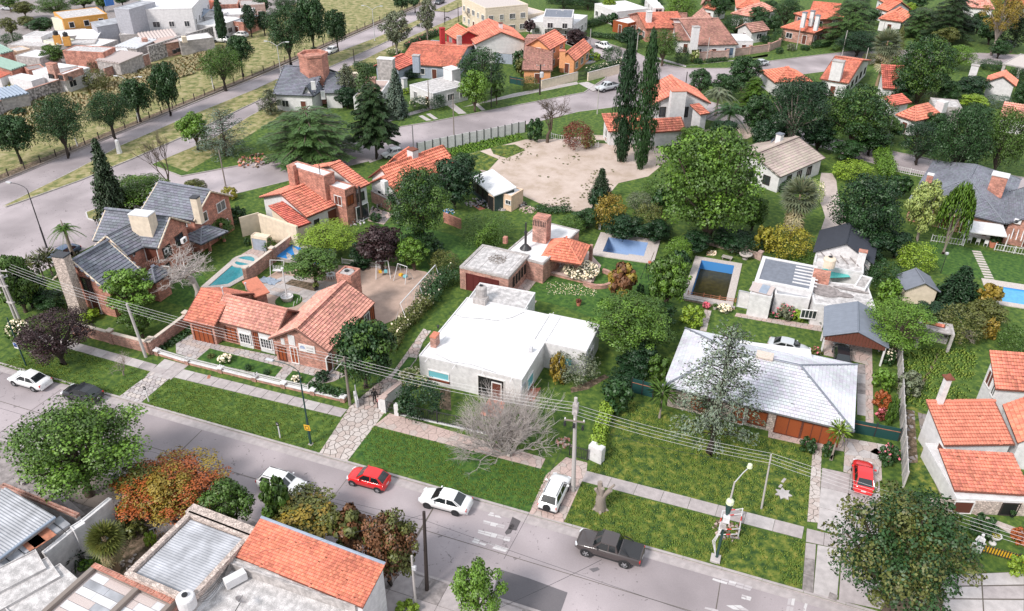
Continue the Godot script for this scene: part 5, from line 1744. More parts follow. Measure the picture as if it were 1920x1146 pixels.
	h=house("garden_shed","open fronted shed with a white sheet roof beside the bare lot","shed")
	b=block(h,"s",V(-44.6,-103),V(-38.8,-97.9),V(-36.8,-101.1),2.7,3.3,"green_dark_wall","mwhite",{"ov":0.25,"ribs":0.5})
	for i in 4:win(b,"f",-2.7+i*1.7,0.9,1.3,1.2,"o")
	b=block(h,"flat",V(-38.1,-99.4),V(-36.5,-99),V(-36.2,-102.1),2.6,0,"peach","membrane")
	win(b,"f",0.3,1.2,0.8,0.6,"w")
	b=block(h,"flat",V(-38.9,-98.3),V(-38.1,-99.8),V(-39.2,-100.3),2.45,0,"peach","membrane")
	win(b,"f",0.0,0.2,0.9,2.0,"o")
	h=house("school","L shaped brick school with orange tile roofs and a sign on its gable","school")
	b=block(h,"g1",V(-55,-56.3),V(-46.8,-56.2),V(-54.9,-61.2),2.9,4.7,"brick","tile_pink",{"k":0.9})
	var x0:float=-b.wx
	for q in [[0.9,0.5,2.0,1.6,"s"],[2.6,0.1,2.0,2.5,"p"],[5.4,0.1,2.1,2.5,"p"],[4.2,0.4,0.8,1.9,"s"],[7.0,0.4,0.8,1.9,"s"]]:
		if q[4]!="p":win(b,"f",x0+q[0]+0.6,q[1],q[2]*0.62,q[3],q[4])
	for q in [3.4,6.1]:
		part_at(h,"white_bay",boxm(W(1.75,2.55,0.14)),"white",h.transform*(b.xf*W(x0+q,0.12,b.wz+0.02)))
		win(b,"f",x0+q,0.75,1.25,1.15,"W",0.12)
	b=block(h,"g1",V(-58,-55.3),V(-54.1,-55.4),V(-58.1,-62.6),2.75,4.72,"brick","tile",{"k":0.9})
	win(b,"f",0.0,0.15,2.3,1.9,"g")
	b=block(h,"g2",V(-47.2,-55.4),V(-40.1,-55.6),V(-38.7,-65.8),2.9,5.0,"brick","tile_pink",{"k":0.95,"singles":150})
	win(b,"f",-0.9,0.3,0.75,1.95,"d")
	win(b,"f",-2.4,0.3,0.8,1.6,"s")
	part_at(h,"white_panel",boxm(W(0.8,1.25,0.06)),"white",h.transform*(b.xf*W(-1.0,2.5,b.wz)))
	part_at(h,"white_panel",boxm(W(0.45,0.8,0.06)),"white",h.transform*(b.xf*W(-2.1,2.3,b.wz)))
	win(b,"r",-3.6,0.9,1.1,1.3,"w")
	win(b,"r",-2.4,0.4,0.8,1.9,"s")
	win(b,"r",-4.9,0.4,0.8,1.9,"s")
	win(b,"r",4.7,0.2,0.9,1.9,"D")
	school_sign(h,b)
	block(h,"s",V(-53.9,-62.3),V(-53,-63.9),V(-58,-61.3),2.6,3.3,"brick","clay",{"ov":0.3})
	b=block(h,"flat",V(-45.4,-66.3),V(-43.5,-66.3),V(-43.7,-68.3),4.9,0,"redbrick","old",{"rise":0.45,"pm":"redbrick","parapet":0.2})
	water_tank(h,V(-44.6,-67.3),4.8,0.85,0.5,"dirty")
	for q in [W(-54.94,3.3,-62.4),W(-54.91,4.8,-58.68)]:part_at(h,"vent_pipe",tubem([ZERO,W(0,0.8,0),W(0,0.82,0),W(0,0.95,0)],[0.06,0.06,0.13,0.13],8),"galvanised",q)
	h=house("flat_white_house","white house with large white flat roof and turquoise front window")
	b=block(h,"flat",V(-31.1,-58),V(-20.1,-57.9),V(-31.5,-70),3.3,0,"white","membrane",{"parapet":0.1})
	win(b,"f",-3.4,1.0,2.2,0.75,"t")
	win(b,"f",-3.4,0.72,2.2,0.16,"s",0.02)
	win(b,"f",2.3,0.1,2.7,2.5,"v")
	win(b,"f",2.9,0.15,0.9,2.0,"D",0.03)
	win(b,"r",3.6,0.9,1.6,1.2,"t")
	win(b,"r",3.6,0.55,1.6,0.24,"s",0.02)
	win(b,"r",5.6,0.2,0.9,2.1,"x")
	b=block(h,"flat",V(-21.3,-64.7),V(-15.6,-64.7),V(-15.5,-70.1),3.32,0,"white","membrane",{"parapet":0.1})
	win(b,"f",0.8,1.1,1.2,0.9,"t")
	win(b,"r",0.5,0.9,1.4,1.2,"w")
	block(h,"flat",V(-30.8,-69.8),V(-24.1,-70),V(-30.6,-73.6),3.28,0,"white","stained",{"parapet":0.1})
	lump(h,"brick_chimney",V(-30.4,-60.3),0.62,0.95,3.2,4.4,"palebrick","clay",0.04)
	lump(h,"tank_stand",V(-29.2,-69.7),1.5,1.1,3.1,3.9,"dirty")
	water_tank(h,V(-29.3,-70.1),3.9,0.62,1.15,"dirty")
	part_at(h,"vent",boxm(W(0.35,0.5,0.3)),"galvanised",W(-20.86,3.3,-62.71))
	for q in [W(-16.32,3.3,-69.25),W(-31.38,3.3,-63.14),W(-15.71,3.3,-68.66)]:part_at(h,"vent",lathem([V(0.1,0),V(0.1,0.3),V(0.16,0.3),V(0,0.4)],8),"iron",q)
	cable(h,"roof_cable",[W(-29.7,3.25,-58.87),W(-27.61,3.25,-58.19),W(-25.56,3.25,-58.5),W(-22.84,3.25,-58.12)],0.018,"black")
	cable(h,"roof_cable",[W(-31.66,3.25,-66.53),W(-29.85,3.25,-66.06),W(-27.72,3.25,-66.61),W(-26.22,3.25,-66.76),W(-24.83,3.25,-68.01),W(-24.01,3.25,-69.5)],0.018,"black")
	for i in 4:part_at(h,"roof_seam",boxm(W(0.06,0.012,13.5)),"white",h.transform*W(-4.5+i*3.0,3.21,0))
	h=house("garage_house","flat roofed brick house with maroon garage door and twin chimneys")
	b=block(h,"flat",V(-34.7,-76.4),V(-28.3,-76),V(-28.3,-82.3),3.2,0,"palebrick","stained",{"pm":"dirty","parapet":0.35})
	win(b,"f",-0.2,0.1,4.2,2.3,"m")
	for i in 6:win(b,"r",-2.6+i*0.85,1.3,0.28,1.1,"k")
	var deb:=begin()
	for i in 130:
		var a:=rng.randf()*TAU
		var r:=sqrt(rng.randf())*1.15
		tube(deb,[W(cos(a)*r,0.0,sin(a)*r),W(cos(a)*r+between(-0.4,0.4),between(0.05,0.22),sin(a)*r+between(-0.4,0.4))],[0.025,0.015],3,false)
	tag(part_at(h,"dead_branches",deb.commit(),"wood_gray",W(-31.14,3.1,-79.78)),"","","","stuff")
	for i in 4:part_at(h,"roof_joint",boxm(W(0.05,0.02,5.5)),"old",h.transform*W(-2.6+i*1.7,3.09,0))
	block(h,"flat",V(-31.1,-81.9),V(-25.7,-81.1),V(-25.3,-91.6),2.98,0,"palebrick","membrane",{"pm":"dirty","parapet":0.2})
	lump(h,"brick_chimney",V(-27.9,-87),1.9,1.6,2.9,6.2,"palebrick","redbrick",-0.02)
	var sl:=begin()
	for i in 8:box(sl,W(-0.85+i*0.22,0,-0.02),W(-0.76+i*0.22,0.75,0.03))
	part_at(h,"chimney_slots",sl.commit(),"black",v3(V(-27.9,-87),5.2)+h.transform.basis.z*0.81)
	part_at(h,"smoke_hood",lathem([V(0.75,0),V(0.3,0.55),V(0.16,0.65),V(0.16,2.2),V(0.24,2.2),V(0.24,2.35),V(0.1,2.35),V(0.1,3.6),V(0,3.6)],14),"iron",W(-29.03,2.95,-84.04))
	part_at(h,"brick_stub",boxm(W(0.5,0.9,0.5)),"redbrick",W(-31.87,3,-84.4))
	block(h,"hip",V(-26.8,-82.8),V(-21.5,-83.1),V(-21.2,-88.4),2.6,4.5,"","tile_orange",{"k":1.0})
	for q in [V(-26.4,-83.4),V(-21.7,-88.7),V(-22.4,-84.4)]:part_at(h,"brick_pillar",boxm(W(0.4,2.5,0.4)),"palebrick",v3(q,0.1))
	h=house("curved_wall","low curved brick seat wall at the end of the gazebo terrace","wall")
	h.transform.origin=W(-19.65,0.1,-84.44)
	var arc:=begin()
	for i in 14:
		var a0:=-1.9+i*0.26
		var a1:=a0+0.26
		for r in [[1.9,2.3]]:
			var p:=[W(cos(a0)*1.9,0,sin(a0)*1.9),W(cos(a1)*1.9,0,sin(a1)*1.9),W(cos(a1)*2.3,0,sin(a1)*2.3),W(cos(a0)*2.3,0,sin(a0)*2.3)]
			var up:=p.map(func(q):return q+W(0,0.55,0))
			poly(arc,up,UP)
			for k in 4:flatpoly(arc,[p[k],p[(k+1) % 4],up[(k+1) % 4],up[k]],(p[k]+p[(k+1) % 4])/2-(p[0]+p[2])/2)
	obj("brick_curve",arc.commit(),M["palebrick"],h,put(ZERO,-0.4))
	wall_line("terrace_wall","low brick wall along the front of the gazebo terrace","wall",[V(-26.3,-83.7),V(-20,-83.1)],0.5,0.4,"palebrick","pinkstone")
	h=house("annexe_house","white flat roofed house with grey roof membrane beside the murky pool")
	b=block(h,"flat",V(-1.1,-85.3),V(5.3,-85),V(-1.2,-91.7),3.6,0,"white","felt_gray",{"parapet":0.4})
	win(b,"f",-4.0,0.15,1.2,2.1,"x",0.9)
	block(h,"flat",V(-1.3,-82.8),V(1.1,-82.8),V(-1.3,-85.6),3.15,0,"white","white",{"parapet":0.1})
	part_at(h,"rusty_roof_sheet",boxm(W(2.5,0.05,2.1)),"rust_pale",W(-0.13,3.2,-84.16),-0.1)
	part_at(h,"blue_roof_sheet",boxm(W(0.9,0.08,2.0)),"paleblue",W(0.14,3.22,-84.09),-0.1)
	block(h,"flat",V(1.4,-84.1),V(5.2,-84.5),V(1.4,-86),2.9,0,"white","mgray",{"parapet":0.2})
	var gb:=begin()
	for i in 6:box(gb,W(-0.14,i*0.32,0),W(0.14,i*0.32+0.2,0.05))
	part_at(h,"glass_blocks",gb.commit(),"glass",W(0.79,0.4,-83.81),0)
	for i in 6:part_at(h,"roof_batten",boxm(W(2.7,0.12,0.16)),"white",W(4.49,3.5,-90.42).lerp(W(4.36,3.5,-86.4),i/5.0))
	b=block(h,"flat",V(5.7,-83.4),V(12.2,-84.4),V(5.8,-88.9),3.0,0,"white","stained",{"parapet":0.15})
	win(b,"f",-3.6,1.0,1.6,1.0,"W")
	lump(h,"brick_stack",V(6.1,-89),1.9,1.2,2.9,4.2,"redbrick")
	water_tank(h,V(6.7,-90.6),4.2,0.72,1.2,"cream")
	part_at(h,"heater_box",boxm(W(0.9,0.7,0.6)),"white",W(5.83,4.2,-90.55))
	for q in [[W(6.78,3.02,-86.74),2.2,1.7],[W(8.63,3.02,-86.59),1.6,0.7],[W(9.53,3.02,-88.1),2.6,0.35]]:part_at(h,"bitumen_patch",lathem([V(0.8,0.0),V(0.75,0.025),V(0,0.03)],9),"old",q[0]).scale_object_local(W(q[1],1,q[2]))
	b=block(h,"flat",V(7,-93.2),V(10.9,-93.1),V(11.6,-97.1),2.9,0,"white","stained",{"parapet":0.15})
	block(h,"flat",V(5.3,-94.4),V(7.5,-94.3),V(5.5,-97.2),2.6,0,"white","stained",{"parapet":0.15})
	for i in 5:part_at(h,"roof_rib",boxm(W(0.08,0.12,3.2)),"old",W(6.2,2.9,-96.04).lerp(W(10.75,2.9,-95.96),i/4.0),0.5)
	b=block(h,"flat",V(9.8,-88.4),V(11,-88.1),V(9.8,-91.7),3.4,0,"white","dirty",{"parapet":0.15})
	win(b,"r",0.2,1.2,1.1,1.6,"b")
	part_at(h,"teal_sheet",boxm(W(2.6,0.06,2.2)),"tarp_teal",W(7.93,2.2,-93.11),0.5)
	h=house("dark_roof_cottage","small white cottage with nearly black gable roof beside the fan palm")
	block(h,"g2",V(5,-96.5),V(12.1,-95.9),V(5,-103),2.9,4.9,"white","felt_dark",{"ov":0.3,"ribs":0.6})
	lump(h,"white_chimney",V(10.5,-95.1),0.9,0.6,2.0,4.7,"white","redbrick",0.06)
	h=house("gable_carport","open carport with blue grey ribbed gable roof and wooden gable board","carport")
	b=block(h,"g2",V(6.9,-77.4),V(13.4,-77.5),V(6.8,-83.6),2.7,4.0,"","metal_blue",{"ribs":0.4,"base":2.7})
	var gbm:=begin()
	var gx:float=b.L/2-0.25
	for i in 18:
		var a:=-gx+gx*2*i/18.0
		var c:=a+gx*2/18.0-0.02
		var hh:=func(q:float)->float:return 2.6+1.28*(1.0-absf(q)/gx)
		flatpoly(gbm,[W(a,2.15,0),W(c,2.15,0),W(c,hh.call(c),0),W(a,hh.call(a),0)],Vector3.BACK)
	obj("gable_board",gbm.commit(),M["bwood"],h,b.xf*Transform3D(Basis(),W(0,0,b.D/2-0.12)))
	for q in [[-gx,0.9],[gx,0.9],[-gx,-0.9],[gx,-0.9],[-gx,0.0],[gx,0.0]]:obj("post",boxm(W(0.18,2.6,0.18)),M["white"],h,b.xf*put(W(q[0],0.1,q[1]*b.D/2)))
	h=house("grey_roof_house","stone walled house with big pale grey metal hip roof and wooden doors")
	b=block(h,"hip",V(-7.3,-62.4),V(10.1,-62),V(10.2,-73),2.8,4.9,"stone","zinc",{"k":0.6,"cap":"felt_gray","ov":0.6})
	for q in [[-5.3,0.6,1.1,1.5,"s"],[-3.8,0.6,1.6,1.5,"s"],[-1.4,0.15,1.1,2.1,"d"],[0.4,0.6,1.6,1.5,"s"],[3.2,0.2,2.2,2.0,"s"],[6.1,0.15,3.2,2.0,"g"]]:win(b,"f",q[0],q[1],q[2],q[3],q[4])
	win(b,"r",0,0.9,1.4,1.2,"k")
	win(b,"l",1.0,0.9,1.4,1.2,"k")
	lump(h,"stone_chimney",V(1.4,-67.9),1.5,1.0,2.8,5.0,"stone","cap_stone",0.06)
	block(h,"flat",V(-0.9,-69.6),V(6,-70.6),V(-1.1,-72),3.5,0,"stone","membrane",{"pm":"white","parapet":0.2})
	red_tiled_house()
	h=house("veranda_house","brick house with wide dark slate hip roof and white veranda railings")
	b=block(h,"hip",V(16.8,-117),V(28.8,-114),V(23.1,-134.5),3.1,6.0,"brick","slate",{"k":0.8})
	win(b,"l",1.0,0.9,0.9,1.3,"w")
	for q in [-3.5,-0.5,2.0]:win(b,"f",q,0.3,1.5,2.0,"D")
	block(h,"g2",V(28.9,-113.9),V(35.4,-113.2),V(34.2,-124.6),3.1,5.2,"brick","slate",{"k":0.8,"auto":1})
	lump(h,"brick_chimney",V(28.1,-121.7),2.0,1.6,4.0,7.0,"redbrick","white",0.1)
	lump(h,"small_chimney",V(19.5,-122),0.8,0.7,3.4,5.6,"redbrick","white",0.06)
	block(h,"s",V(24.4,-110.9),V(28.9,-111.2),V(25.1,-114.1),2.5,2.8,"","white",{"ov":0.0,"caps":false})
	for q in [V(24.1,-111.8),V(29.2,-111.8)]:part_at(h,"veranda_post",boxm(W(0.14,2.5,0.14)),"white",v3(q,0.1))
	air_conditioner(h,W(30.11,3.4,-113.92),0)
	for i in 5:part_at(h,"pergola_beam",boxm(W(0.12,0.16,3.4)),"white",W(29.59,2.5,-112.2).lerp(W(31.92,2.5,-111.86),i/4.0))
	h=house("grey_hut","tiny hut with grey gable roof on the lawn edge","shed")
	block(h,"g2",V(15.7,-92.1),V(19.6,-93.1),V(15.6,-95.6),2.1,3.2,"cream","felt_gray",{"ov":0.25})
	h=house("long_tan_house","long white bungalow with weathered tan tile roof and dark shutters")
	b=block(h,"g1",V(-0.8,-119.8),V(5.3,-130.6),V(-6.9,-131.3),2.9,4.9,"white","tan",{"k":0.8})
	for i in 3:win(b,"r",-2.6+i*2.8,0.9,1.1,1.3,"k")
	for i in 3:win(b,"f",-2.6+i*2.8,0.9,1.1,1.3,"k")
	lump(h,"white_chimney",V(-2.2,-130.2),0.9,0.9,3.2,6.0,"white","felt_gray",0.08)
	block(h,"g2",V(-4.8,-129.9),V(-2.3,-129.6),V(-3.2,-135.9),2.9,4.0,"white","felt_gray",{"ov":0.3})
	h=house("lean_to","low white open shed with a strip of red tiles at the yard end","shed")
	b=block(h,"s",V(16.8,-82.9),V(20.2,-83.1),V(17.1,-84.8),2.5,2.65,"","dirty",{"ov":0.0,"caps":false})
	for q in [[-1,0.92],[1,0.92],[-1,-0.92],[1,-0.92]]:obj("post",boxm(W(0.28,2.4,0.28)),M["dirty"],h,b.xf*put(W(q[0]*b.L*0.46,0.1,q[1]*b.D/2)))
	obj("back_wall",boxm(W(b.L*0.9,2.4,0.15)),M["dirty"],h,b.xf*put(W(0,0.1,-b.D/2+0.1)))
	block(h,"s",V(17,-83.9),V(19.2,-83.7),V(17.1,-83.9),2.8,3.1,"","tile",{"ov":0.0,"k":1.0})
func school_sign(h:Node3D,b:Dictionary)->void:
	var t:Transform3D=b.xf*Transform3D(Basis(),W(0.75,2.05,b.wz+0.05))
	var s:=obj("sign_board",boxm(W(1.9,0.92,0.06)),M["trim"],h,t)
	var st:=begin()
	for i in 5:
		var r:=0.3-i*0.055
		for k in 16:
			var a0:=PI*k/16
			var a1:=PI*(k+1)/16
			poly(st,[W(cos(a0)*r,sin(a0)*r,0),W(cos(a1)*r,sin(a1)*r,0),W(cos(a1)*(r-0.03),sin(a1)*(r-0.03),0),W(cos(a0)*(r-0.03),sin(a0)*(r-0.03),0)],Vector3.BACK)
	box(st,W(-0.32,-0.06,-0.005),W(0.32,-0.02,0.005))
	var marks:=begin()
	for i in 9:box(marks,W(-0.02+i*0.085,-0.28,0),W(0.04+i*0.085,-0.2,0.008))
	obj("number_row",marks.commit(),M["iron"],s,put(W(0,0.46,0.03)))
	var pale:=begin()
	for i in 2:box(pale,W(-0.02,0.02+i*0.13,0),W(0.8,0.09+i*0.13,0.006))
	obj("name_rows",pale.commit(),M["dirty"],s,put(W(0,0.46,0.03)))
	obj("emblem",st.commit(),M["blue"],s,Transform3D(Basis(),W(-0.5,0.42,0.036)))
func cable(h:Node3D,called:String,pts:Array,r:float,m:String)->void:
	var inv:=h.transform.affine_inverse()
	var rad:=[]
	for q in pts:rad.append(r)
	obj(called,tubem(pts.map(func(q):return inv*q),rad,4),M[m],h)
func red_tiled_house()->void:
	var h:=house("red_tiled_house","white two storey house with large red tiled roofs at the right edge")
	var b:=block(h,"s",V(17.5,-62.8),V(23.4,-65.2),V(16.5,-66.9),2.9,4.4,"white","tile",{"k":1.0,"singles":280,"ov":0.25})
	win(b,"l",1.6,0.4,1.0,2.0,"D")
	obj("ridge_tiles",tubem([W(-b.L/2,4.46,-b.D/2),W(b.L/2,4.46,-b.D/2)],[0.14,0.14],6),M["tile1"],h,b.xf)
	block(h,"s",V(18.2,-58.2),V(24.2,-59.9),V(17.4,-62.3),2.0,2.8,"white","tile",{"k":1.0,"ov":0.25})
	b=block(h,"flat",V(18.4,-57.6),V(23.8,-59.3),V(19,-64.9),1.78,0,"white","white",{"parapet":0.1})
	for q in [-4.0,-0.2,3.4]:obj("stone_facing",boxm(W(2.2,1.5,0.1)),M["stone"],h,b.xf*put(W(q,0.12,b.wz+0.02)))
	win(b,"f",-2.1,0.15,1.5,1.25,"D")
	win(b,"f",1.7,0.15,1.3,1.3,"o")
	block(h,"s",V(23,-70.6),V(23.5,-65.2),V(25.4,-68.1),3.15,5.0,"white","tile_orange",{"k":1.0,"ov":0.25})
	b=block(h,"s",V(22.2,-71.4),V(26.3,-72.4),V(20.8,-74.3),4.2,6.2,"white","tile",{"k":1.0,"ov":0.3})
	win(b,"l",-0.4,3.2,1.0,1.5,"q")
	win(b,"l",0.9,3.0,0.6,1.3,"w")
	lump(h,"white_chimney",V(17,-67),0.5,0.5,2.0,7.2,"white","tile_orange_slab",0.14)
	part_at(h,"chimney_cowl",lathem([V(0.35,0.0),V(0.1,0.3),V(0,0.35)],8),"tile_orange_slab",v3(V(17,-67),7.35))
func far_houses()->void:
	var h:Node3D
	h=house("twin_gable_villa","tall white villa with red tile roof and broad chimney beside the poplars")
	var b:=block(h,"g2",V(-24.7,-138.4),V(-15.1,-143.1),V(-30.2,-145.6),5.6,8.2,"white","tile")
	win(b,"f",-3.2,3.4,1.0,1.6,"k")
	win(b,"f",0.9,3.2,1.1,1.7,"k")
	lump(h,"white_chimney",V(-20.4,-138.7),2.6,1.4,0.1,8.6,"white","clay",0.08)
	block(h,"s",V(-23.2,-132),V(-17.8,-135.6),V(-24.3,-134.1),2.8,4.4,"white","tile")
	b=block(h,"s",V(-30.2,-129.9),V(-24.2,-133.3),V(-32.6,-134.1),2.8,4.2,"white","tile",{"auto":1})
	win(b,"l",0,0.2,0.9,2.0,"d")
	block(h,"s",V(-16,-138),V(-14.6,-139.5),V(-19.4,-138.9),5.0,5.8,"white","tile")
	part_at(h,"garage_door",boxm(W(3.4,2.2,0.1)),"dirty",W(-21.43,0.2,-134.99))
	h=house("orange_house","orange walled house with ivy and brown tile roofs beside the oval pool")
	b=block(h,"g1",V(-56.6,-159.4),V(-50.5,-161.3),V(-62.7,-189.8),3.0,5.8,"orange_wall","tile_brown",{"auto":1})
	block(h,"g2",V(-52.1,-170.2),V(-48.1,-170.1),V(-55.6,-182.8),3.0,4.8,"orange_wall","tile",{"auto":1})
	block(h,"g2",V(-59.9,-170.3),V(-53.8,-169.7),V(-60.3,-180.2),5.0,7.0,"orange_wall","tile",{"auto":1})
	lump(h,"chimney",V(-49.4,-164.4),1.2,1.0,3.0,6.5,"orange_wall","clay")
	h=house("white_gable_house","white house with long red gable roof behind the blue grey wall")
	block(h,"g2",V(-71.5,-169.2),V(-61.4,-176.1),V(-73.4,-184.5),4.6,7.0,"white","tile",{"auto":1})
	block(h,"s",V(-76.1,-175.2),V(-71.4,-175.2),V(-74.8,-182),2.8,3.6,"white","stained")
	lump(h,"chimney",V(-68.5,-177.6),0.8,0.8,4.5,7.8,"white","tile_slab")
	h=house("red_walled_house","dark red two storey house with orange tile roof and a grey walled terrace")
	b=block(h,"g1",V(-81.8,-175.2),V(-76.5,-169.9),V(-75.7,-178),5.0,6.6,"red_wall","tile_orange")
	win(b,"f",-0.5,3.2,1.6,1.4,"W")
	win(b,"l",0.5,2.9,1.2,1.8,"k")
	block(h,"flat",V(-85.5,-166.2),V(-75.3,-166),V(-86.9,-175.8),2.9,0,"blue_gray","old")
	lump(h,"red_chimney",V(-78.5,-167.1),1.0,1.0,2.9,8.0,"red_wall","red_wall")
	lump(h,"white_chimney",V(-74.7,-167.8),1.0,0.9,2.9,6.6,"dirty")
	h=house("long_red_roof_house","long low blue grey house with red tile roof and two grey chimneys")
	b=block(h,"g1",V(-83,-153.8),V(-70.3,-155.8),V(-88.4,-173.4),3.0,4.8,"blue_gray","tile",{"auto":2})
	block(h,"g2",V(-86.9,-150.1),V(-80.5,-149.4),V(-87.6,-156.9),3.0,4.4,"blue_gray","tile_red")
	lump(h,"grey_chimney",V(-81,-145.1),3.3,1.6,0.1,6.4,"dirty","white")
	lump(h,"grey_chimney",V(-76.4,-149.6),1.4,1.1,3.0,6.4,"blue_gray","dirty")
	h=house("low_flat_villa","low white flat roofed villa with a stained roof behind round bushes")
	b=block(h,"flat",V(-73.5,-140.4),V(-66.8,-137),V(-64.6,-145.6),3.2,0,"white","stained",{"auto":2,"wk":"W"})
	lump(h,"white_box",V(-67.5,-147.6),2.8,2.2,0.1,5.2,"white","white")
	lump(h,"small_chimney",V(-77.4,-145.6),0.9,0.9,0.1,2.6,"white","mgray")
	h=house("castle_house","brick tower with steep grey slate roofs and white gables beside it")
	block(h,"g1",V(-94.4,-124.4),V(-86.8,-126.4),V(-101.2,-139.4),3.4,6.6,"white","slate",{"k":1.2,"auto":1})
	block(h,"g2",V(-89.1,-126.2),V(-86.8,-126.6),V(-91.8,-130.8),3.2,5.2,"white","slate",{"k":1.2})
	block(h,"g1",V(-86.3,-129.3),V(-82.9,-130.7),V(-91,-140.1),3.2,5.4,"white","slate",{"k":1.2})
	part_at(h,"brick_tower",lathem([V(2.9,0),V(2.75,8.9),V(2.95,9.0),V(2.95,9.4),V(2.5,9.4),V(2.5,8.9),V(0,8.9)],6),"redbrick",W(-90.33,0.1,-133.29),0.4)
	for q in [W(-85.35,5.2,-124.89),W(-84.63,3,-126.61)]:part_at(h,"tower_window",boxm(W(0.8,1.6,0.3)),"white",q,0.3)
	h=house("pale_bungalow","white bungalow with tan flat roof half hidden by cedars")
	block(h,"flat",V(-80.1,-129.8),V(-75.6,-131.1),V(-83.9,-140.7),3.0,0,"white","pinkstone",{"auto":1})
	lump(h,"white_chimney",V(-83,-136.2),1.2,1.0,3.0,5.5,"cream","cream")
	lump(h,"brick_chimney",V(-79.6,-136),1.8,1.2,2.9,5.0,"palebrick","palebrick")
	h=house("modern_villa","wide modern white villa with stepped flat roofs and grey roof panels")
	b=block(h,"flat",V(-68.4,-199.7),V(-57.4,-199.5),V(-55.7,-211.8),3.8,0,"white","membrane",{"auto":2,"wk":"W"})
	block(h,"flat",V(-63.6,-193.9),V(-56.6,-195.7),V(-54.3,-205.9),6.4,0,"white","felt_gray",{"auto":1,"base":3.9})
	block(h,"flat",V(-71.2,-203.5),V(-65.7,-202.5),V(-69.6,-212),3.0,0,"white","membrane")
	h=house("broad_red_house","broad brick house with sweeping red tile roof and white chimney")
	block(h,"g2",V(-47.8,-217.9),V(-40,-204.3),V(-35.8,-218.9),3.4,5.6,"redbrick","tile",{"auto":1})
	block(h,"g1",V(-35.8,-212.5),V(-31.3,-213.3),V(-35.7,-227.1),3.0,4.6,"white","tile_brown")
	lump(h,"white_chimney",V(-40.2,-208),1.3,1.1,4.0,6.8,"white","white")
	block(h,"flat",V(-50.3,-212.3),V(-45.8,-210),V(-48.5,-219.9),3.0,0,"owood","membrane",{"auto":1,"wk":"v"})
	h=house("tan_corner_house","long corner house with faded tan tile roof, blue shutters and white chimney")
	b=block(h,"g1",V(-25.6,-193.3),V(-16.5,-198.1),V(-31.3,-222.7),3.2,6.0,"white","tile_brown")
	for q in [[-4.5,0.9,1.8,1.4,"W"],[-0.5,0.15,1.1,2.1,"D"],[3.2,0.6,2.2,1.8,"b"]]:win(b,"f",q[0],q[1],q[2],q[3],q[4])
	block(h,"g1",V(-31,-197.1),V(-26.3,-198.4),V(-33.7,-214.2),3.0,5.0,"white","tile_brown",{"auto":1,"wk":"b"})
	b=block(h,"flat",V(-17.5,-201.8),V(-13.6,-203.5),V(-17.4,-209.1),3.2,0,"white","membrane",{"auto":1,"wk":"b"})
	lump(h,"white_chimney",V(-25.8,-190.6),1.5,1.2,3.0,8.0,"white","dirty")
	block(h,"g2",V(-27.3,-208.5),V(-22.1,-210.6),V(-28.2,-220.3),3.6,6.2,"redbrick","tile_brown")
	h=house("hip_orange_house","sprawling house with several bright orange hip roofs left of the big cedar")
	block(h,"hip",V(-8.6,-219.8),V(-0.3,-216.6),V(2.8,-231),3.2,5.4,"palebrick","tile_orange",{"auto":1})
	block(h,"hip",V(-6.3,-226.1),V(-1.4,-219.9),V(2.1,-231.4),5.6,7.4,"redbrick","tile_orange",{"auto":1})
	block(h,"g1",V(-2.7,-227),V(4.3,-226.5),V(5.6,-241.1),5.4,7.4,"white","tile_orange",{"auto":1})
	for q in [V(-3.4,-216),V(-1.6,-218.5),V(-0.2,-213.8)]:lump(h,"white_chimney",q,0.9,0.9,4.5,8.0,"white","felt_gray")
	h=house("white_tile_house","white house with scalloped red tile roof and square white chimney beside the fan palm")
	b=block(h,"g1",V(2.6,-175.3),V(8.2,-174.1),V(14.7,-194.1),3.3,5.6,"white","tile",{"auto":1,"wk":"k"})
	lump(h,"white_chimney",V(5.5,-175.4),2.2,1.6,3.4,7.2,"white","dirty")
	block(h,"hip",V(-5.9,-170.2),V(1.3,-173.8),V(-4.8,-180.2),3.0,4.8,"white","tile_orange")
	h=house("barrel_tile_house","steep brown red barrel tile roof right of the fan palm")
	block(h,"s",V(14.6,-173.5),V(19.2,-174.2),V(15,-179.5),3.2,6.2,"white","tile_red",{"k":1.6,"auto":1})
	h=house("small_red_roof","small white annexe with bright red lean to roof between tall trees")
	block(h,"s",V(16.2,-163.1),V(19.7,-166.8),V(16.4,-166.8),2.9,3.8,"white","tile_red")
	h=house("pyramid_roof_house","white house with red pyramid tile roof in front of a flat white one")
	block(h,"hip",V(16.5,-157.5),V(19.7,-154.8),V(24.3,-160.8),3.0,5.0,"white","tile",{"auto":1})
	block(h,"flat",V(23.5,-165.6),V(28.3,-165.9),V(28.5,-171.1),3.2,0,"dirty","stained")
	lump(h,"white_tank",V(24.3,-162.7),1.6,1.3,3.0,5.0,"white")
	h=house("right_gable_house","white walled gable house with thin red roof near the right edge")
	block(h,"g2",V(34.3,-185.5),V(39.7,-184.3),V(30.6,-191.7),3.4,5.0,"white","tile")
	lump(h,"white_chimney",V(32,-187.6),1.4,1.1,3.0,6.0,"white","dirty")
	h=house("edge_tile_house","rough brown red tile roof cut by the right edge of the view")
	block(h,"s",V(34.4,-164.1),V(40.4,-162.9),V(34.4,-167.6),3.0,4.6,"white","tile_pink",{"k":1.6})
	h=house("concrete_frame_house","pale flat roofed house with open concrete frame at the upper right","house")
	b=block(h,"flat",V(39.5,-201.9),V(46,-198.9),V(40.8,-214.5),3.6,0,"","palestone",{"pm":"dirty","base":3.2})
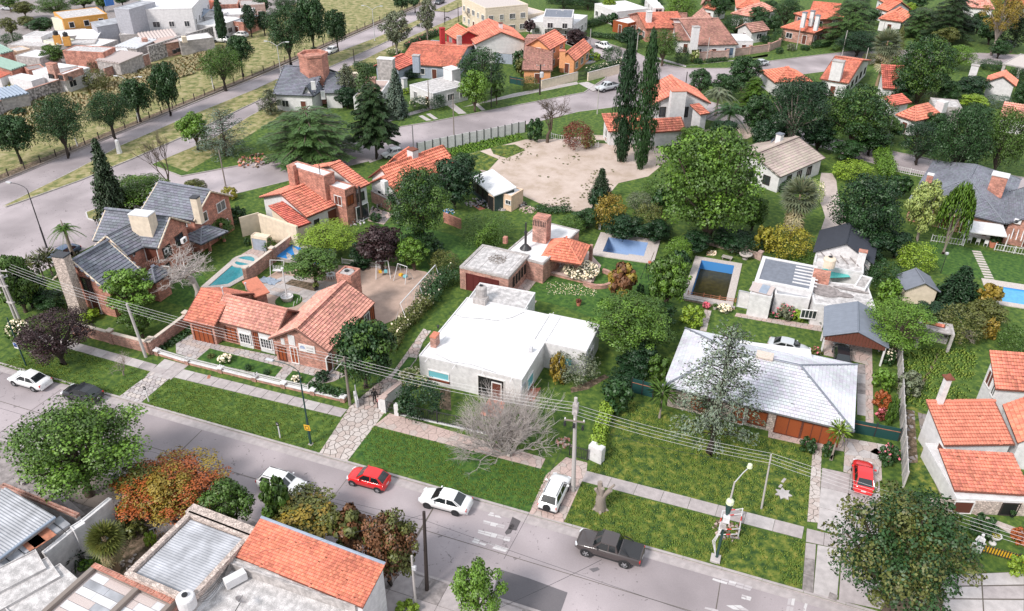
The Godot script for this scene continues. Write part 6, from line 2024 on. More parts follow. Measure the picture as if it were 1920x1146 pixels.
	for q in [[-1,1],[1,1],[-1,-1],[1,-1],[0,1]]:obj("column",boxm(W(0.6,3.4,0.6)),M["dirty"],h,b.xf*put(W(q[0]*(b.wx-0.4),0.1,q[1]*(b.wz-0.4))))
	obj("back_wall",boxm(W(b.L*0.95,3.2,0.2)),M["dirty"],h,b.xf*put(W(0,0.1,-b.wz+0.8)))
	for q in [["top_gable_house","orange gable house with white wall peeping over the cedar","g1",V(14.5,-254.7),V(17.5,-251.3),V(16.8,-264.6),3.2,5.4,"white","tile_orange"],["top_orange_roof","orange tile roof beside the small gable at the upper edge","hip",V(14.9,-240.3),V(20.8,-238.6),V(18.9,-250.9),3.2,5.2,"white","tile_orange"],["top_small_roof","little orange roof at the very top between dark trees","hip",V(17.8,-260),V(21.2,-261.1),V(19.3,-270.9),3.2,5.0,"white","tile_orange"],
		["top_right_roof","wide orange roof behind the brown pine at the top right","hip",V(39,-265),V(45.5,-264.9),V(42.2,-286),3.4,5.6,"white","tile_pink"],["top_edge_roof","orange roof right of the brown pine at the top edge","g1",V(48.6,-273.1),V(53.9,-271.4),V(52.1,-289.2),3.2,5.2,"white","tile_orange"],
		["red_sheet_house","white bungalow with plain pink red roof near the top right trees","hip",V(-22.6,-231.6),V(-16.3,-229),V(-20.7,-245.7),3.2,5.2,"white","tile_pink"],["low_edge_house","low house with brown tile gable beside the far small pool","g1",V(-14.9,-212.8),V(-11,-217.5),V(-15.1,-221.4),2.8,4.4,"white","tile_brown"],["top_left_red_house","bright orange roofed house at the top edge right of the beige block","hip",V(-22.1,-239.2),V(-15.3,-240.2),V(-21.3,-251.5),3.2,5.4,"white","tile_orange"],
		["top_corner_house","white house with orange roof beside the tall bright tree at the top","g1",V(-30.5,-235.7),V(-27.3,-234.2),V(-30.9,-243.3),3.2,5.0,"white","tile_orange"],["brown_top_house","brick gable house with brown roof behind the tan corner house chimney","g2",V(-31.8,-239),V(-28.8,-239.3),V(-32.6,-248.8),3.2,5.4,"redbrick","tile_brown"]]:
		h=house(q[0],q[1])
		block(h,q[2],q[3],q[4],q[5],q[6],q[7],q[8],q[9],{"k":1.6,"auto":1})
	h=house("beige_block","beige three part house with balconies at the top centre","house")
	block(h,"flat",V(-74.7,-202.9),V(-69,-212.4),V(-75,-222.2),3.6,0,"cream","palestone",{"auto":2})
	block(h,"flat",V(-79.3,-194.9),V(-71,-203.7),V(-78.3,-217.9),7.0,0,"cream","palestone",{"auto":2,"wk":"W"})
	block(h,"flat",V(-82.9,-200),V(-75.8,-204.7),V(-80.5,-217.3),3.4,0,"cream","cream",{"auto":2})
	h=house("white_top_house","white flat house behind the pale willow at the top","house")
	block(h,"flat",V(-50.8,-218.3),V(-44,-225.7),V(-48.5,-237.5),4.0,0,"white","membrane",{"auto":2})
	block(h,"flat",V(-41.7,-221.4),V(-39.1,-222.5),V(-42.2,-234.6),5.0,0,"white","membrane",{"auto":1})
func left_quarter()->void:
	var h:Node3D
	var b:Dictionary
	for q in [["yellow_house","two storey ochre and red house with pale yellow side wall","flat",V(-170.1,-148.7),V(-164.8,-157.3),V(-175.6,-157.8),6.0,0.0,"ochre","stained",{"auto":2,"wk":"v"}],
		["pale_side_house","narrow pale yellow block beside the ochre house","flat",V(-175.2,-150.1),V(-170.2,-149.1),V(-177.5,-158.2),5.6,0.0,"yellow_pale","stained"],
		["grey_tower_block","grey blue windowless building with a blue sign at the top left","flat",V(-156.4,-151.7),V(-152.2,-151.9),V(-163.2,-160.7),9.0,0.0,"gray_wall","mgray"],
		["white_block","large white building beside the grey blue one at the top left","flat",V(-155.6,-155.7),V(-143.1,-162.6),V(-164.9,-175),8.0,0.0,"white","membrane",{"auto":1}],
		["grey_warehouse","long grey plastered warehouse with pale sheet roof behind the flat roofs","s",V(-158.2,-147),V(-154.6,-156.9),V(-158.7,-154),5.5,6.2,"gray_wall","mgray",{"ov":0.1}],
		["red_hip_cottage","small cottage with a brown red hip roof behind the dark plum tree","hip",V(-160.7,-170.7),V(-155,-170.6),V(-160.7,-179.6),3.4,5.2,"white","tile",{"k":1.6,"auto":1}],
		["blue_roof_cottage","cottage with slate blue gable roof and red door","g1",V(-152.9,-168.3),V(-147.5,-168.1),V(-155.8,-180),3.2,5.2,"white","paleblue",{"auto":1,"wk":"D"}],
		["garage_row","white flat roofed row with two black garage doors beside the cypress","flat",V(-144.8,-164.9),V(-138.8,-165),V(-148.2,-174.9),3.6,0.0,"white","membrane",{"auto":2,"wk":"G"}],
		["brick_corner_house","small brick house with grey flat roof right of the cypress","flat",V(-140.4,-171.7),V(-136,-171.9),V(-143,-180.8),3.4,0.0,"redbrick","mgray",{"auto":1}],
		["cream_cube","small cream cube house with yellow end wall near the left edge","flat",V(-170.9,-137.4),V(-166.6,-138.5),V(-171.6,-142.1),4.4,0.0,"white","stained",{"auto":1}],
		["grey_flat_roof","wide stained grey flat roof left of the bright round tree","flat",V(-172.1,-133.8),V(-163.4,-135.4),V(-169.6,-140.9),3.2,0.0,"dirty","stained"],
		["white_low_roof","white low roof in front of the cream cube","flat",V(-162.7,-127.6),V(-156.1,-127.9),V(-161,-133.2),3.2,0.0,"dirty","membrane"],
		["bright_flat_roof","white flat roofs with parapets behind the brick wall block","flat",V(-167.8,-140.5),V(-161.6,-145.9),V(-168,-149.8),3.6,0.0,"dirty","membrane"],
		["brick_wall_block","grey flat roofed block with bare red brick side wall","flat",V(-151.8,-130.5),V(-142.6,-132.5),V(-146.9,-136.3),4.6,0.0,"redbrick","stained"],
		["tank_roof_house","low white house with yellow water tanks on its roof","flat",V(-160.6,-137),V(-154.2,-141.6),V(-156.9,-145.2),3.4,0.0,"dirty","stained"],
		["white_chimney_house","white flat roofed house with brick chimney at the edge of the field","flat",V(-148.2,-118.9),V(-139.7,-118.7),V(-141.8,-125.3),3.6,0.0,"white","membrane",{"auto":1}],
		["green_roof_house","brick house with pale green sheet roof at the left edge","s",V(-153.8,-118.7),V(-154.1,-122.9),V(-160.6,-121.1),3.2,4.4,"redbrick","metal_green",{"ov":0.2,"ribs":0.6}],
		["upper_green_roof_house","second green roofed brick house, the farther of the two","s",V(-165.1,-126.1),V(-164.8,-129.3),V(-168.9,-127.7),3.6,4.6,"redbrick","metal_green",{"ov":0.2,"ribs":0.6}],
		["pink_roof_shed","low shed with pink red roof under the green roofed house","s",V(-152,-114.4),V(-152.8,-117.7),V(-157.9,-117.9),3.0,3.8,"white","metal_orange",{"ov":0.2}],
		["ruined_shed","patched low sheet roof on crumbling walls beside the field","s",V(-143.9,-131.1),V(-137.3,-131),V(-137.2,-138.2),3.2,3.6,"dirty","rust_pale",{"ov":0.2,"ribs":0.7}],
		["patched_roof","low roof of mixed white and rusty sheets behind the dark bushes","s",V(-146.8,-148.3),V(-141.6,-154.6),V(-149.3,-157),3.2,3.4,"dirty","rust_pale",{"ov":0.2,"ribs":0.7}],
		["pale_sheet_roof","pale corrugated roof left of the patched rusty one","s",V(-148.7,-141.5),V(-142.7,-142),V(-146.3,-149.2),3.2,3.5,"dirty","mwhite",{"ov":0.2,"ribs":0.7}],
		["long_flat_house","long whitewashed flat roof behind the windowed boundary wall","flat",V(-137.6,-150.3),V(-132.9,-156.4),V(-137.6,-159.5),3.4,0.0,"dirty","membrane"],
		["middle_flat_house","grey white flat roof between the warehouse and the patched roof","flat",V(-154.7,-149.7),V(-150.7,-152.8),V(-156.6,-157),3.4,0.0,"dirty","stained",{"auto":1}],
		["blue_sheet_shed","low shed with blue grey sheet roof behind the graffiti wall","s",V(-140.2,-104.1),V(-138.3,-108.9),V(-145,-107.5),3.0,3.4,"dirty","paleblue",{"ov":0.2,"ribs":0.6}],
		["white_awning","tilted white awning roof beside the ochre house","s",V(-162.3,-143.9),V(-157.3,-145.3),V(-162.6,-147.3),3.2,4.6,"gray_wall","mwhite",{"ov":0.2}],
		["brick_top_house","low brick building at the top beyond the cypress","flat",V(-158.3,-181.1),V(-148.8,-187.1),V(-156.4,-193.7),4.0,0.0,"redbrick","dirty",{"auto":1}],
		["red_front_house","red fronted small house at the top beside the brick building","flat",V(-147.1,-185.9),V(-142.1,-189.9),V(-149,-192.8),4.0,0.0,"pink_wall","dirty",{"auto":1}],
		["white_garden_house","white walled yard building left of the chimney house","flat",V(-151.6,-115.9),V(-145.1,-115.5),V(-147.4,-118.6),2.8,0.0,"white","membrane"],
		["step_roof_house","white stepped flat roofs before the grey warehouse","flat",V(-157.8,-139.6),V(-151.7,-140.2),V(-156.5,-146.3),3.2,0.0,"dirty","membrane"],["rubble_roof_house","flat roof littered with boards right of the step roofs","flat",V(-149.3,-138.8),V(-146,-139),V(-149.9,-146.5),3.0,0.0,"dirty","stained"],["pink_patch_roof","low roof with pinkish patches before the long flat house","s",V(-140.5,-146.8),V(-138.2,-151.8),V(-142.8,-152.8),3.2,3.5,"palebrick","pinkstone"],
		["cream_shop_row","cream flat row left of the blue roofed cottage","flat",V(-156.9,-159.2),V(-153.8,-158.9),V(-160.3,-165.8),3.4,0.0,"white","stained",{"auto":1}],["tall_white_block","white two storey block behind the red hip cottage","flat",V(-155.5,-168),V(-151.6,-171.4),V(-158.3,-175.8),6.0,0.0,"white","membrane",{"auto":1}],["orange_side_house","low flat house with terracotta side wall beside the upper green roof","flat",V(-165.9,-130.7),V(-165.1,-133.6),V(-168.7,-135.4),3.0,0.0,"peach","stained"],
		["small_brick_shed","small brick shed between the chimney house and the green roof","flat",V(-151.3,-120.5),V(-149.8,-123.3),V(-153.1,-124.7),3.0,0.0,"redbrick","old"],["white_lean_house","white lean roof behind the ruined shed","s",V(-144.1,-133.6),V(-140.8,-138),V(-145,-139.3),3.3,3.6,"dirty","mwhite"],["top_flat_house","grey flat house at the top between plum tree and white block","flat",V(-161,-165.8),V(-158.9,-168.4),V(-165,-172.8),4.0,0.0,"gray_wall","membrane",{"auto":1}],
		["far_white_row","long white row at the top beyond the cypress","flat",V(-146.3,-175.7),V(-139,-180.6),V(-145.6,-184.9),3.6,0.0,"white","membrane",{"auto":1}],["far_clay_roof","clay roofed house at the top left of the brick building","g1",V(-157.3,-179.2),V(-152.5,-180.3),V(-160.1,-186.5),3.4,5.0,"white","tile"],["pale_yard_block","pale block with dark openings left of the tank house","flat",V(-166.1,-138.5),V(-161.3,-137.8),V(-165.7,-142.8),3.6,0.0,"yellow_pale","stained",{"auto":1}],
		["small_white_house","small white flat house beside the cypress top","flat",V(-147.5,-171.5),V(-144.2,-172),V(-149.4,-177.6),4.0,0.0,"white","stained",{}]]:
		h=house(q[0],q[1])
		block(h,q[2],q[3],q[4],q[5],q[6],q[7],q[8],q[9],q[10] if q.size()>10 else {})
		if q[0]=="white_chimney_house":
			lump(h,"brick_chimney",V(-140.5,-117.4),1.9,1.2,3.4,6.2,"palebrick","redbrick",0.02)
			b=block(h,"flat",V(-137.3,-116.7),V(-137.5,-121.8),V(-138.7,-117.1),4.6,0,"palebrick","membrane",{"base":3.3})
			for i in 3:win(b,"f",-2.6+i*2.4,3.6,0.9,0.7,"k")
		if q[0]=="tank_roof_house":
			for p in [V(-161.7,-138.5),V(-158.8,-138.4)]:
				lump(h,"yellow_block",p,1.4,1.2,3.2,5.2,"ochre")
				water_tank(h,p,5.2,0.55,0.9,"iron")
		if q[0]=="grey_tower_block":
			part_at(h,"blue_sign",boxm(W(2.2,4.5,0.4)),"blue",W(-171.04,6,-164.96),1.2)
		if q[0]=="yellow_house":
			part_at(h,"red_wall",boxm(W(5.0,2.8,0.3)),"red",W(-183.16,0.2,-161.18))
			part_at(h,"red_wall",boxm(W(5.0,2.6,0.3)),"red",W(-176.51,0.2,-158.38),0.6)
		if q[0]=="blue_roof_cottage":lump(h,"chimney",V(-145.4,-164.4),1.0,0.9,3.5,6.2,"palebrick","dirty")
		if q[0]=="patched_roof":lump(h,"brick_stub",V(-144.6,-147),1.6,1.2,3.0,4.2,"palebrick")
		if q[0]=="long_flat_house":lump(h,"stub",V(-136.4,-150.6),1.1,1.0,3.3,4.6,"cream")
	wall_line("boundary_wall","long grey boundary wall with small square openings along the far field","wall",[V(-140.5,-143.1),V(-140.2,-154.7),V(-139.4,-164.2)],3.6,0.4,"graffiti","dirty")
	var bw:=get_node("boundary_wall")
	for p in [W(-136.53,1.6,-146.86),W(-136.65,1.6,-148.36),W(-136.55,1.8,-152.95),W(-136.61,1.8,-155.66),W(-136.54,1.8,-157.78)]:obj("opening",boxm(W(0.5,0.8,0.8)),M["black"],bw,put(p-bw.position,-0.2))
	wall_line("brick_boundary_wall","long bare brick boundary wall at the edge of the straw field","wall",[V(-139.8,-129),V(-139.5,-141.9)],2.4,0.35,"palebrick","dirty")
	wall_line("graffiti_wall","whitewashed wall with graffiti scribbles beside the shadowed field corner","wall",[V(-140,-101),V(-141.6,-111.1),V(-141.2,-119.2)],2.6,0.35,"graffiti","palebrick")
	wall_line("white_yard_wall","tall plain white wall below the chimney house","wall",[V(-142.6,-120.2),V(-140.6,-123.5)],4.2,0.35,"white","dirty")
func south_side()->void:
	var h:Node3D
	var b:Dictionary
	h=house("corrugated_shed","shed with pale corrugated roof and blue edge at the lower left edge","shed")
	block(h,"s",V(-47.56,-23.15),V(-46.9,-28.09),V(-53.11,-24.92),4.2,4.5,"dirty","mgray",{"ov":0.1,"ribs":0.22})
	cable(h,"blue_edge",[W(-47.46,4.2,-23.06),W(-46.83,4.2,-28.02)],0.14,"paleblue")
	h=house("rusty_strip_roof","narrow flat roof of grey and rusty sheets beside the corrugated shed","shed")
	block(h,"s",V(-47.18,-22.82),V(-45.86,-28.29),V(-48.42,-23.15),3.6,3.7,"dirty","mgray",{"ov":0.05,"caps":false})
	for q in [[W(-46.75,3.72,-26.43),1.5,1.6],[W(-46.8,3.72,-25.86),1.1,1.2],[W(-46.73,3.72,-23.14),0.7,0.8]]:part_at(h,"rusty_sheet",boxm(W(q[1],0.02,q[2])),"rust",q[0],0.0)
	for i in 6:part_at(h,"sheet_joint",boxm(W(2.2,0.03,0.05)),"iron",W(-47.13,3.68,-23.02).lerp(W(-46.42,3.68,-27.71),i/5.0),0.0)
	h=house("roadside_wall","peeling brick capped wall between the corrugated shed and the pavement","wall")
	block(h,"flat",V(-54.48,-29.54),V(-46.31,-29.19),V(-54.7,-29.86),3.4,0,"stained","palebrick",{"pm":"palebrick","parapet":0.1})
	h=house("white_garden_wall","tall smooth white wall beside the small palm garden","wall")
	block(h,"flat",V(-45.99,-25.68),V(-45.52,-31.65),V(-45.65,-25.54),3.3,0,"white","white",{"parapet":0.05})
	h=house("corner_gate_wall","short white wall end with step beside the pavement","wall")
	block(h,"flat",V(-45.55,-28.03),V(-45.31,-28.83),V(-45.05,-27.86),3.7,0,"white","white",{"parapet":0.05})
	h=house("stained_terrace","flat terrace of three white weather stained concrete slabs at the bottom left","house")
	block(h,"flat",V(-47.75,-21.51),V(-45.91,-25.26),V(-45.39,-21.21),4.0,0,"stained","stained",{"parapet":0.04})
	block(h,"flat",V(-46.41,-21.09),V(-44.69,-25.1),V(-43.89,-20.93),3.88,0,"stained","stained",{"parapet":0.04})
	block(h,"flat",V(-44.56,-21.05),V(-43.49,-25.06),V(-41.5,-20.57),3.76,0,"stained","stained",{"parapet":0.04})
	h=house("rusty_roof_house","low house with rusty streaked sheets behind a crumbling brick parapet","house")
	b=block(h,"flat",V(-41.06,-20.75),V(-40.71,-25.7),V(-33.65,-20.35),4.0,0,"palebrick","rust_pale",{"pm":"wood_gray","rise":0.25,"parapet":0.3})
	var L:float=b.L
	var D:float=b.D
	for i in 16:
		var z:=-D/2+0.7+i*0.62
		if z>D/2-0.9:break
		var n:=3
		var at:=-L/2+0.5
		while at<L/2-1.0:
			var w:=between(1.2,2.8)
			w=minf(w,L/2-0.5-at)
			obj("roof_sheet",boxm(W(w-0.02,0.035,0.58)),M[["mwhite","rust","rust_pale","mwhite","rust_pale","mgray"][rng.randi() % 6]],h,b.xf*put(W(at+w/2,3.92,z)))
			at+=w
	var cop:=begin()
	for i in 30:box(cop,W(-L/2+i*L/30.0,4.25,-D/2-0.02),W(-L/2+(i+0.9)*L/30.0,4.3+rng.randf()*0.05,-D/2+0.36))
	obj("brick_coping",cop.commit(),M["redbrick"],h,b.xf)
	obj("cross_parapet",boxm(W(0.4,0.55,D*0.96)),M["wood_gray"],h,b.xf*put(W(L*0.08,3.75,0)))
	h=house("ribbed_roof_house","house with wide pale grey corrugated roof behind stone parapets at the bottom","house")
	b=block(h,"flat",V(-37.73,-25.47),V(-37.41,-31.8),V(-32.02,-24.81),4.4,0,"dirty","mgray",{"pm":"stone","rise":0.3,"parapet":0.35})
	var rs:=begin()
	var rx:float=b.L/2-0.45
	var rz:float=b.D/2-0.45
	ribs(rs,[W(-rx,4.36,rz),W(-rx,4.4,-rz),W(rx,4.5,-rz),W(rx,4.4,rz)],0.2,0.05)
	tag(obj("corrugated_sheet",rs.commit(),M["mgray"],h,b.xf),"","","","stuff")
	obj("front_coping",boxm(W(0.9,0.7,b.D)),M["stone"],h,b.xf*put(W(0,4.0,-b.D/2-0.3),PI/2 if b.L>b.D else PI/2))
	water_tank(h,V(-32.18,-25.12),4.3,0.62,1.0,"white")
	h=house("red_tile_shop","white house with large salmon red tile roof beside the street trees","house")
	b=block(h,"s",V(-21.12,-29.12),V(-31.72,-29.67),V(-19.78,-32.06),4.3,5.3,"white","tile_orange",{"k":0.62,"ov":0.12})
	obj("gutter",boxm(W(0.2,0.16,0.2)),M["paleblue"],h,b.xf*Transform3D(Basis().scaled(W(b.L/0.2,1,1)),W(0,5.28,-b.D/2-0.05)))
	block(h,"flat",V(-21.71,-29.57),V(-32.18,-29.58),V(-21.64,-29.08),4.25,0,"dirty","stained",{"parapet":0.1})
	h=house("white_terrace","white stained roof terrace with dish and cables in front of the red tile roof","house")
	b=block(h,"flat",V(-31.85,-29.65),V(-21.47,-29.35),V(-30.19,-23.93),3.5,0,"white","stained",{"parapet":0.3})
	part_at(h,"white_box",boxm(W(0.6,0.7,1.5)),"white",W(-30.81,3.6,-28.3),-0.5)
	dish(h,W(-29.06,3.6,-26.7))
	for k in 5:
		var pts:=[]
		for i in 8:
			var t:=i/7.0
			pts.append(W(-31.88,4.6,-29.4).lerp(W(-32,4.4,-25.73),t)+W(0.12*k*sin(t*3),-0.5*sin(t*PI)-0.05*k,0.2*k*sin(t*3)))
		cable(h,"cable",pts,0.015,"black")
	area("garden_soil",[V(-44.26,-29.47),V(-43.77,-31.72),V(-42.42,-34.74),V(-40.77,-34.73),V(-40.16,-27.59),V(-41.94,-27.57)],0.126,"dirt_dark")
	area("garden_soil",[V(-48.45,-27.02),V(-47.56,-33.1),V(-44.4,-33.5),V(-42.5,-28.17)],0.126,"grass_patchy")
	slabs("shop_pavement",[V(-24,-35.8),V(20,-35.8),V(20,-32),V(-24,-32)],22,2,0.122,["concrete","old","concrete"],0.03,41)
	slabs("shop_pavement",[V(-56,-35.8),V(-24.2,-35.8),V(-24.2,-32.4),V(-56,-32.4)],16,2,0.122,["old","old","wood_gray"],0.03,42)
func dish(h:Node3D,p:Vector3)->void:
	var st:=begin()
	for i in 4:
		var r0:=0.45*i/4.0
		var r1:=0.45*(i+1)/4.0
		lathe(st,[V(r0,r0*r0*0.6),V(r1,r1*r1*0.6)],16)
	var xf:Transform3D=h.transform.affine_inverse()*Transform3D(Basis(W(1,0,0.4).normalized(),-0.6),p+W(0,0.7,0))
	var d:=obj("satellite_dish",st.commit(),M["dirty"],h,xf)
	obj("mast",tubem([W(0,0,0),W(0,-0.7,0.3)],[0.03,0.03],6),M["iron"],d)
	obj("feed_arm",tubem([W(0,0.05,0.4),W(0,0.5,0.1)],[0.015,0.015],4),M["iron"],d)
func walls_and_fences()->void:
	wall_line("brick_garden_wall","brick garden wall with pale coping around the corner house lawn","wall",[V(-70.5,-52),V(-60,-52),V(-60.1,-52.3),V(-60.1,-57.9)],1.5,0.3,"palebrick","cap_stone",4.5)
	wall_line("pool_side_wall","grey brick wall between the teal pool and the school yard","wall",[V(-59.7,-68.3),V(-59.7,-79.3)],1.9,0.3,"palebrick","cap_stone",5.5)
	wall_line("school_front_wall","low brick wall with white pickets and piers before the school","wall",[V(-59.2,-52),V(-55.1,-51.8),V(-46.8,-51.9),V(-36.7,-52.2)],0.45,0.25,"palebrick","white",3.2)
	var a:Vector2=V(-59.2,-52)
	for q in [[V(-59.2,-52),V(-55.1,-51.8),"left stretch"],[V(-55.1,-51.8),V(-46.8,-51.9),"middle stretch"],[V(-46.6,-52.1),V(-40.7,-52.2),"right stretch"]]:
		rail_fence("white_picket_fence","white picket fence on the school wall, %s" % q[2],q[0],q[1],0.5,0.14,"white",0.52,3.2,"white picket fences on the school wall")
	rail_fence("iron_fence","black iron railing before the white flat roofed house",V(-30.4,-52.3),V(-19.2,-52.9),1.35,0.16,"iron",0.25,3.0)
	wall_line("fence_plinth","low white plinth under the black iron railing","wall",[V(-30.5,-52.4),V(-19.1,-52.9)],0.22,0.25,"white")
	rail_fence("iron_fence","short black iron railing between the dead bush and white pillar",V(-13.6,-52.8),V(-11.9,-52.7),1.3,0.16,"iron",0.1,3.0)
	var g:=thing("gate_post","white gate pillar with pink stone cap beside the two people","gate post",v3(V(-32.2,-52.3),0.1))
	obj("pillar",boxm(W(0.55,1.75,0.5)),M["white"],g)
	obj("cap",boxm(W(0.65,0.14,0.6)),M["pinkstone"],g,put(W(0,1.745,0)))
	g=thing("gate_post","smaller plain white gate pillar beside the round dark bush","gate post",v3(V(-30.8,-52.3),0.1))
	obj("pillar",boxm(W(0.45,1.35,0.45)),M["white"],g)
	g=thing("gate_post","low white wall end under the leafy tree by the wooden pole","gate post",v3(V(-35.4,-52.5),0.1),-0.9)
	obj("pillar",boxm(W(1.6,0.9,0.3)),M["white"],g)
	g=thing("gate_post","long white flank wall with flagstone coping behind the gate","gate post",v3(V(-32.4,-53.9),0.1),1.35)
	obj("pillar",boxm(W(3.2,1.3,0.3)),M["white"],g)
	obj("cap",boxm(W(3.3,0.1,0.5)),M["pinkstone"],g,put(W(0,1.295,0)))
	iron_gate("open black iron double gate behind the two people",V(-35.1,-53.3),V(-33.5,-54.6),1.5)
	iron_gate("narrow black iron side gate between the white pillars",V(-31.9,-52.2),V(-31,-52.3),1.3)
	g=thing("pillar_wall","white pillar wall overgrown with bright vines beside the lawn","wall",v3(V(-11.2,-53.1),0.1),-0.25)
	obj("pillar",boxm(W(1.35,1.7,0.7)),M["white"],g)
	panel_fence("board_fence","white board fence on dark posts between the street and bare lot",V(-59.1,-114.3),V(-45.9,-131.4),15,2.1,"white","iron")
	panel_fence("concrete_fence","pale concrete panel fence between the driveway and the red tiled house",V(15,-83.3),V(14.7,-59.3),15,1.9,"stained","polestone")
	net_gate("dark green sheeted gate with a red rail beside the grey roofed house",V(10.3,-65.4),V(14.5,-65.6),1.5)
	net_gate("dark green sheeted fence between the shrubs and the cordyline",V(-10.5,-63.9),V(-8.3,-63.8),1.7)
	net_gate("green netted fence before the orange house bungalow at the left",V(-59.1,-158.7),V(-55.6,-158),1.5)
	wall_line("lot_wall","brick and block wall with wooden rail beside the murky pool path","wall",[V(-8.8,-99.3),V(-3.3,-98.1),V(-1.2,-97.3)],1.0,0.25,"pink_wall","",6.0)
	wall_line("pool_retaining_wall","low pink retaining wall at the near end of the murky pool","wall",[V(-9.2,-83.6),V(-2.7,-83.7)],0.35,0.25,"pink_wall","dirty")
	rail_fence("rusty_rail","rusty low railing at the near end of the murky pool",V(-8.4,-84.7),V(-2.8,-85),0.5,0.9,"rust",0.3,1.6)
	wall_line("orange_yard_wall","pale cream yard wall with black gate before the orange house","wall",[V(-51.5,-157.1),V(-46.3,-166.1)],1.9,0.3,"cream","dirty")
	wall_line("cream_yard_wall","pale cream wall in front of the hedge and oval pool","wall",[V(-44.1,-166.4),V(-39.4,-175)],1.9,0.3,"cream","dirty")
	iron_gate("black iron gate between the two cream walls",V(-46.1,-166.1),V(-44.6,-167.8),1.8)
	wall_line("pink_corner_wall","scalloped pink brick wall left of the path to the corner house","wall",[V(-25.7,-191.4),V(-18.5,-196.3)],2.0,0.3,"pink_wall","palebrick",3.5)
	wall_line("pink_corner_wall","pink brick wall right of the path to the corner house","wall",[V(-17.9,-198.5),V(-10,-207.1),V(-7.9,-212.8)],1.8,0.3,"pink_wall","palebrick",4.0)
	wall_line("blue_grey_wall","blue grey boundary wall below the white gable house","wall",[V(-87.4,-169.3),V(-75.1,-171.8),V(-63.7,-172.7)],2.4,0.3,"blue_gray","dirty")
	wall_line("low_lot_wall","short brick wall stub beside the bushy laurel","wall",[V(-44.2,-92.4),V(-41.1,-91.3)],1.6,0.25,"redbrick")
	wall_line("yard_brick_wall","brick yard wall below the orange roofed house window","wall",[V(-56.9,-94.7),V(-52.8,-92.8)],1.9,0.25,"palebrick","dirty")
	rail_fence("picket_fence","white picket fence along the back street behind the slate roof",V(15.8,-136.4),V(21.5,-135),1.1,0.3,"white",0.1,2.4)
	rail_fence("lattice_rail","white veranda railing left of the garden table",V(20.2,-111),V(24.2,-111.1),1.0,0.35,"white",0.25,1.6)
	rail_fence("lattice_rail","white veranda railing right of the garden table",V(28,-111.3),V(32.6,-111.1),1.0,0.35,"white",0.25,1.6)
	rail_fence("white_rail","white fence between the dark shrubs and the twin gable villa",V(-40.5,-130.1),V(-31.5,-128.7),1.0,0.4,"white",0.1,2.5)
	wire_fence("wire fence on dark posts along the field side of the avenue, near part",V(-114.9,-64),V(-112.2,-142),3.0,1.5,"wood_dark","wire fences along the avenue")
	wire_fence("wire fence on dark posts along the field side of the avenue, far part",V(-112.2,-142),V(-111.4,-300),4.0,1.5,"wood_dark","wire fences along the avenue")
	wall_line("field_kerb_wall","low dark retaining kerb at the foot of the avenue trees","wall",[V(-114.6,-62),V(-113.3,-100),V(-112,-142),V(-111.3,-219)],0.35,0.25,"wood_gray")
	rail_fence("slatted_bench_fence","low fence of yellow slats behind the white urn",V(20.1,-53.8),V(22.8,-53.7),0.9,0.2,"iron",0.1,2.0)
	var yf:=thing("slatted_fence","row of yellow slats between black rails at the lower right garden","fence",v3(V(20.1,-53.8),0.15),-(V(22.8,-53.7)-V(20.1,-53.8)).angle())
	for i in 20:obj("slat",boxm(W(0.11,0.75,0.03)),M["yellow"],yf,put(W(0.1+i*0.2,0,-0.06)))
func iron_gate(label:String,a:Vector2,b:Vector2,hgt:float)->void:
	var o:=thing("iron_gate",label,"gate",v3(a,0.15),-(b-a).angle())
	var l:=a.distance_to(b)
	for y in [0.08,hgt*0.5,hgt]:obj("rail",boxm(W(l,0.05,0.05)),M["iron"],o,put(W(l/2,y,0)))
	var n:=int(l/0.15)
	for i in n+1:obj("bar",boxm(W(0.03,hgt+0.12,0.03)),M["iron"],o,put(W(l*i/n,0,0)))
func net_gate(label:String,a:Vector2,b:Vector2,hgt:float)->void:
	var o:=thing("sheeted_gate",label,"gate",v3(a,0.12),-(b-a).angle())
	var l:=a.distance_to(b)
	for i in 2:
		obj("leaf",boxm(W(l/2-0.06,hgt,0.05)),M["green_net"],o,put(W(l*(0.25+0.5*i),0,0)))
		obj("rail",boxm(W(l/2-0.06,0.06,0.04)),M["rust"],o,put(W(l*(0.25+0.5*i),hgt*0.72,0.045)))
	for i in 3:obj("post",boxm(W(0.1,hgt+0.15,0.12)),M["iron"],o,put(W(l*i/2.0,0,0)))
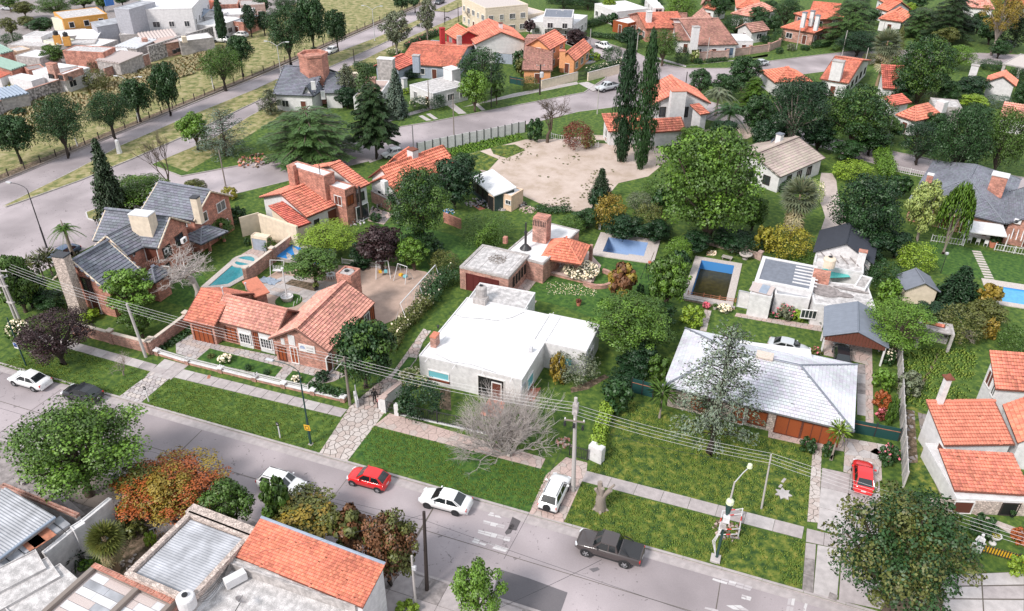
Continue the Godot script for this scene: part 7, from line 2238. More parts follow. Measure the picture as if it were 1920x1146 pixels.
func plants()->void:
	rng.seed=77
	var P:Array
	var avenue:="droopy trees along the field side of the avenue"
	for q in [[-117.1,-86.9,3.3,2.2,8.3,"l_dark","avenue tree at the left edge, crown cut by the frame"],[-112.1,-91.8,3.8,2.2,10.7,"l_dark","broad avenue tree, second from the left edge"],[-111.6,-101.5,3.8,2.2,8.5,"l_dark","avenue tree beside the tall double armed lamp"],
		[-113.2,-109.6,2.8,2,8.4,"l_dark","thin slanting avenue tree right of the double armed lamp"],[-111.1,-115.1,2.4,1.8,10.2,"l_dark","narrow upright avenue tree before the straw field"],[-111.4,-131.8,4.5,2.2,8.8,"leaf","leaning avenue tree with light crown beside the white post"],[-114,-141.2,2.9,3,8.7,"l_dark","avenue tree right of the leaning one, high crown"],
		[-108.7,-151.4,4.7,3,13.7,"l_dark","big dense avenue tree left of the white car"],[-105.6,-156.5,3.6,5,15,"l_dark","tall open avenue tree rising over the brick tower"],[-106.3,-167.5,2.9,2.2,9.9,"l_dark","avenue tree just above the white car"],[-109.9,-208.1,2.2,2,5.7,"l_dark","small avenue tree near the top, left of a pair"],[-108.2,-212.8,1.5,2,5.1,"l_dark","small avenue tree near the top, right of a pair"]]:
		tree("avenue_tree","elm",q[0],q[1],q[2],q[3],q[4],q[5],"darkbark",q[6],avenue)
	for q in [["conifer",-86.4,-75.2,2.8,0.8,12.9,"l_pine","darkbark","tall dark ragged conifer at the avenue corner"],
		["broad",-94.4,-102.2,2.8,1.6,6.7,"l_bright","bark","yellow green young tree with open whorls beside the avenue"],
		["sparse",-88.4,-102.1,5.1,0.3,8.3,"l_blue","bark","blue grey cedar left of the great dark cedar"],
		["loose",-184.6,-145.7,2.3,1.5,5.8,"l_olive","bark","thin olive tree at the far left edge"],["broad",-181.9,-152.5,3.1,1,4.6,"l_dark","bark","round tree left of the ochre house"],["broad",-192.7,-167.3,5.6,1.5,6.2,"leaf","bark","wide pale tree behind the ochre house at the top left"],
		["broad",-156.7,-131.9,2.5,1,5,"leaf","bark","bright round tree between white roofs in the left quarter"],["broad",-160.9,-168.8,1.9,1,4.8,"l_plum","darkbark","dark plum tree left of the blue roofed cottage"],["broad",-160.1,-172.6,1.5,0.8,4,"l_dark","bark","dark green tree between the red and blue cottages"],
		["broad",-133.3,-171,1.9,1.2,8.4,"l_deep","darkbark","very dark tree right of the tall cypress"],["cypress",-136.8,-164.3,1.3,0.3,11.7,"l_deep","darkbark","tall slim cypress at the upper left"],["broad",-188.5,-179.2,2.1,1.2,4.6,"leaf","bark","tree left of the blue sign at the top"],["broad",-154.8,-191.9,1.6,0.8,3,"l_lime","bark","lime green tree near the cypress top"],
		["broad",-212.2,-169.4,2.3,1.2,4.1,"leaf","bark","tree in the top left corner"],["broad",-201.4,-164.7,2.9,1.2,4.7,"l_olive","bark","second tree in the top left corner behind the lawn"],["broad",-131.4,-173.8,1.7,0.8,6.3,"l_deep","darkbark","dark tree at the field end left of the big avenue tree"],["broad",-145.2,-192.8,2.4,1,5.1,"l_dark","darkbark","dark tree above the field at the top"],
		["cedar",-74.7,-106,8.6,0.8,9,"l_cedar","bark","great spreading dark cedar with layered branches"],
		["cedar",-64.5,-110,3.8,3,13.2,"l_pine","darkbark","tall dark pine right of the great cedar"],["conifer",-71.1,-130.2,2.7,0.3,9.6,"l_blue","bark","blue grey conifer left of the low white villa"],["sparse",-83.5,-133.4,2.4,1,8.2,"l_gray","bark","pale grey cedar right of the brick tower"],["sparse",-77.6,-130.4,2.3,1,9.4,"l_cedar","bark","thin cedar before the pale bungalow"],
		["sparse",-96,-142.4,1.9,2,8.1,"l_pine","darkbark","slender ragged conifer behind the brick tower"],["sparse",-93.8,-122.4,2.5,0.5,5,"l_gray","bark","grey green feathery tree left of the tower house"],
		["loose",-91.4,-169.2,3.5,2,10.5,"l_gray","palebark","grey eucalyptus on the avenue verge, the nearer one"],["loose",-88.4,-179.7,2.3,3,11.9,"l_gray","palebark","grey eucalyptus on the median nose, the farther one"],["loose",-86.4,-207.8,2.3,1.5,5.5,"l_amber","palebark","small yellowing tree before the beige block"],
		["broad",-60.2,-145,4.9,1,10.8,"l_dark","darkbark","large dark round tree behind the low white villa"],["broad",-58.7,-138.4,2.8,1.2,8.2,"l_bright","bark","bright green tree on the verge before the dark round one"],["loose",-56.5,-144.3,1.3,1,4.8,"leaf","bark","small thin verge tree right of the bright green one"],
		["poplar",-26.2,-123.8,2,0.5,20,"l_deep","bark","left of the two tall dark poplars"],["poplar",-22.6,-122.2,2,0.5,21,"l_dark","palebark","right of the two tall poplars, with paler top"],
		["broad",-31.6,-184.7,3.9,1.5,8.3,"leaf","bark","verge tree before the tan corner house"],["broad",-42.5,-197.2,2.9,0.8,5,"l_deep","darkbark","dark round tree beside the white pickup"],["broad",-12.3,-171.5,3.6,1.2,7.4,"l_dark","bark","tree on the verge under the silver car"],["broad",-19.8,-163.8,2.5,0.8,6,"l_dark","bark","dark round tree right of the twin gable villa roof"],
		["broad",-14.7,-164.2,3,0.8,5.3,"l_dark","bark","dark green tree behind the feather palms"],["cedar",-9,-160.1,2.7,1,6.8,"leaf","bark","light green spreading tree above the feather palms"],["broad",-6.6,-143.8,3.1,0.8,8,"l_dark","darkbark","dense dark tree right of the feather palms"],
		["willow",-55.4,-227.5,2.5,0.5,5.4,"l_lime","bark","small pale weeping willow at the top centre"],["broad",-35.2,-223.7,4.3,1.5,9.4,"l_bright","bark","tall bright tree at the top behind the broad red house"],["broad",-26.9,-236.9,3.2,1,7,"l_dark","bark","dark tree at the top left of the pink red roof"],["broad",-15.4,-230.5,2.9,0.8,5.8,"l_dark","bark","dark tree beside the bright orange roofed house"],["broad",-19.5,-220.6,4.3,0.6,5.1,"l_dark","bark","wide dark tree behind the tan corner house"],
		["broad",-54.3,-191.6,2.6,0.8,4.8,"l_plum","darkbark","plum purple tree beside the white pickup street"],["broad",-68.4,-197.7,1.4,1.2,4.7,"l_plum","darkbark","small plum tree before the modern white villa"],["broad",-70.4,-233.8,3.7,0.6,4.1,"l_dark","bark","dark trees behind the modern villa, left one"],["broad",-63.6,-235.6,3.7,0.6,4.3,"l_dark","bark","dark tree behind the modern villa, right one"],
		["cedar",7.8,-219.7,7.5,0.5,12.3,"l_cedar","darkbark","big dark layered cedar at the top right"],["cedar",25.3,-238.1,5.8,0.8,7.6,"l_cedar","bark","lower cedar right of the big dark one"],["cedar",31.5,-235.3,6.5,1.5,12.3,"l_pine","darkbark","dark spreading cedar over the upper right street"],["loose",40.9,-224.6,4.8,4,14.9,"l_amber","palebark","tall brownish pine with bare limbs at the top right"],["sparse",45.6,-228.7,3.4,2,9.5,"l_pine","bark","pine boughs beside the brownish pine at the edge"],
		["cypress",15.7,-211.3,1.5,0.3,7,"l_deep","darkbark","dark cypress behind the fan palm, left one"],["cypress",18.2,-204.7,2,0.3,8.6,"l_olive","darkbark","broad brownish cypress behind the fan palm, right one"],
		["broad",21.7,-176.2,5.7,1,13.9,"l_dark","bark","very large round tree right of the barrel tile roof","leaf"],["broad",31.1,-206.3,4,0.8,5.8,"l_bright","bark","lighter tree at the right shoulder of the very large one"],["broad",9.7,-144,5.8,1.2,11.6,"l_dark","bark","large round dark tree before the white tile house","leaf"],["broad",-0.6,-138.7,5.2,2.5,13.3,"l_deep","palebark","dark pine with a bare grey trunk before the back street"],
		["broad",8.8,-137.6,2.4,0.6,4,"l_dark","bark","lower dark tree under the large round one"],["broad",19.8,-141.1,3.7,1,7.3,"l_deep","darkbark","dark tree between the pyramid roof and the picket fence"],["elm",24.2,-132.8,4.1,2.5,13.1,"l_dark","darkbark","drooping dark tree with forked trunk at the right"],["elm",31,-139.1,4.2,2,11.6,"leaf","darkbark","large drooping tree at the right edge of the back street"],
		["broad",31.9,-183.8,3.1,0.6,4.8,"l_deep","bark","dark tree before the right gable house"],["broad",31.7,-175.7,2.9,0.6,3.2,"l_lime","bark","pale green tree below the right gable house"],["broad",-8.3,-234.1,4,1,7.8,"l_dark","bark","dark round tree left of the orange hip roofs"],["broad",-13.1,-242.8,2.3,1,5.5,"l_dark","bark","dark tree at the top beside the orange hip roofs"],["broad",23.7,-260.3,2.1,1,4.4,"l_lime","bark","yellow green tree among the top right cedars"],
		["broad",-86.1,-79.8,4.6,0.8,5.3,"leaf","bark","broad bright tree behind the slate roof","l_bright"],["broad",-79.9,-84.2,1.8,1,4.1,"l_olive","bark","small olive tree beside the brick chimney"],["loose",-66.7,-57,3,1,6.2,"l_bright","bark","tall ragged tree before the brick corner house"],["broad",-79.2,-53.3,2.2,0.5,7.9,"leaf","bark","dense green tree at the left edge behind the twin pole"],["broad",-70.2,-76.3,2.1,0.3,3.1,"leaf","bark","bushy tree between the slate carport and the cream wall"],
		["broad",-43.5,-83.3,3.8,1.6,12.2,"l_dark","bark","large upright leafy tree in front of the orange roofs","leaf"],["broad",-44.5,-96.7,3.4,0.8,7.9,"l_deep","darkbark","dark round tree left of the open shed"],["broad",-54,-77.6,4.4,1.2,4.4,"l_lime","bark","yellow green tree above the covered pool"],["broad",-51.4,-70.6,3,1.6,4.9,"leaf","bark","dark leafy tree standing in the school yard"],["broad",-45.7,-77,2.8,0.8,6.3,"l_plum","darkbark","purple leaved tree beyond the school yard"],["loose",-41.9,-78.4,2.3,0.4,4.7,"l_bright","bark","feathery light tree beside the playground"],
		["broad",-8.5,-100.3,7.1,0.9,15.9,"leaf","bark","giant spreading green tree in the middle of the block","l_bright"],["conifer",-25.3,-106.8,2.1,0.4,5.7,"l_pine","darkbark","dark pointed conifer left of the poplars"],["broad",-10.3,-80.3,2.2,1,7.5,"leaf","bark","leafy tree between the two pools","l_bright"],["broad",-15.4,-79.4,1.5,1,5.9,"l_brown","bark","small rusty red tree on the courtyard lawn","l_amber"],["broad",-11.8,-71,4.2,0.8,6.7,"leaf","bark","large round tree right of the white flat roof","l_bright"],["broad",-24.8,-98.1,1.9,0.3,3,"l_dark","bark","dark tree above the empty pool, left one"],
		["broad",10.9,-104.6,4.7,1,11.1,"l_deep","darkbark","large very dark tree beside the gravel drive","l_dark"],["broad",18.4,-110.7,2.5,1,9,"l_cream","palebark","pale variegated tree before the slate veranda house"],["willow",21.5,-107.8,2.4,1.2,10.5,"l_bright","palebark","weeping willow before the slate veranda house"],["conifer",21.6,-93.9,3.1,0.2,5.6,"l_deep","darkbark","dense dark conifer beside the grey hut"],["loose",24.7,-93.4,1.3,0.8,3.9,"l_amber","palebark","thin brownish shrub tree beside the garden pool"],
		["broad",-67.1,-47,3.9,1,6.4,"l_plum","darkbark","large dark plum tree on the verge"],["broad",-50.2,-33.5,5.1,1.8,9.3,"leaf","bark","big maple on the near pavement at the lower left","l_bright"],["loose",-63,-54,1.9,0.4,4.5,"leaf","bark","ivy covered tree behind the concrete pole"],["elm",-35.6,-54.8,3,1.6,8,"l_dark","bark","dark leafy tree at the school corner","leaf"],
		["airy",-1.7,-57.4,4.2,2.6,14.5,"l_silver","darkbark","tall thin blue cedar before the grey metal roof"],["broad",14.5,-80.5,3.9,1.6,6.5,"l_bright","bark","bright tree over the carport edge"],["broad",-42.3,-34.4,4.1,1.2,4.4,"l_rust","bark","orange red autumn tree on the near pavement","l_amber"],["broad",-35.9,-34.2,2,1.4,5.8,"leaf","bark","young green tree before the ribbed roof"],["loose",-32.6,-35.6,1.3,1.4,6.4,"leaf","bark","thin green tree over the white crossover"],["broad",-30.5,-35.8,2.9,1.4,3.8,"l_olive","bark","olive green tree behind the red tile shop","l_amber"],
		["broad",-25.9,-35.5,1.4,1.2,5.5,"l_brown","bark","brownish tree behind the red tile shop, middle one","l_olive"],["broad",-22.1,-34.3,2.2,1.2,7.2,"l_brown","darkbark","dark russet tree beside the black pole","l_olive"],["loose",-14.8,-33.8,1.9,1.2,5.7,"l_bright","bark","bright young tree at the bottom edge"],["broad",12.8,-44.5,4.6,2,11.4,"l_dark","bark","very large dark tree over the concrete drives","l_olive"]]:
		tree("tree",q[0],q[1],q[2],q[3],q[4],q[5],q[6],q[7],q[8],"",q[9] if q.size()>9 else "")
	for q in [["broad",-2,-156.7,2.7,0.8,6.4,"l_dark","tree between the feather palms and the bare trunked pine"],["broad",2.4,-163.7,2.9,0.8,6,"l_deep","dark tree before the left orange hip roof"],["broad",41.4,-235.4,3.4,0.8,5.8,"l_dark","tree over the bend of the upper right street"],["broad",35.9,-239.1,3.1,0.8,6,"l_deep","dark tree beyond the olive one on the upper right street"],["broad",16.6,-152.4,1.6,0.5,3.6,"l_dark","tree left of the pyramid roof"],["broad",13.6,-149.4,3.2,0.5,5.3,"leaf","tree at the right foot of the large round dark one"],["broad",30.3,-162.4,3,0.6,5.4,"l_dark","dense tree behind the forked trunk crown"],["broad",10.2,-210.6,5.1,0.8,5.9,"l_deep","dark trees under the big layered cedar"],["broad",-10.3,-225.8,1.9,0.5,5.1,"l_dark","round tree at the left end of the orange hip roofs"],["broad",9.5,-258.4,3.9,1,5.1,"l_dark","tree behind the big layered cedar at the top"],["broad",13.1,-246,2.6,0.8,4.8,"l_dark","tree between the cedar and the small orange gable"],["broad",25.9,-248.1,3.6,0.8,5.4,"l_deep","dark crown behind the lower cedar"],["cedar",34.2,-249.8,3.4,1,10.1,"l_pine","second dark cedar over the upper right street"],["broad",26.1,-271,3.5,1,5.6,"l_dark","round tree at the top among the cedars"],["broad",39.9,-247,2.5,0.8,5.8,"l_dark","dark tree beside the trunk of the brown pine"],["broad",49.8,-266.7,3.8,0.8,6,"l_dark","dark crown in the top right corner"],["broad",30.9,-229.6,3,0.5,4.8,"l_olive","olive tree over the kerb of the upper right street"],["broad",41.9,-221.7,2.4,0.5,4.3,"l_dark","dark tree before the concrete frame house"],["broad",18.4,-174.7,2.7,0.5,5.9,"l_deep","dark tree between the two red lean to roofs"],["broad",27.1,-176.3,2.1,0.5,5.3,"l_dark","tree right of the white tank"],["broad",4,-141,3.1,0.6,5.8,"l_deep","dark tree at the foot of the bare trunked pine"],["broad",-1.8,-140.6,2.8,0.4,5.2,"l_deep","dark tree left of the bare trunked pine"],["broad",12.4,-142.6,3,0.8,4.7,"l_dark","dark crown over the back street kerb"],["broad",23.6,-157.2,1.8,0.6,4.5,"l_dark","tree at the right corner of the pyramid roof"],["broad",40.4,-179.8,1.9,0.5,5.9,"l_dark","tree right of the white gable at the edge"],["broad",27.2,-145.6,2,0.5,5,"l_deep","dark undergrowth tree at the forked trunk"],
		["broad",-46,-239.9,3.7,0.8,4.9,"l_dark","tree behind the white top house"],["broad",-28.3,-222.3,2.1,0.4,3.6,"l_dark","tree behind the scalloped brick gable"],["broad",-13.7,-225,2.5,0.4,4.6,"l_dark","tree over the low edge house"],["broad",-26.3,-252.2,3.6,0.8,4.6,"l_dark","tree at the top left of the bright orange roof"],["broad",-51.7,-217.4,1.6,0.4,3.7,"l_dark","tree at the end of the long dark hedge"],["broad",-58.6,-164.2,1.3,0.3,4.2,"l_olive","small olive tree left of the orange house"],["broad",-4.6,-135.2,2.6,0.5,6.6,"l_deep","dark tree behind the tan bungalow ridge"],["broad",-11.3,-136.4,2.8,0.3,5.3,"l_deep","dark tree in front of the feather palms"],["broad",-15.8,-132.4,2.9,0.4,4.8,"l_bright","bright young tree before the twin gable villa corner"],["broad",-11.9,-130.7,4.7,0.4,3.7,"l_lime","yellow green tree above the giant crown"],
		["cedar",-99,-139,2.9,0.5,4.2,"l_gray","grey cedar behind the castle house roof"],["broad",-82.4,-131.1,2.3,0.3,4.4,"l_deep","dark tree before the castle house wall"],["broad",-74.1,-126.1,2.5,0.3,4.2,"l_dark","dark green crown between the pine and blue conifer"],["broad",-139.2,-195.7,3.9,1,5.3,"l_dark","dark tree above the field at the top, right one"],["broad",-159.9,-194.8,5.8,0.8,4.8,"l_dark","tree row behind the brick top building"],["broad",-196.6,-180.2,3.4,0.8,4.1,"leaf","tree behind the ochre house, right one"],["broad",-192.2,-156.7,2.1,0.5,3.2,"l_olive","olive tree beside the pale lawn at the far left"],["broad",-189.4,-187.3,2.3,0.8,3,"l_dark","tree beyond the grey blue building"],
		["broad",-15.9,-106.2,1.5,0.3,4.5,"l_dark","dark tree between the poplars and the giant crown"],["broad",-24.5,-102.6,1.5,0.2,4.4,"l_deep","dark tree at the lot edge left of the poplars"],["broad",-19.3,-96.5,2.4,0.2,3.5,"l_deep","deep green crown behind the empty pool"],["broad",-15.1,-97.6,2,0.2,3.3,"l_deep","deep green crown at the far corner of the empty pool"],["broad",-9.5,-96.2,2.1,0.2,3.1,"l_deep","deep green crown under the giant tree, left side"],["broad",-5.3,-98.9,2.5,0.2,2.8,"l_deep","deep green crown under the giant tree, right side"],["broad",-3.1,-105.5,1.9,0.4,5.4,"leaf","tree at the right flank of the giant crown"],["broad",-10.4,-89.1,1.4,0.3,3.8,"l_dark","dark tree filling the gap between the pools"],["broad",11.7,-101.9,2.6,0.3,4.7,"l_deep","dark tree behind the cottage chimney"],["broad",15.3,-104.3,2.1,0.3,3.9,"l_deep","dark tree at the foot of the pale variegated one"],["broad",16.3,-124.5,1.6,0.3,4.2,"l_dark","dark tree between the clipped hedge and the slate roof"],["broad",-10.5,-76.7,2.2,0.3,3.1,"l_dark","dark crown beside the pool path"],["broad",-10.6,-68.1,1.8,0.2,3.3,"l_deep","deep green low crown left of the grey roof"],["broad",18.3,-88.1,1.9,0.4,3,"l_deep","dark tree behind the lean to"],["broad",24.3,-90.8,2.2,0.4,3.1,"l_olive","olive tree at the back of the weedy yard"],["broad",-43,-82.1,2.2,0.3,3.5,"l_dark","dark tree right of the purple one"],["broad",-48.3,-77.1,1.8,0.3,3.4,"l_deep","dark low tree between the pool tree and the purple one"],["broad",-47.2,-106.5,2.1,0.8,5,"l_dark","dark tree beside the white shed roof"],["broad",-79.2,-54.3,2.1,0.3,4.8,"l_deep","dark crown behind the yuccas"],["broad",-77,-55,1.8,0.2,2.3,"l_dark","dark bushy crown at the stone chimney foot"]]:
		tree("tree",q[0],q[1],q[2],q[3],q[4],q[5],q[6],"darkbark",q[7])
	for q in [["broad",-44.7,-34.3,2,1.6,4.1,"l_olive","olive side crown of the autumn tree on the near pavement"],["broad",-41.5,-33.5,2,1.2,4.8,"l_amber","amber lower crown of the autumn tree on the near pavement"]]:
		tree("tree",q[0],q[1],q[2],q[3],q[4],q[5],q[6],"bark",q[7])
	for q in [[-136.2,-123,2.7,0,4.3,"l_olive","olive shrub with yellow tips beside the white yard wall"],[-145.8,-132.8,2.1,0,3,"l_deep","dark shrub over the brick boundary wall"],[-146.1,-150.2,3.3,0,2.7,"l_dark","dark bushes behind the boundary wall"],[-147.9,-148.3,1.3,0,1.5,"l_lime","lime bush left of the dark bushes"],[-153.9,-168.9,3.2,0,3.3,"l_lime","large yellow green bush before the blue roofed cottage"],[-182,-143.2,2.8,0,2.9,"l_dark","dark bushes at the left edge before the cream cube"],[-151.7,-117,2.2,0,1.5,"l_yellow","yellow bush beside the blue sheet shed"],[-173.1,-142,1.6,0,1.5,"l_bright","bright bush beside the bright round tree"],[-137.2,-104.9,1.4,0,1.4,"l_deep","dark bush at the foot of the graffiti wall"],[-160.9,-168.5,2,0,1.4,"leaf","low bush at the foot of the plum tree"],
		[-65.9,-137.3,1.7,0,3.2,"l_deep","dark clipped round bush before the low flat villa"],[-69.1,-135.8,2,0,2.7,"l_dark","bushes left of the clipped round bush","petal",40],[-92.7,-170.1,1.9,0,1.3,"leaf","flowering bush at the corner of the long red roof house","petal",40],[-76.1,-143.8,0.9,0,1.3,"l_lime","lime bush behind the blue grey conifer"],[-99.8,-197.7,0.5,0,0.7,"l_dark","small clipped bush on the avenue corner"],
		[-42.8,-127.8,1.5,0,4.4,"l_dark","dark shrub at the corner of the bare lot"],[-34.9,-127.1,2.7,0,5.1,"l_red","dark red and green shrub left of the villa"],[-33.2,-128.2,1.3,0,2.8,"l_cream","cream flowering bush before the villa","petal",50],[-47.2,-183.2,1.6,0,1.8,"l_lime","round lime bush beside the oval pool"],[-42.7,-182,2.5,0,4.3,"l_dark","big dark round bush behind the hedge"],[-27.7,-188,1.9,0,4.1,"l_deep","dark square bush at the corner house"],[-25.3,-190.8,1.1,0,3.2,"l_cream","yellow flowering shrub on the pink wall","petal",40],[-53.6,-155.9,1.8,0,3,"l_olive","shrub in front of the orange house"],[-60.8,-169,1.6,0,4.6,"l_dark","dark bush left of the orange house"],[-24.2,-189.7,1.2,0,1.3,"l_dark","low bush at the pink wall"],
		[-8.5,-214.5,1.8,0,4.2,"l_dark","round bush before the orange hip roofs, left one"],[-5.8,-221.6,1.7,0,3.6,"leaf","round bush before the orange hip roofs, right one"],[-1.7,-212,1.2,0,1.2,"l_dark","small clipped bush beside the brick paved entry"],[-7.4,-206.1,1,0,1.6,"l_dark","small round shrub under the pink wall"],[-4.9,-209.8,1.1,0,2,"l_gray","grey shrub beside the pink pier"],[23.3,-177.4,2.8,0,2.5,"l_olive","bushes under the very large round tree"],[37,-180.7,2.9,0,2.3,"l_blue","bluish bush above the edge tile roof"],[13.2,-204.4,2,0,2.7,"l_olive","bush beside the leaning white pole"],[39.1,-210.6,3.1,0,2.2,"l_dark","hedge like bush under the concrete frame house"],[41.8,-197.7,2,0,4,"l_dark","dark bush at the right edge"],
		[-77.1,-87.9,1.3,0,2,"l_yellow","round bright yellow bush at the pole foot"],[-70.5,-81.2,1.3,0,2.9,"l_dark","dark bush against the white gable"],[-65.6,-76.4,0.5,0,1.2,"l_dark","small round bush before the cream wall"],[-77.3,-55.7,0.6,0,0.7,"l_lime","small lime bush near the stone chimney"],
		[-36.4,-89.2,4.2,0,4,"leaf","huge glossy laurel bush beside the green lawn"],[-41,-83.5,0.9,0,1.9,"l_deep","dark round bush left of the green lawn"],[-38.5,-79.9,2,0,2.6,"l_olive","pale tipped bushes beside the swing frame"],[-48.7,-76.9,1.3,0,0.9,"l_deep","dark low bush behind the slide"],[-53.4,-89.3,0.9,0,1.2,"l_dark","bush behind the brick tower"],[-58.3,-81.1,0.8,0,1.4,"l_bright","bright bush against the cream house"],
		[-21.8,-98.8,2.4,0,5.5,"l_amber","olive gold bush below the poplars"],[-16.5,-99.6,2.4,0,4.7,"l_olive","golden green bush left of the giant tree"],[-19.4,-106.9,2,0,2.7,"l_gray","grey green bush below the poplars"],[-26.4,-95.8,1.9,0,2.5,"leaf","light green bush behind the twin chimney roof"],[-20.8,-98.7,2.3,0,2.4,"l_dark","dark bush along the far side of the empty pool"],[-11.2,-93,1.9,0,3.5,"l_bright","feathery light shrub right of the empty pool"],[-14.7,-98.5,1.7,0,2.3,"l_dark","dark bush at the corner of the empty pool"],[-21.9,-84.9,2.3,0,1.6,"l_gray","round bush covered in white flowers beside the gazebo","petal",420],[-6.9,-78.4,1.4,0,2.7,"l_lime","bright round bush at the end of the pool path"],[-1.2,-99.7,1.3,0,4,"l_yellow","golden bush at the foot of the giant tree"],[-13.9,-83.2,0.5,0,1.4,"l_dark","small upright shrub on the courtyard lawn"],[-17.8,-111.2,2.5,0,3.3,"leaf","green bush between the poplars and the giant tree"],[-4.1,-99.4,3.4,0,2.4,"l_deep","ivy bush along the wall under the giant tree"],
		[9.9,-130.8,3.4,0,2.8,"l_lime","large clipped dome bush beside the gravel drive"],[4.3,-117.9,1.7,0,4.1,"l_cream","cream flowering bush on the gravel bend","petal",60],[0.3,-121.7,1.5,0,1.7,"l_dark","bushes under the tan bungalow windows"],[2.1,-100.3,3.3,0,4,"l_yellow","golden bushes around the fan palm foot"],[4.4,-98.4,2.2,0,1.6,"leaf","green bush before the dark roofed cottage"],[17.6,-101.4,2.5,0,4,"l_lime","yellow green bush below the willow"],[13.7,-96,2.5,0,3.5,"l_dark","green bush left of the grey hut"],[14.1,-91.6,1.4,0,3.6,"l_bright","bright bush beside the little dark panel block"],[12.4,-98,1.1,0,0.8,"leaf","low bush on the flat roof edge"],[2.7,-92.9,1,0,0.7,"l_dark","low shrub beside the annexe"],[9.2,-95.8,1.1,0,0.7,"leaf","small bush before the white pergola roof"],
		[-74.9,-48.8,1.2,0,2.7,"leaf","white flowering shrub left of the plum tree","petal",130],[-71.4,-54.7,1.3,0,1.3,"l_lime","lime shrub on the corner house lawn"],[-51.7,-53.5,0.7,0,0.9,"leaf","white rose bush on the school front lawn","petal",70],[-46.4,-53.3,0.4,0,0.5,"l_dark","small dark shrub on the school lawn near the lamp"],[-48.6,-53.2,0.4,0,0.7,"l_dark","tiny shrub in the middle of the school lawn"],[-53.6,-53.6,0.4,0,0.4,"l_olive","tiny shrub at the left end of the school lawn"],[-42.9,-53.3,0.5,0,0.6,"l_dark","white flowering shrub behind the street lamp","petal",40],
		[-40.5,-54.5,0.8,0,1.1,"l_deep","dark clipped ball bush at the school corner"],[-28.8,-53.4,2.3,0,4,"l_deep","big round dark bush beside the gate pillars"],[-31.7,-57.6,1.6,0,1.2,"l_cream","white flowering bush behind the big round dark one","petal",90],[-30,-52.6,0.9,0,2.6,"l_dark","green bush at the left foot of the big round one"],
		[-16.6,-64.2,2.6,0,3.3,"l_gray","large silvery green bush at the white house corner"],[-17.9,-62.6,0.9,0,4,"l_amber","golden side of the bush at the white house corner"],[-11.2,-60.7,1.5,0,3.5,"l_dark","loose dark shrub behind the vine wall"],[-11.5,-65.4,1.9,0,1.4,"l_deep","low dark shrub under the large round tree"],[-8.5,-67.2,1.2,0,2.9,"leaf","leafy shrub left of the grey metal roof"],[-11.8,-68.3,1.4,0,1.2,"l_deep","dark undergrowth below the large round tree"],
		[21.2,-86.4,2.8,0,4.3,"l_olive","dark olive bushes beside the white lean to"],[13.2,-73.5,1.1,0,2.6,"l_bright","bright shrub beside the concrete fence"],[13,-70.3,0.9,0,2.1,"l_rust","rust brown shrub beside the concrete fence"],[13.7,-67.7,0.5,0,3.7,"leaf","green shrub against the concrete fence"],[13.1,-68.5,0.6,0,1.2,"l_red","low reddish rose bush beside the stone strip","petal_pink",15],[15.7,-73.8,1.3,0,2.6,"l_gray","grey green bush at the yard side of the fence"],[6.6,-61.1,0.8,0,1.7,"l_dark","round dark bush before the stone pier"],[8.4,-61.2,0.6,0,1.6,"l_dark","round dark bush beside the cordyline"],[13.4,-61.9,0.9,0,2.4,"l_dark","rose bush beside the green gate","petal_pink",20],[26.5,-86.1,1.8,0,3.3,"leaf","green bush above the red tiled house"],[24.5,-87.8,1,0,2.7,"l_amber","yellowish bush above the red tiled house"],[13.9,-78.2,0.6,0,2.2,"l_dark","white rose bush under the bright carport tree","petal",30],[6.6,-77.6,0.7,0,0.8,"l_olive","flowering shrub in front of the silver sedan","petal_pink",12],
		[2.9,-83.7,1,0,2,"l_gray","grey flowering shrub before the annexe window","petal_pink",30],[4.4,-83.9,0.8,0,1.5,"l_lime","clipped lime bush right of the grey flowering shrub"],[-3.8,-82.8,0.8,0,0.9,"l_gray","white flowering bush before the murky pool","petal",110],[-5.9,-82.6,0.4,0,0.9,"l_red","pink flowering bush beside the bright round bush","petal_pink",80],[6.9,-83.9,0.4,0,0.7,"l_deep","small dark shrub beside the carport post"],[1.7,-83.3,0.5,0,0.8,"l_dark","low shrub left of the grey flowering one","petal_pink",10],
		[-45.9,-32.7,0.8,0,1.1,"l_lime","lime bush at the pavement end of the white wall"],[-43.9,-31.6,1.3,0,1.9,"l_olive","dusky olive bush in the small palm garden"],[-41.5,-31,0.5,0,1.6,"l_lime","small light bush beside the white gate frame"],[-44.8,-27.5,0.6,0,0.5,"l_bright","low leafy plant beside the terrace slab"],[-19.8,-32.6,0.9,0,0.9,"l_lime","yellow green clipped bush at the bottom edge"],[20.4,-55.7,1.1,0,2.2,"l_dark","dark bush before the red tiled house front"],[23.2,-56.1,0.8,0,1.4,"l_rust","rusty green bush at the right edge"],[22.5,-52.4,0.8,0,2,"l_lime","lime bush at the right edge beside the yellow slats"],[-38.1,-35,0.8,0,0.6,"l_dark","dark low growth under the young green tree"]]:
		shrub("bush",q[0],q[1],q[2],q[3],q[4],q[5],q[6],"",q[7] if q.size()>7 else "",q[8] if q.size()>8 else 0)
	hedge("flowering hedge along the garden path beside the white house",[V(-36.3,-60.9),V(-37,-64.6),V(-36.8,-68.2),V(-36.5,-71.7)],1.6,1.8,"l_olive","petal",3)
	hedge("tall hedge between the swings and the white house",[V(-36.5,-70.9),V(-37.4,-74.9),V(-36.1,-78.2)],2.4,2.2,"l_dark","petal",1)
	hedge("low dark hedge at the end of the school fence",[V(-41,-52.9),V(-38.6,-52.6),V(-36.7,-52.7)],1.0,1.0,"l_dark")
	hedge("narrow hedge strip beside the brick boundary wall",[V(-59.5,-52.8),V(-59,-57)],0.6,0.35,"l_dark")
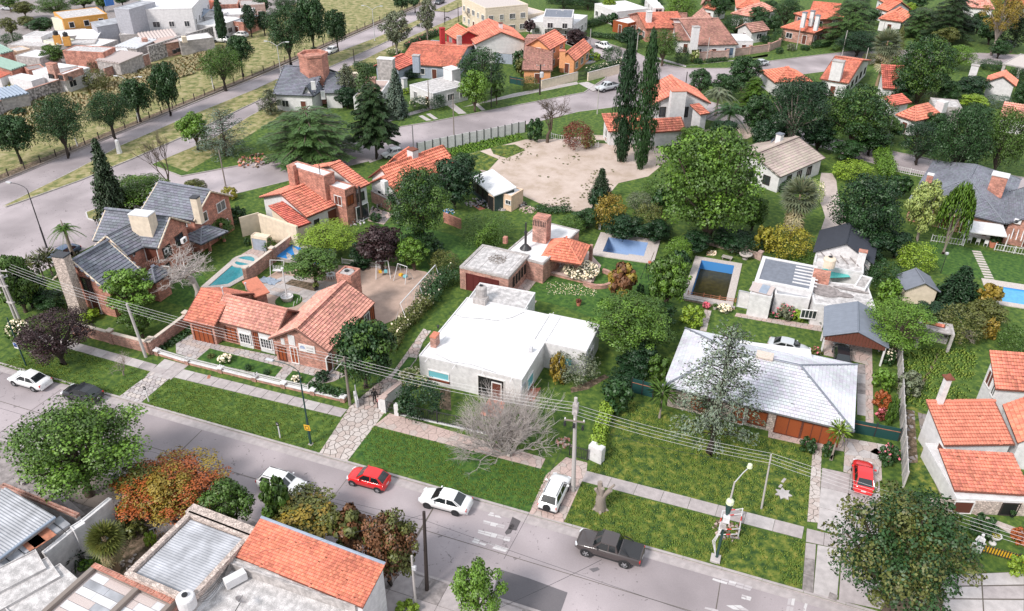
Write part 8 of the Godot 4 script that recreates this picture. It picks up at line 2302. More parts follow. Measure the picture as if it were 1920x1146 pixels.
	hedge("clipped hedge behind the long red roof house",[V(-94.2,-154.3),V(-86.4,-154.1),V(-81.9,-153.7)],1.6,2.4,"l_dark")
	hedge("dark clipped hedge beside the low flat villa",[V(-80.9,-152),V(-77.7,-157.7),V(-76.4,-160.5)],1.6,2.2,"l_deep")
	hedge("dark hedge above the villa garden",[V(-78.7,-164.8),V(-76.3,-167.6)],1.2,2.6,"l_dark")
	hedge("red leaved hedge along the avenue before the red house",[V(-92.2,-175.2),V(-92,-185.3),V(-91.2,-191.7)],1.3,1.6,"l_dark","petal_pink",2)
	hedge("long dark hedge before the modern villa",[V(-60.7,-210),V(-57,-214.8),V(-54.3,-222.8)],2.0,2.2,"l_dark")
	hedge("dark hedge left of the modern villa",[V(-84,-204.4),V(-78.6,-212.6),V(-76.1,-220.9)],2.0,2.6,"l_deep")
	hedge("flowering hedge behind the cream yard wall",[V(-44.9,-168.8),V(-42.3,-175.5),V(-39.7,-180.1)],1.6,2.0,"l_dark","petal",3)
	hedge("short hedge above the lime bush",[V(-53.5,-191.9),V(-49.1,-187.6)],1.4,1.6,"l_bright")
	hedge("trimmed hedge along the lawn of the broad red house",[V(-54.5,-204.6),V(-46.9,-204),V(-44.5,-201.3)],1.4,1.4,"l_dark")
	hedge("ivy hedge behind the far white pool house",[V(-14.7,-218.8),V(-10.7,-214.5)],1.6,2.0,"l_deep")
	hedge("tall clipped hedge along the gravel drive",[V(14.1,-143.8),V(14.4,-138),V(15.1,-131.6)],2.4,2.6,"l_bright")
	hedge("vine on the white pillar wall",[V(-11.5,-54.2),V(-11.7,-56.7),V(-11.8,-58.7),V(-11.9,-60.2)],1.0,1.5,"l_lime")
	hedge("hedge along the top edge behind the beige block",[V(-77.3,-239.1),V(-70.7,-239.8),V(-61.5,-239.6)],2.0,2.5,"l_dark")
	hedge("ivy on the roof edge of the twin chimney house",[V(-36.3,-85.7),V(-35,-89.6)],0.8,3.1,"l_bright")
	hedge("hedge strip beside the white garden house at the left",[V(-159.5,-121),V(-154,-122.2)],1.6,1.6,"l_dark")
	hedge("weedy growth along the back of the bare lot",[V(-33.3,-100.8),V(-30.2,-101),V(-28.8,-102.5)],1.8,1.0,"l_dark")
	hedge("rough growth beside the grey roofed house gate",[V(-12.7,-62.6),V(-11.1,-65.1),V(-10.3,-67.6)],2.0,0.9,"l_deep")
	hedge("clipped hedge at the top of the right cedar row",[V(18.1,-271.2),V(22.8,-269.2)],1.8,2.0,"l_dark")
	hedge("low garden hedge at the foot of the pink corner wall",[V(-22.7,-190.8),V(-18.3,-194.5)],1.2,1.0,"l_dark")
	hedge("dark shrubs along the footway of the great cedar",[V(-94.6,-102.8),V(-93.3,-105.4)],1.8,1.6,"l_cream","petal",3)
	hedge("low greenery along the far edge of the upper street",[V(-0.3,-214.5),V(7.1,-221.9),V(11.6,-226.7)],2.0,1.4,"l_dark")
	palm("fan_palm","tall fan palm with a shaggy brown skirt above the cottage","fan",V(2.2,-104.6),8.0,2.9,"l_gray")
	palm("fan_palm","fan palm with drooping fronds beside the barrel tile roof","fan",V(14.4,-186.5),10.5,3.3,"l_gray")
	palm("fan_palm","yellowing fan palm in the small garden at the lower left","fan",V(-42.36,-28.09),4.2,1.55,"l_olive")
	palm("feather_palm","feather palm on the corner lawn beside the street lamp","feather",V(-84.7,-65.6),5.0,2.1,"leaf")
	palm("feather_palm","feather palm right of the twin gable villa, the farther one","feather",V(-15,-153.8),6.0,4.2,"l_gray")
	palm("feather_palm","feather palm right of the twin gable villa, the nearer one","feather",V(-11.8,-146.9),5.5,4.6,"l_dark")
	palm("cordyline","cordyline with spiky heads beside the green sheeted fence","sword",V(-7,-60.9),4.0,1.7,"leaf")
	palm("cordyline","cordyline on a slanting stem before the green gate","sword",V(8.7,-60.6),4.2,1.25,"l_lime")
	palm("cordyline","spiky cordyline under the blue cedar","sword",V(-2.9,-62.6),2.4,1.3,"l_dark")
	palm("agave","dark spiky agave beside the white garden wall","sword",V(-45.8,-27.6),1.2,1.5,"l_dark")
	palm("agave","pale spiky agave under the giant tree","sword",V(-9.4,-97.9),1.0,1.2,"l_gray")
	for q in [[V(-83.9,-58.5),"l_olive","yucca clump left of the stone chimney, leftmost"],[V(-83.4,-59.8),"l_gray","yucca clump left of the stone chimney, middle one"],[V(-83.2,-60.9),"l_olive","yucca clump left of the stone chimney, rightmost"]]:palm("yucca",q[2],"sword",q[0],3.4,1.7,q[1])
	for q in [[V(-61.7,-76.2),"potted cordyline on the cream house terrace"],[V(-61.2,-74.8),"second smaller potted cordyline on the cream house terrace"]]:palm("cordyline",q[1],"sword",q[0],1.8,0.8,"leaf")
	bare_tree("dead_tree","dead white barked tree on the corner house lawn",V(-62.4,-62.5),10.5,0.95,"bark_white",6,11,0.5,"tree",0.042)
	bare_tree("bare_tree","bare brown tree beside the white board fence",V(-40.5,-127.9),9.0,0.75,"bark",6,12,0.75)
	bare_tree("bare_tree","bare dark conifer behind the slate roof",V(-84.7,-84.3),11,0.6,"bark",6,13,1.9,"tree",0.018)
	bare_tree("bare_tree","small bare tree on the verge beside the concrete pole",V(-59.9,-47.8),2.8,0.8,"palebark",5,14,0.6)
	bare_tree("bare_tree","bare branched tree before the beige block",V(-87,-202.3),7.0,0.7,"palebark",5,15,0.7)
	bare_tree("bare_shrub","bare grey shrub beside the lean to shed",V(21.5,-85.5),3.4,0.9,"palebark",5,16,0.5)
	tangle()
	stump()
	var fol:=[[V(-11.2,-53.6),"yellow green creeper over the pillar top","l_lime",0.8,1.9]]
	for q in fol:shrub("creeper",q[0].x,q[0].y,q[3],0,q[4],q[2],q[1])
func tangle()->void:
	var o:=thing("dead_bush","large tangled heap of bare grey branches before the white house","bush",v3(V(-19,-50.9),0.1))
	rng.seed=31
	var st:=begin()
	var tw:=begin()
	for i in 36:
		var a:=i*2.39996
		var el:=between(0.35,1.35)
		grow(st,tw,W(between(-0.4,0.4),0.2,between(-0.4,0.4)),W(cos(a)*cos(el),sin(el),sin(a)*cos(el)),2.3,0.095,4,0.6,1.0)
	obj("branches",st.commit(),M["bark_white"],o)
	obj("twigs",tw.commit(),M["bark_white"],o)
	var tr:=begin()
	for i in 4:tube(tr,[W(between(-0.3,0.3),-0.1,between(-0.3,0.3)),W(between(-0.5,0.5),0.7,between(-0.5,0.5)),W(between(-1,1),1.9,between(-1,1))],[0.18,0.13,0.07],6)
	obj("trunk",tr.commit(),M["palebark"],o)
func stump()->void:
	var o:=thing("pollard_stump","pollarded grey tree stump with cut limbs on the verge","tree stump",v3(V(-9.3,-47.5),0.1))
	rng.seed=33
	var st:=begin()
	tube(st,[W(0,-0.1,0),W(0.05,0.4,0),W(-0.05,1.1,0.05),W(0.05,1.7,0)],[0.62,0.42,0.42,0.4],9)
	for q in [[W(-0.25,2.9,-0.1),0.2],[W(0.1,2.6,0.25),0.17],[W(0.75,2.5,0.1),0.18],[W(0.95,2.9,-0.2),0.1],[W(-0.5,2.3,0.2),0.15],[W(-0.1,3.1,0.1),0.1]]:
		tube(st,[W(0,1.2,0),W(0,1.45,0).lerp(q[0],0.5),q[0]],[0.3,q[1]*1.25,q[1]],7)
	for i in 5:tube(st,[W(0,0.3,0),W(cos(i*1.3)*0.75,-0.1,sin(i*1.3)*0.75)],[0.25,0.1],6)
	obj("trunk",st.commit(),M["palebark"],o)
func vehicles()->void:
	rng.seed=5
	car("parked_car","white saloon parked at the kerb near the left edge","car",V(-67.6,-43.4),V(-1,0.0),"sedan","car_white")
	car("parked_car","black hatchback at the kerb behind the white saloon","car",V(-61,-43.6),V(-1,0.02),"hatch2","car_black")
	car("parked_car","white crossover on the near side half hidden by street trees","car",V(-35.5,-40),V(1,0.0),"suv","car_white")
	car("parked_car","small bright red hatchback at the kerb by the crazy paved drive","car",V(-28.9,-43.3),V(-1,0.02),"hatch","car_red")
	car("parked_car","white saloon with black wheels parked before the worn crossing","car",V(-21.6,-43.3),V(-1,0.03),"sedan","car_white")
	car("pickup","dark brown double cab pickup with black bed cover","pickup truck",V(-7.4,-43.2),V(-1,-0.01),"pickup","car_brown")
	var s:=car("parked_car","white crossover with rear spare wheel standing on the pink drive","car",V(-13.3,-47.4),V(0.02,-1),"suv","car_white")
	var sp:=begin()
	lathe(sp,[V(0,0),V(0.3,0),V(0.33,0.06),V(0.33,0.14),V(0.2,0.2),V(0,0.2)],18)
	obj("spare_wheel",sp.commit(),M["rubber"],s,Transform3D(Basis(Vector3.BACK,-PI/2),W(2.05,0.85,0)))
	car("parked_car","red hatchback standing on the concrete drive beside the big dark tree","car",V(11.3,-58.8),V(-0.02,-1),"hatch2","car_red","",0.14)
	car("parked_car","silver saloon behind the grey metal roof","car",V(3.8,-76.9),V(1,0.06),"sedan","car_silver","",0.12)
	car("parked_car","dark car under the gable carport showing its tail lights","car",V(9.2,-77.5),V(-0.05,-1),"hatch2","car_black","",0.14)
	car("moving_car","white hatchback driving down the avenue","car",V(-107.1,-165.8),V(-0.03,1),"hatch2","car_white")
	car("parked_car","dark blue car beside the feather palm at the left corner","car",V(-85.6,-65.1),V(-0.05,1),"sedan","car_blue")
	car("pickup","silver pickup with open bed parked by the cream yard wall","pickup truck",V(-38.6,-161.9),V(-0.57,0.82),"pickup","car_silver")
	car("pickup","white pickup beside the plum tree at the upper street","pickup truck",V(-47.9,-194.3),V(0.8,0.55),"pickup","car_white")
	car("parked_car","silver saloon on the upper street before the pink wall","car",V(-10.7,-193.5),V(-0.72,0.69),"sedan","car_silver")
	car("parked_car","white car half hidden by the orange roofs on the diagonal street","car",V(-62.6,-112.2),V(-0.57,0.82),"hatch2","car_white")
	car("moving_car","dark car on the avenue at the very top","car",V(-107.2,-227.2),V(0,1),"sedan","car_black")
	car("parked_car","blue grey car behind the big cedar on the upper street","car",V(14.9,-219.7),V(-0.8,0.6),"hatch2","car_blue")
	car("parked_car","white van like car behind the tall cypress","car",V(-137.3,-164.4),V(-1,0.2),"suv","car_white")
	car("parked_car","white car parked right of the tall cypress","car",V(-136.4,-170.6),V(-1,0.1),"hatch2","car_white")
	car("parked_car","pale car at the far top left corner","car",V(-215.1,-171.4),V(-1,0.2),"sedan","car_silver")
	car("parked_car","light crossover in the drive of the broad red house","car",V(-49.5,-215.8),V(0.6,0.8),"suv","car_silver")
	car("parked_car","pale car at the upper right street beside the pine trunk","car",V(45.7,-235.5),V(-1,0.2),"hatch2","car_silver")
	var m:=thing("motorcycle","dark motorcycle on the avenue verge left of the beige block","motorcycle",v3(V(-96,-208),0.05),0.4)
	for x in [-0.65,0.65]:
		var w:=begin()
		lathe(w,[V(0.2,-0.06),V(0.32,-0.05),V(0.32,0.05),V(0.2,0.06)],14)
		obj("wheel",w.commit(),M["rubber"],m,Transform3D(Basis(Vector3.RIGHT,PI/2),W(x,0.32,0)))
	obj("frame",tubem([W(-0.65,0.35,0),W(-0.2,0.75,0),W(0.35,0.7,0),W(0.65,0.35,0)],[0.05,0.14,0.16,0.05],6),M["black"],m)
	obj("seat",boxm(W(0.7,0.12,0.26)),M["plastic"],m,put(W(-0.2,0.78,0)))
	obj("handlebar",tubem([W(0.5,1.0,-0.35),W(0.45,0.95,0),W(0.5,1.0,0.35)],[0.02,0.03,0.02],5),M["iron"],m)
func street_things()->void:
	var o:Node3D
	o=street_lamp("street_lamp","green curved arm street lamp with yellow arrow sign at the crazy paved drive",V(-36.3,-45.7),8.9,2.6,PI,"gpole")
	var sg:=obj("yellow_sign",boxm(W(0.62,0.62,0.03)),M["yellow"],o,Transform3D(Basis(UP,PI)*Basis(Vector3.BACK,0.1),W(0,1.8,-0.12)))
	var ar:=begin()
	for k in 4:
		var b:=Basis(Vector3.BACK,PI/2*k)
		flatpoly(ar,[b*W(0.08,0.22,0),b*W(0.2,0.2,0),b*W(0.16,0.06,0)],Vector3.BACK)
		flatpoly(ar,[b*W(-0.12,0.2,0),b*W(0.1,0.21,0),b*W(0.1,0.15,0),b*W(-0.1,0.14,0)],Vector3.BACK)
	obj("arrows",ar.commit(),M["black"],sg,put(W(0,0.31,0.018)))
	street_lamp("street_lamp","dark curved street lamp at the wide junction on the left",V(-89.6,-66.1),9.0,2.6,PI,"iron")
	for q in [[V(-114.2,-110.2),"double armed lamp between the left avenue trees"],[V(-104.3,-141.4),"double armed lamp on the median before the brick tower"],[V(-103.2,-179.9),"double armed lamp on the median above the white car"]]:
		street_lamp("street_lamp",q[1],q[0],8.2,2.0,0.25,"galvanised",true,"double armed lamps along the avenue")
	street_lamp("street_lamp","slim lamp post before the modern white villa",V(-61.7,-198.6),7.2,1.2,0.2,"galvanised")
	o=pole("street_lamp","green lamp post with white boxes beside the red and white barrier",V(0.6,-45.6),5.6,0.12,"gpole",V(0.1,0),"","street lamp")
	obj("footing",boxm(W(0.75,0.3,0.8)),M["pale"],o,put(W(-0.05,0.02,0.1)))
	obj("upper_shaft",tubem([W(0.1,5.6,0),W(0.15,8.4,0)],[0.08,0.06],8),M["polestone"],o)
	obj("control_box",boxm(W(0.5,0.6,0.35)),M["white"],o,put(W(0.12,4.4,0.15)))
	obj("control_box",boxm(W(0.42,0.5,0.35)),M["dirty"],o,put(W(0.0,3.75,0.18)))
	obj("reflector_cap",lathem([V(0.3,0),V(0.28,0.3),V(0.14,0.45),V(0,0.45)],10),M["lamp_glass"],o,put(W(0.13,6.2,0)))
	obj("shaded_collar",lathem([V(0.16,0),V(0.3,1.0),V(0,1.0)],10),M["gpole"],o,put(W(0.12,5.2,0)))
	obj("arm",tubem([W(0.15,8.3,0),W(0.6,9.2,-0.3),W(0.9,9.6,-0.5)],[0.05,0.04,0.04],6),M["galvanised"],o)
	obj("lamp_head",lathem([V(0.05,0),V(0.2,0.1),V(0.16,0.4),V(0,0.5)],10),M["lamp_glass"],o,put(W(0.95,9.5,-0.55)))
	for k in 3:obj("loose_cable",tubem([W(0.0,4.0,0.3),W(-0.35-0.1*k,2.3,0.4),W(-0.1,0.6,0.15)],[0.03,0.03,0.03],5),M["white"],o)
	o=pole("utility_pole","leaning pale concrete pole at the brick wall corner",V(-60.1,-51.2),6.6,0.17,"polestone",V(-0.55,0))
	o=pole("utility_pole","wooden pole with struts at the school gate",V(-35.8,-51.9),5.9,0.15,"wood_gray",V(0.0,0))
	insulators(o,W(0,5.5,0),0.9,3,1.5)
	obj("strut",tubem([W(-0.9,4.4,0.3),W(0,5.6,0)],[0.04,0.04],5),M["galvanised"],o)
	obj("meter_pipe",tubem([W(0.9,0,0.1),W(0.9,2.9,0.1)],[0.05,0.05],6),M["galvanised"],o)
	o=pole("utility_pole","tall weathered pole with black fittings above the pink drive",V(-12,-48.6),10.2,0.2,"polestone",V(-0.3,0))
	obj("pole_box",boxm(W(0.42,1.1,0.42)),M["dirty"],o,put(W(-0.27,8.6,0)))
	insulators(o,W(-0.25,7.9,0.15),0.15,3,1.7)
	for i in 3:obj("fuse_holder",lathem([V(0.09,0),V(0.13,0.12),V(0.06,0.3),V(0.12,0.42),V(0,0.5)],8),M["black"],o,put(W(-1.0+i*0.75,7.35,0.3)))
	o=thing("twin_pole","twin legged concrete pole with crossarms at the left edge","pole",v3(V(-77.7,-51.1),0.05))
	for s in [-0.32,0.32]:obj("leg",tubem([W(s,0,0),W(s*0.45-0.3,7.6,0)],[0.15,0.11],8),M["polestone"],o)
	for y in [2.9,5.0,6.3]:obj("brace",boxm(W(0.9,0.2,0.34)),M["polestone"],o,put(W(-0.04*y,y,0)))
	insulators(o,W(-0.3,6.9,0),0.3,4,2.2,"polestone")
	insulators(o,W(-0.25,6.0,0.2),1.2,3,1.8,"galvanised")
	o=pole("utility_pole","dark wooden pole on the near pavement beside the russet tree",V(-19.32,-34.88),8.4,0.16,"wood_dark",V(0.2,0))
	o=pole("utility_pole","pale concrete service pole beside the dark wooden one",V(-19.51,-33.38),5.4,0.11,"polestone",V(0.0,0))
	obj("meter_fitting",boxm(W(0.3,0.4,0.2)),M["galvanised"],o,put(W(0.12,4.0,0)))
	o=pole("utility_pole","thin pale pole with rusty foot on the patchy lawn",V(3.4,-52.3),6.1,0.09,"polestone",V(-0.25,0))
	o=pole("sign_post","blue parking sign on a dark green post at the plum tree",V(-70.6,-45.5),6.0,0.09,"gpole",V(-0.1,0),"","sign post")
	var bs:=obj("sign_plate",boxm(W(0.55,0.75,0.03)),M["trim"],o,put(W(-0.35,2.2,0.06)))
	obj("sign_face",boxm(W(0.42,0.5,0.02)),M["blue"],bs,put(W(0,0.17,0.012)))
	for q in [[V(-56.4,-123.4),7.8,"wood_gray","tall grey pole at the foot of the white board fence"],[V(-61.3,-117.2),4.0,"polestone","short white pole beside the white chimney on the diagonal street"],[V(-67.5,-136.5),5.8,"wood_gray","grey pole before the round clipped bush"],[V(-56.8,-142.2),8.4,"iron","slim dark pole by the thin verge tree"],[V(-97.6,-160.1),3.2,"wood_dark","short dark post at the hedge end on the avenue"],[V(-96.2,-176.3),4.2,"wood_dark","dark post left of the nearer eucalyptus"],[V(-94.3,-202.6),4.5,"wood_dark","dark pole beside the red chimney"],[V(-92.2,-206.9),5.0,"wood_dark","dark twin wire pole before the beige block"],
		[V(-36.4,-146),5.4,"polestone","white pole before the silver pickup"],[V(-39.8,-194.8),4.4,"polestone","white pole between the poplars and the corner tree"],[V(-22.6,-191.8),5.6,"polestone","white pole before the pink corner wall"],[V(-51.7,-195.4),4.2,"polestone","white pole beside the trimmed hedge"],[V(-63.2,-197.2),4.6,"polestone","pale pole before the villa lawn"],[V(-60.5,-208.4),4.6,"wood_gray","grey pole right of the modern villa door"],[V(-23.5,-169),3.6,"wood_dark","dark pole with crossarm behind the twin gable villa"],
		[V(-3.7,-211.4),5.4,"polestone","leaning white pole at the pink pier"],[V(6.9,-208.7),6.2,"polestone","leaning white pole behind the square chimney"],[V(12,-202.9),4.0,"polestone","leaning white pole beside the small bush"],[V(16,-230.1),4.6,"polestone","white pole left of the dark cypress"],[V(32,-230.8),3.0,"polestone","white post behind the very large round tree"],[V(15.2,-147.4),5.0,"polestone","pale pole before the back street corner"],
		[V(-80.9,-91.8),5.8,"wood_gray","grey leaning pole rising from the yellow bush"],[V(-114.5,-131.9),5.2,"white","white post beside the leaning avenue tree"],[V(-98.5,-104.8),4.2,"white","white post beside the yellow green young tree"],[V(-114.7,-96.2),1.6,"white","short white stub by the broad avenue tree"]]:
		pole("utility_pole",q[3],q[0],q[1],0.11,q[2])
	o=pole("transformer_pole","thick dark pole with a transformer before the orange house",V(-50.6,-153.5),6.2,0.2,"wood_dark")
	insulators(o,W(0,5.9,0),0.3,3,1.6)
	obj("transformer",lathem([V(0,0),V(0.4,0),V(0.42,0.9),V(0.3,1.05),V(0,1.1)],12),M["galvanised"],o,put(W(0.35,3.7,0.1)))
	for q in [[V(-54.5,-45.3),"short white post with a black striped board on the paver drive"],[V(-39.4,-45.4),"short white post with round black top on the school verge"]]:
		o=pole("marker_post",q[1],q[0],1.75,0.07,"white",Vector2.ZERO,"","marker post")
		obj("board",boxm(W(0.3,0.4,0.05)),M["black"],o,put(W(0,1.6,0.06)))
		obj("stripe",boxm(W(0.2,0.06,0.02)),M["white"],o,put(W(0,1.78,0.085)))
	var bundle:="bundled wires along the main street"
	for k in 4:
		var d:=W(0.0,-0.16*k,0.22*(k-1.5))
		var names:String=["topmost","second","third","lowest"][k]
		wire("%s wire from the twin pole to the concrete pole" % names,W(-77.5,7.2,-52.1)+d,W(-60.7,6.5,-51.2)+d,0.25,"pwire",bundle)
		wire("%s wire from the concrete pole to the school gate pole" % names,W(-60.7,6.5,-51.2)+d,W(-35.8,5.7,-51.9)+d,0.3,"pwire",bundle)
		wire("%s wire from the school gate pole to the tall weathered pole" % names,W(-35.8,5.7,-51.9)+d,W(-12.3,9.5,-48.6)+d,0.45,"pwire",bundle)
		wire("%s wire from the tall weathered pole to the thin lawn pole" % names,W(-12.3,9.3,-48.6)+d,W(3.2,6.0,-52.3)+d,0.35,"pwire",bundle)
		wire("%s wire from the thin lawn pole out of the right edge" % names,W(3.2,6.0,-52.3)+d,W(42,7.5,-47)+d,0.5,"pwire",bundle)
	wire("long dark wire over the near side of the street",W(-70,7.0,-34),W(-19.1,7.6,-34.9),0.7,"wire_dark")
	wire("dark wire from the dark pole along the near kerb",W(-19.1,7.6,-34.9),W(30,7.2,-34),0.6,"wire_dark")
	wire("dark service wire slanting over the red tile shop roof",W(-19.1,8.2,-34.9),W(-31.72,4.9,-29.12),0.3,"wire_dark")
	wire("dark service wire crossing the street to the tall weathered pole",W(-12.3,7.6,-48.6),W(-13.95,3.5,-36.97),0.3,"wire_dark")
	wire("dark service wire over the bright young tree at the bottom",W(-7,5.2,-38),W(-14.66,4,-30.38),0.2,"wire_dark")
	wire("sagging dark wire over the diagonal street, upper one",W(-66.4,5,-106.45),W(-55.99,7.6,-122.86),0.5,"wire_dark")
	wire("sagging dark wire over the diagonal street, continuing to the right",W(-55.99,7.6,-122.86),W(-48.48,6,-146.86),0.6,"wire_dark")
	wire("dark wire across the patchy front lawn",W(-10.46,3,-53.66),W(3.39,5.2,-52.07),0.4,"wire_dark")
	o=thing("barrier","red and white trestle barrier around a rubble filled hole","barrier",v3(V(1.1,-48.7),0.1),0.1)
	var c0:Vector2=V(1.1,-48.7)
	var cs:=[V(0.3,-47.9)-c0,V(0.5,-50)-c0,V(2.1,-50.7)-c0,V(1.9,-48.4)-c0]
	for i in 4:
		obj("upright",boxm(W(0.08,1.0,0.08)),M["white"],o,put(v3(cs[i])))
		var a:=v3(cs[i])
		var b:=v3(cs[(i+1) % 4])
		for y in [0.35,0.95]:
			obj("bar",tubem([a+W(0,y,0),b+W(0,y,0)],[0.05,0.05],4),M["white"],o)
			obj("red_band",tubem([a.lerp(b,0.4)+W(0,y,0),a.lerp(b,0.62)+W(0,y,0)],[0.056,0.056],4),M["red"],o)
	obj("brace",tubem([v3(cs[2])+W(0,0.3,0),v3(cs[3])+W(0,1.0,0)],[0.045,0.045],4),M["white"],o)
	heap("rubble","heap of pale rubble inside the red and white barrier",V(1,-48.8),1.1,0.3,60,["pinkstone","old","dirt_dark"])
	heap("rubble","heap of orange soil on the verge of the diagonal street",V(-82.6,-101.9),3.0,0.8,90,["dirt","clay","dirt_dark"])
	heap("rubble","small pile of bricks and stones by the dead bush",V(-14.5,-54.2),0.8,0.4,30,["pinkstone","redbrick"])
	o=thing("star_stone","pale star shaped stone lying on the patchy lawn","stone",v3(V(5,-54.7),0.16))
	var st:=begin()
	var sp:=[]
	for i in 14:sp.append(W(cos(TAU*i/14),0,sin(TAU*i/14))*(0.75 if i % 2==0 else 0.45))
	for i in 14:
		flatpoly(st,[W(0,0.06,0),sp[i]+W(0,0.06,0),sp[(i+1) % 14]+W(0,0.06,0)],UP)
		flatpoly(st,[sp[i]+W(0,0.06,0),sp[(i+1) % 14]+W(0,0.06,0),sp[(i+1) % 14]-W(0,0.06,0),sp[i]-W(0,0.06,0)],sp[i])
	obj("star",st.commit(),M["pale"],o)
	for q in [[V(4.9,-56.4),0.6],[V(4.7,-55.6),0.45]]:
		var l:=thing("stepping_slab","thin pale slab beside the star shaped stone, the %s one" % ("upper" if q[1]>0.5 else "lower"),"stone",v3(q[0],0.14),1.2)
		obj("slab",boxm(W(q[1],0.06,0.22)),M["pale"],l)
	o=thing("utility_cover","square dark cover plate at the foot of the concrete drive","cover plate",v3(V(9.3,-45.1),0.15),-0.2)
	obj("plate",boxm(W(0.6,0.03,0.6)),M["old"],o)
	o=thing("utility_cover","triangular iron cover beside the concrete service pole","cover plate",v3(V(-20.02,-34.53),0.13),0.4)
	obj("plate",lathem([V(0.55,0),V(0.5,0.03),V(0,0.03)],3),M["old"],o)
	o=thing("utility_cover","small rusty cover on the footway before the school","cover plate",v3(V(-51.6,-50.7),0.15),0.5)
	obj("plate",boxm(W(0.3,0.03,0.6)),M["rust"],o)
	o=thing("bollard","thin white road bollard on the median tip","bollard",v3(V(-105.8,-96.4),0.1))
	obj("bollard",lathem([V(0.45,0),V(0.35,1.2),V(0.3,2.2),V(0,2.5)],10),M["white"],o)
	heap("debris","timber and scaffold debris beside the peeling roadside wall",V(-55.53,-32.39),1.6,0.7,40,["wood_gray","dirty","wood_dark"])
	o=thing("concrete_bench","long low concrete block behind the peeling roadside wall","bench",v3(V(-51.14,-31.89),0.1),-0.28)
	obj("block",boxm(W(5.4,0.5,0.5)),M["concrete"],o)
	o=thing("white_gate","small white metal gate in the palm garden","gate",v3(V(-41.26,-31.78),0.1),0.9)
	for i in 6:obj("bar",boxm(W(0.05,1.5,0.05)),M["galvanised"],o,put(W(-0.6+i*0.24,0,0)))
	for y in [0.1,0.7,1.4]:obj("rail",boxm(W(1.3,0.06,0.05)),M["galvanised"],o,put(W(0,y,0)))
	heap("rubble","row of rounded stones edging the palm garden soil",V(-41.91,-28.95),0.9,0.15,16,["palestone"])
	o=thing("street_bin","dark bin under the maple on the near pavement","bin",v3(V(-49.05,-35.29),0.1))
	obj("bin",lathem([V(0.25,0),V(0.35,0.9),V(0.3,0.9),V(0,0.8)],10),M["black"],o)
func heap(called:String,label:String,p:Vector2,r:float,hgt:float,n:int,mats:Array)->void:
	var o:=thing(called,label,"rubble" if called=="rubble" else "debris",v3(p,0.1))
	for m in mats:
		var st:=begin()
		for i in n/mats.size():
			var a:=rng.randf()*TAU
			var q:=sqrt(rng.randf())
			var s:=W(between(0.12,0.4),between(0.08,0.22),between(0.1,0.3))*(0.6+r*0.25)
			box(st,-s/2,s/2,Transform3D(Basis(rdir(),rng.randf()*TAU),W(cos(a)*q*r,hgt*(1-q)*rng.randf()+0.04,sin(a)*q*r)))
		tag(obj("pieces",st.commit(),M[m],o),"","","","stuff")
func swing_bench(label:String,p:Vector2,turn:float)->void:
	var o:=thing("garden_swing",label,"swing",v3(p,0.12),turn)
	for s in [-0.85,0.85]:
		obj("frame",tubem([W(s,0,-0.7),W(s,1.95,0),W(s,0,0.7)],[0.04,0.04,0.04],5),M["white"],o)
	obj("top_bar",tubem([W(-0.85,1.95,0),W(0.85,1.95,0)],[0.04,0.04],5),M["white"],o)
	obj("seat",boxm(W(1.4,0.06,0.5)),M["white"],o,put(W(0,0.5,0)))
	for i in 7:obj("slat",boxm(W(0.06,0.5,0.04)),M["white"],o,put(W(-0.6+i*0.2,0.55,-0.25)))
	for s in [-0.6,0.6]:obj("hanger",tubem([W(s,0.55,0),W(s,1.95,0)],[0.015,0.015],4),M["galvanised"],o)
func pot(label:String,p:Vector2,r:float,m:String,leafm:="leaf",y:=0.12)->void:
	var o:=thing("plant_pot",label,"plant pot",v3(p,y))
	obj("pot",lathem([V(0,0),V(r*0.65,0),V(r,r*1.6),V(r*0.9,r*1.6),V(r*0.85,r*1.4),V(0,r*1.4)],12),M[m],o)
	if leafm!="":
		var pr:=crown("bush",0,0)
		obj("plant",pr[0],M[leafm],o,put(W(0,r*2.2,0),0,W(r*1.2,r*0.9,r*1.2)))
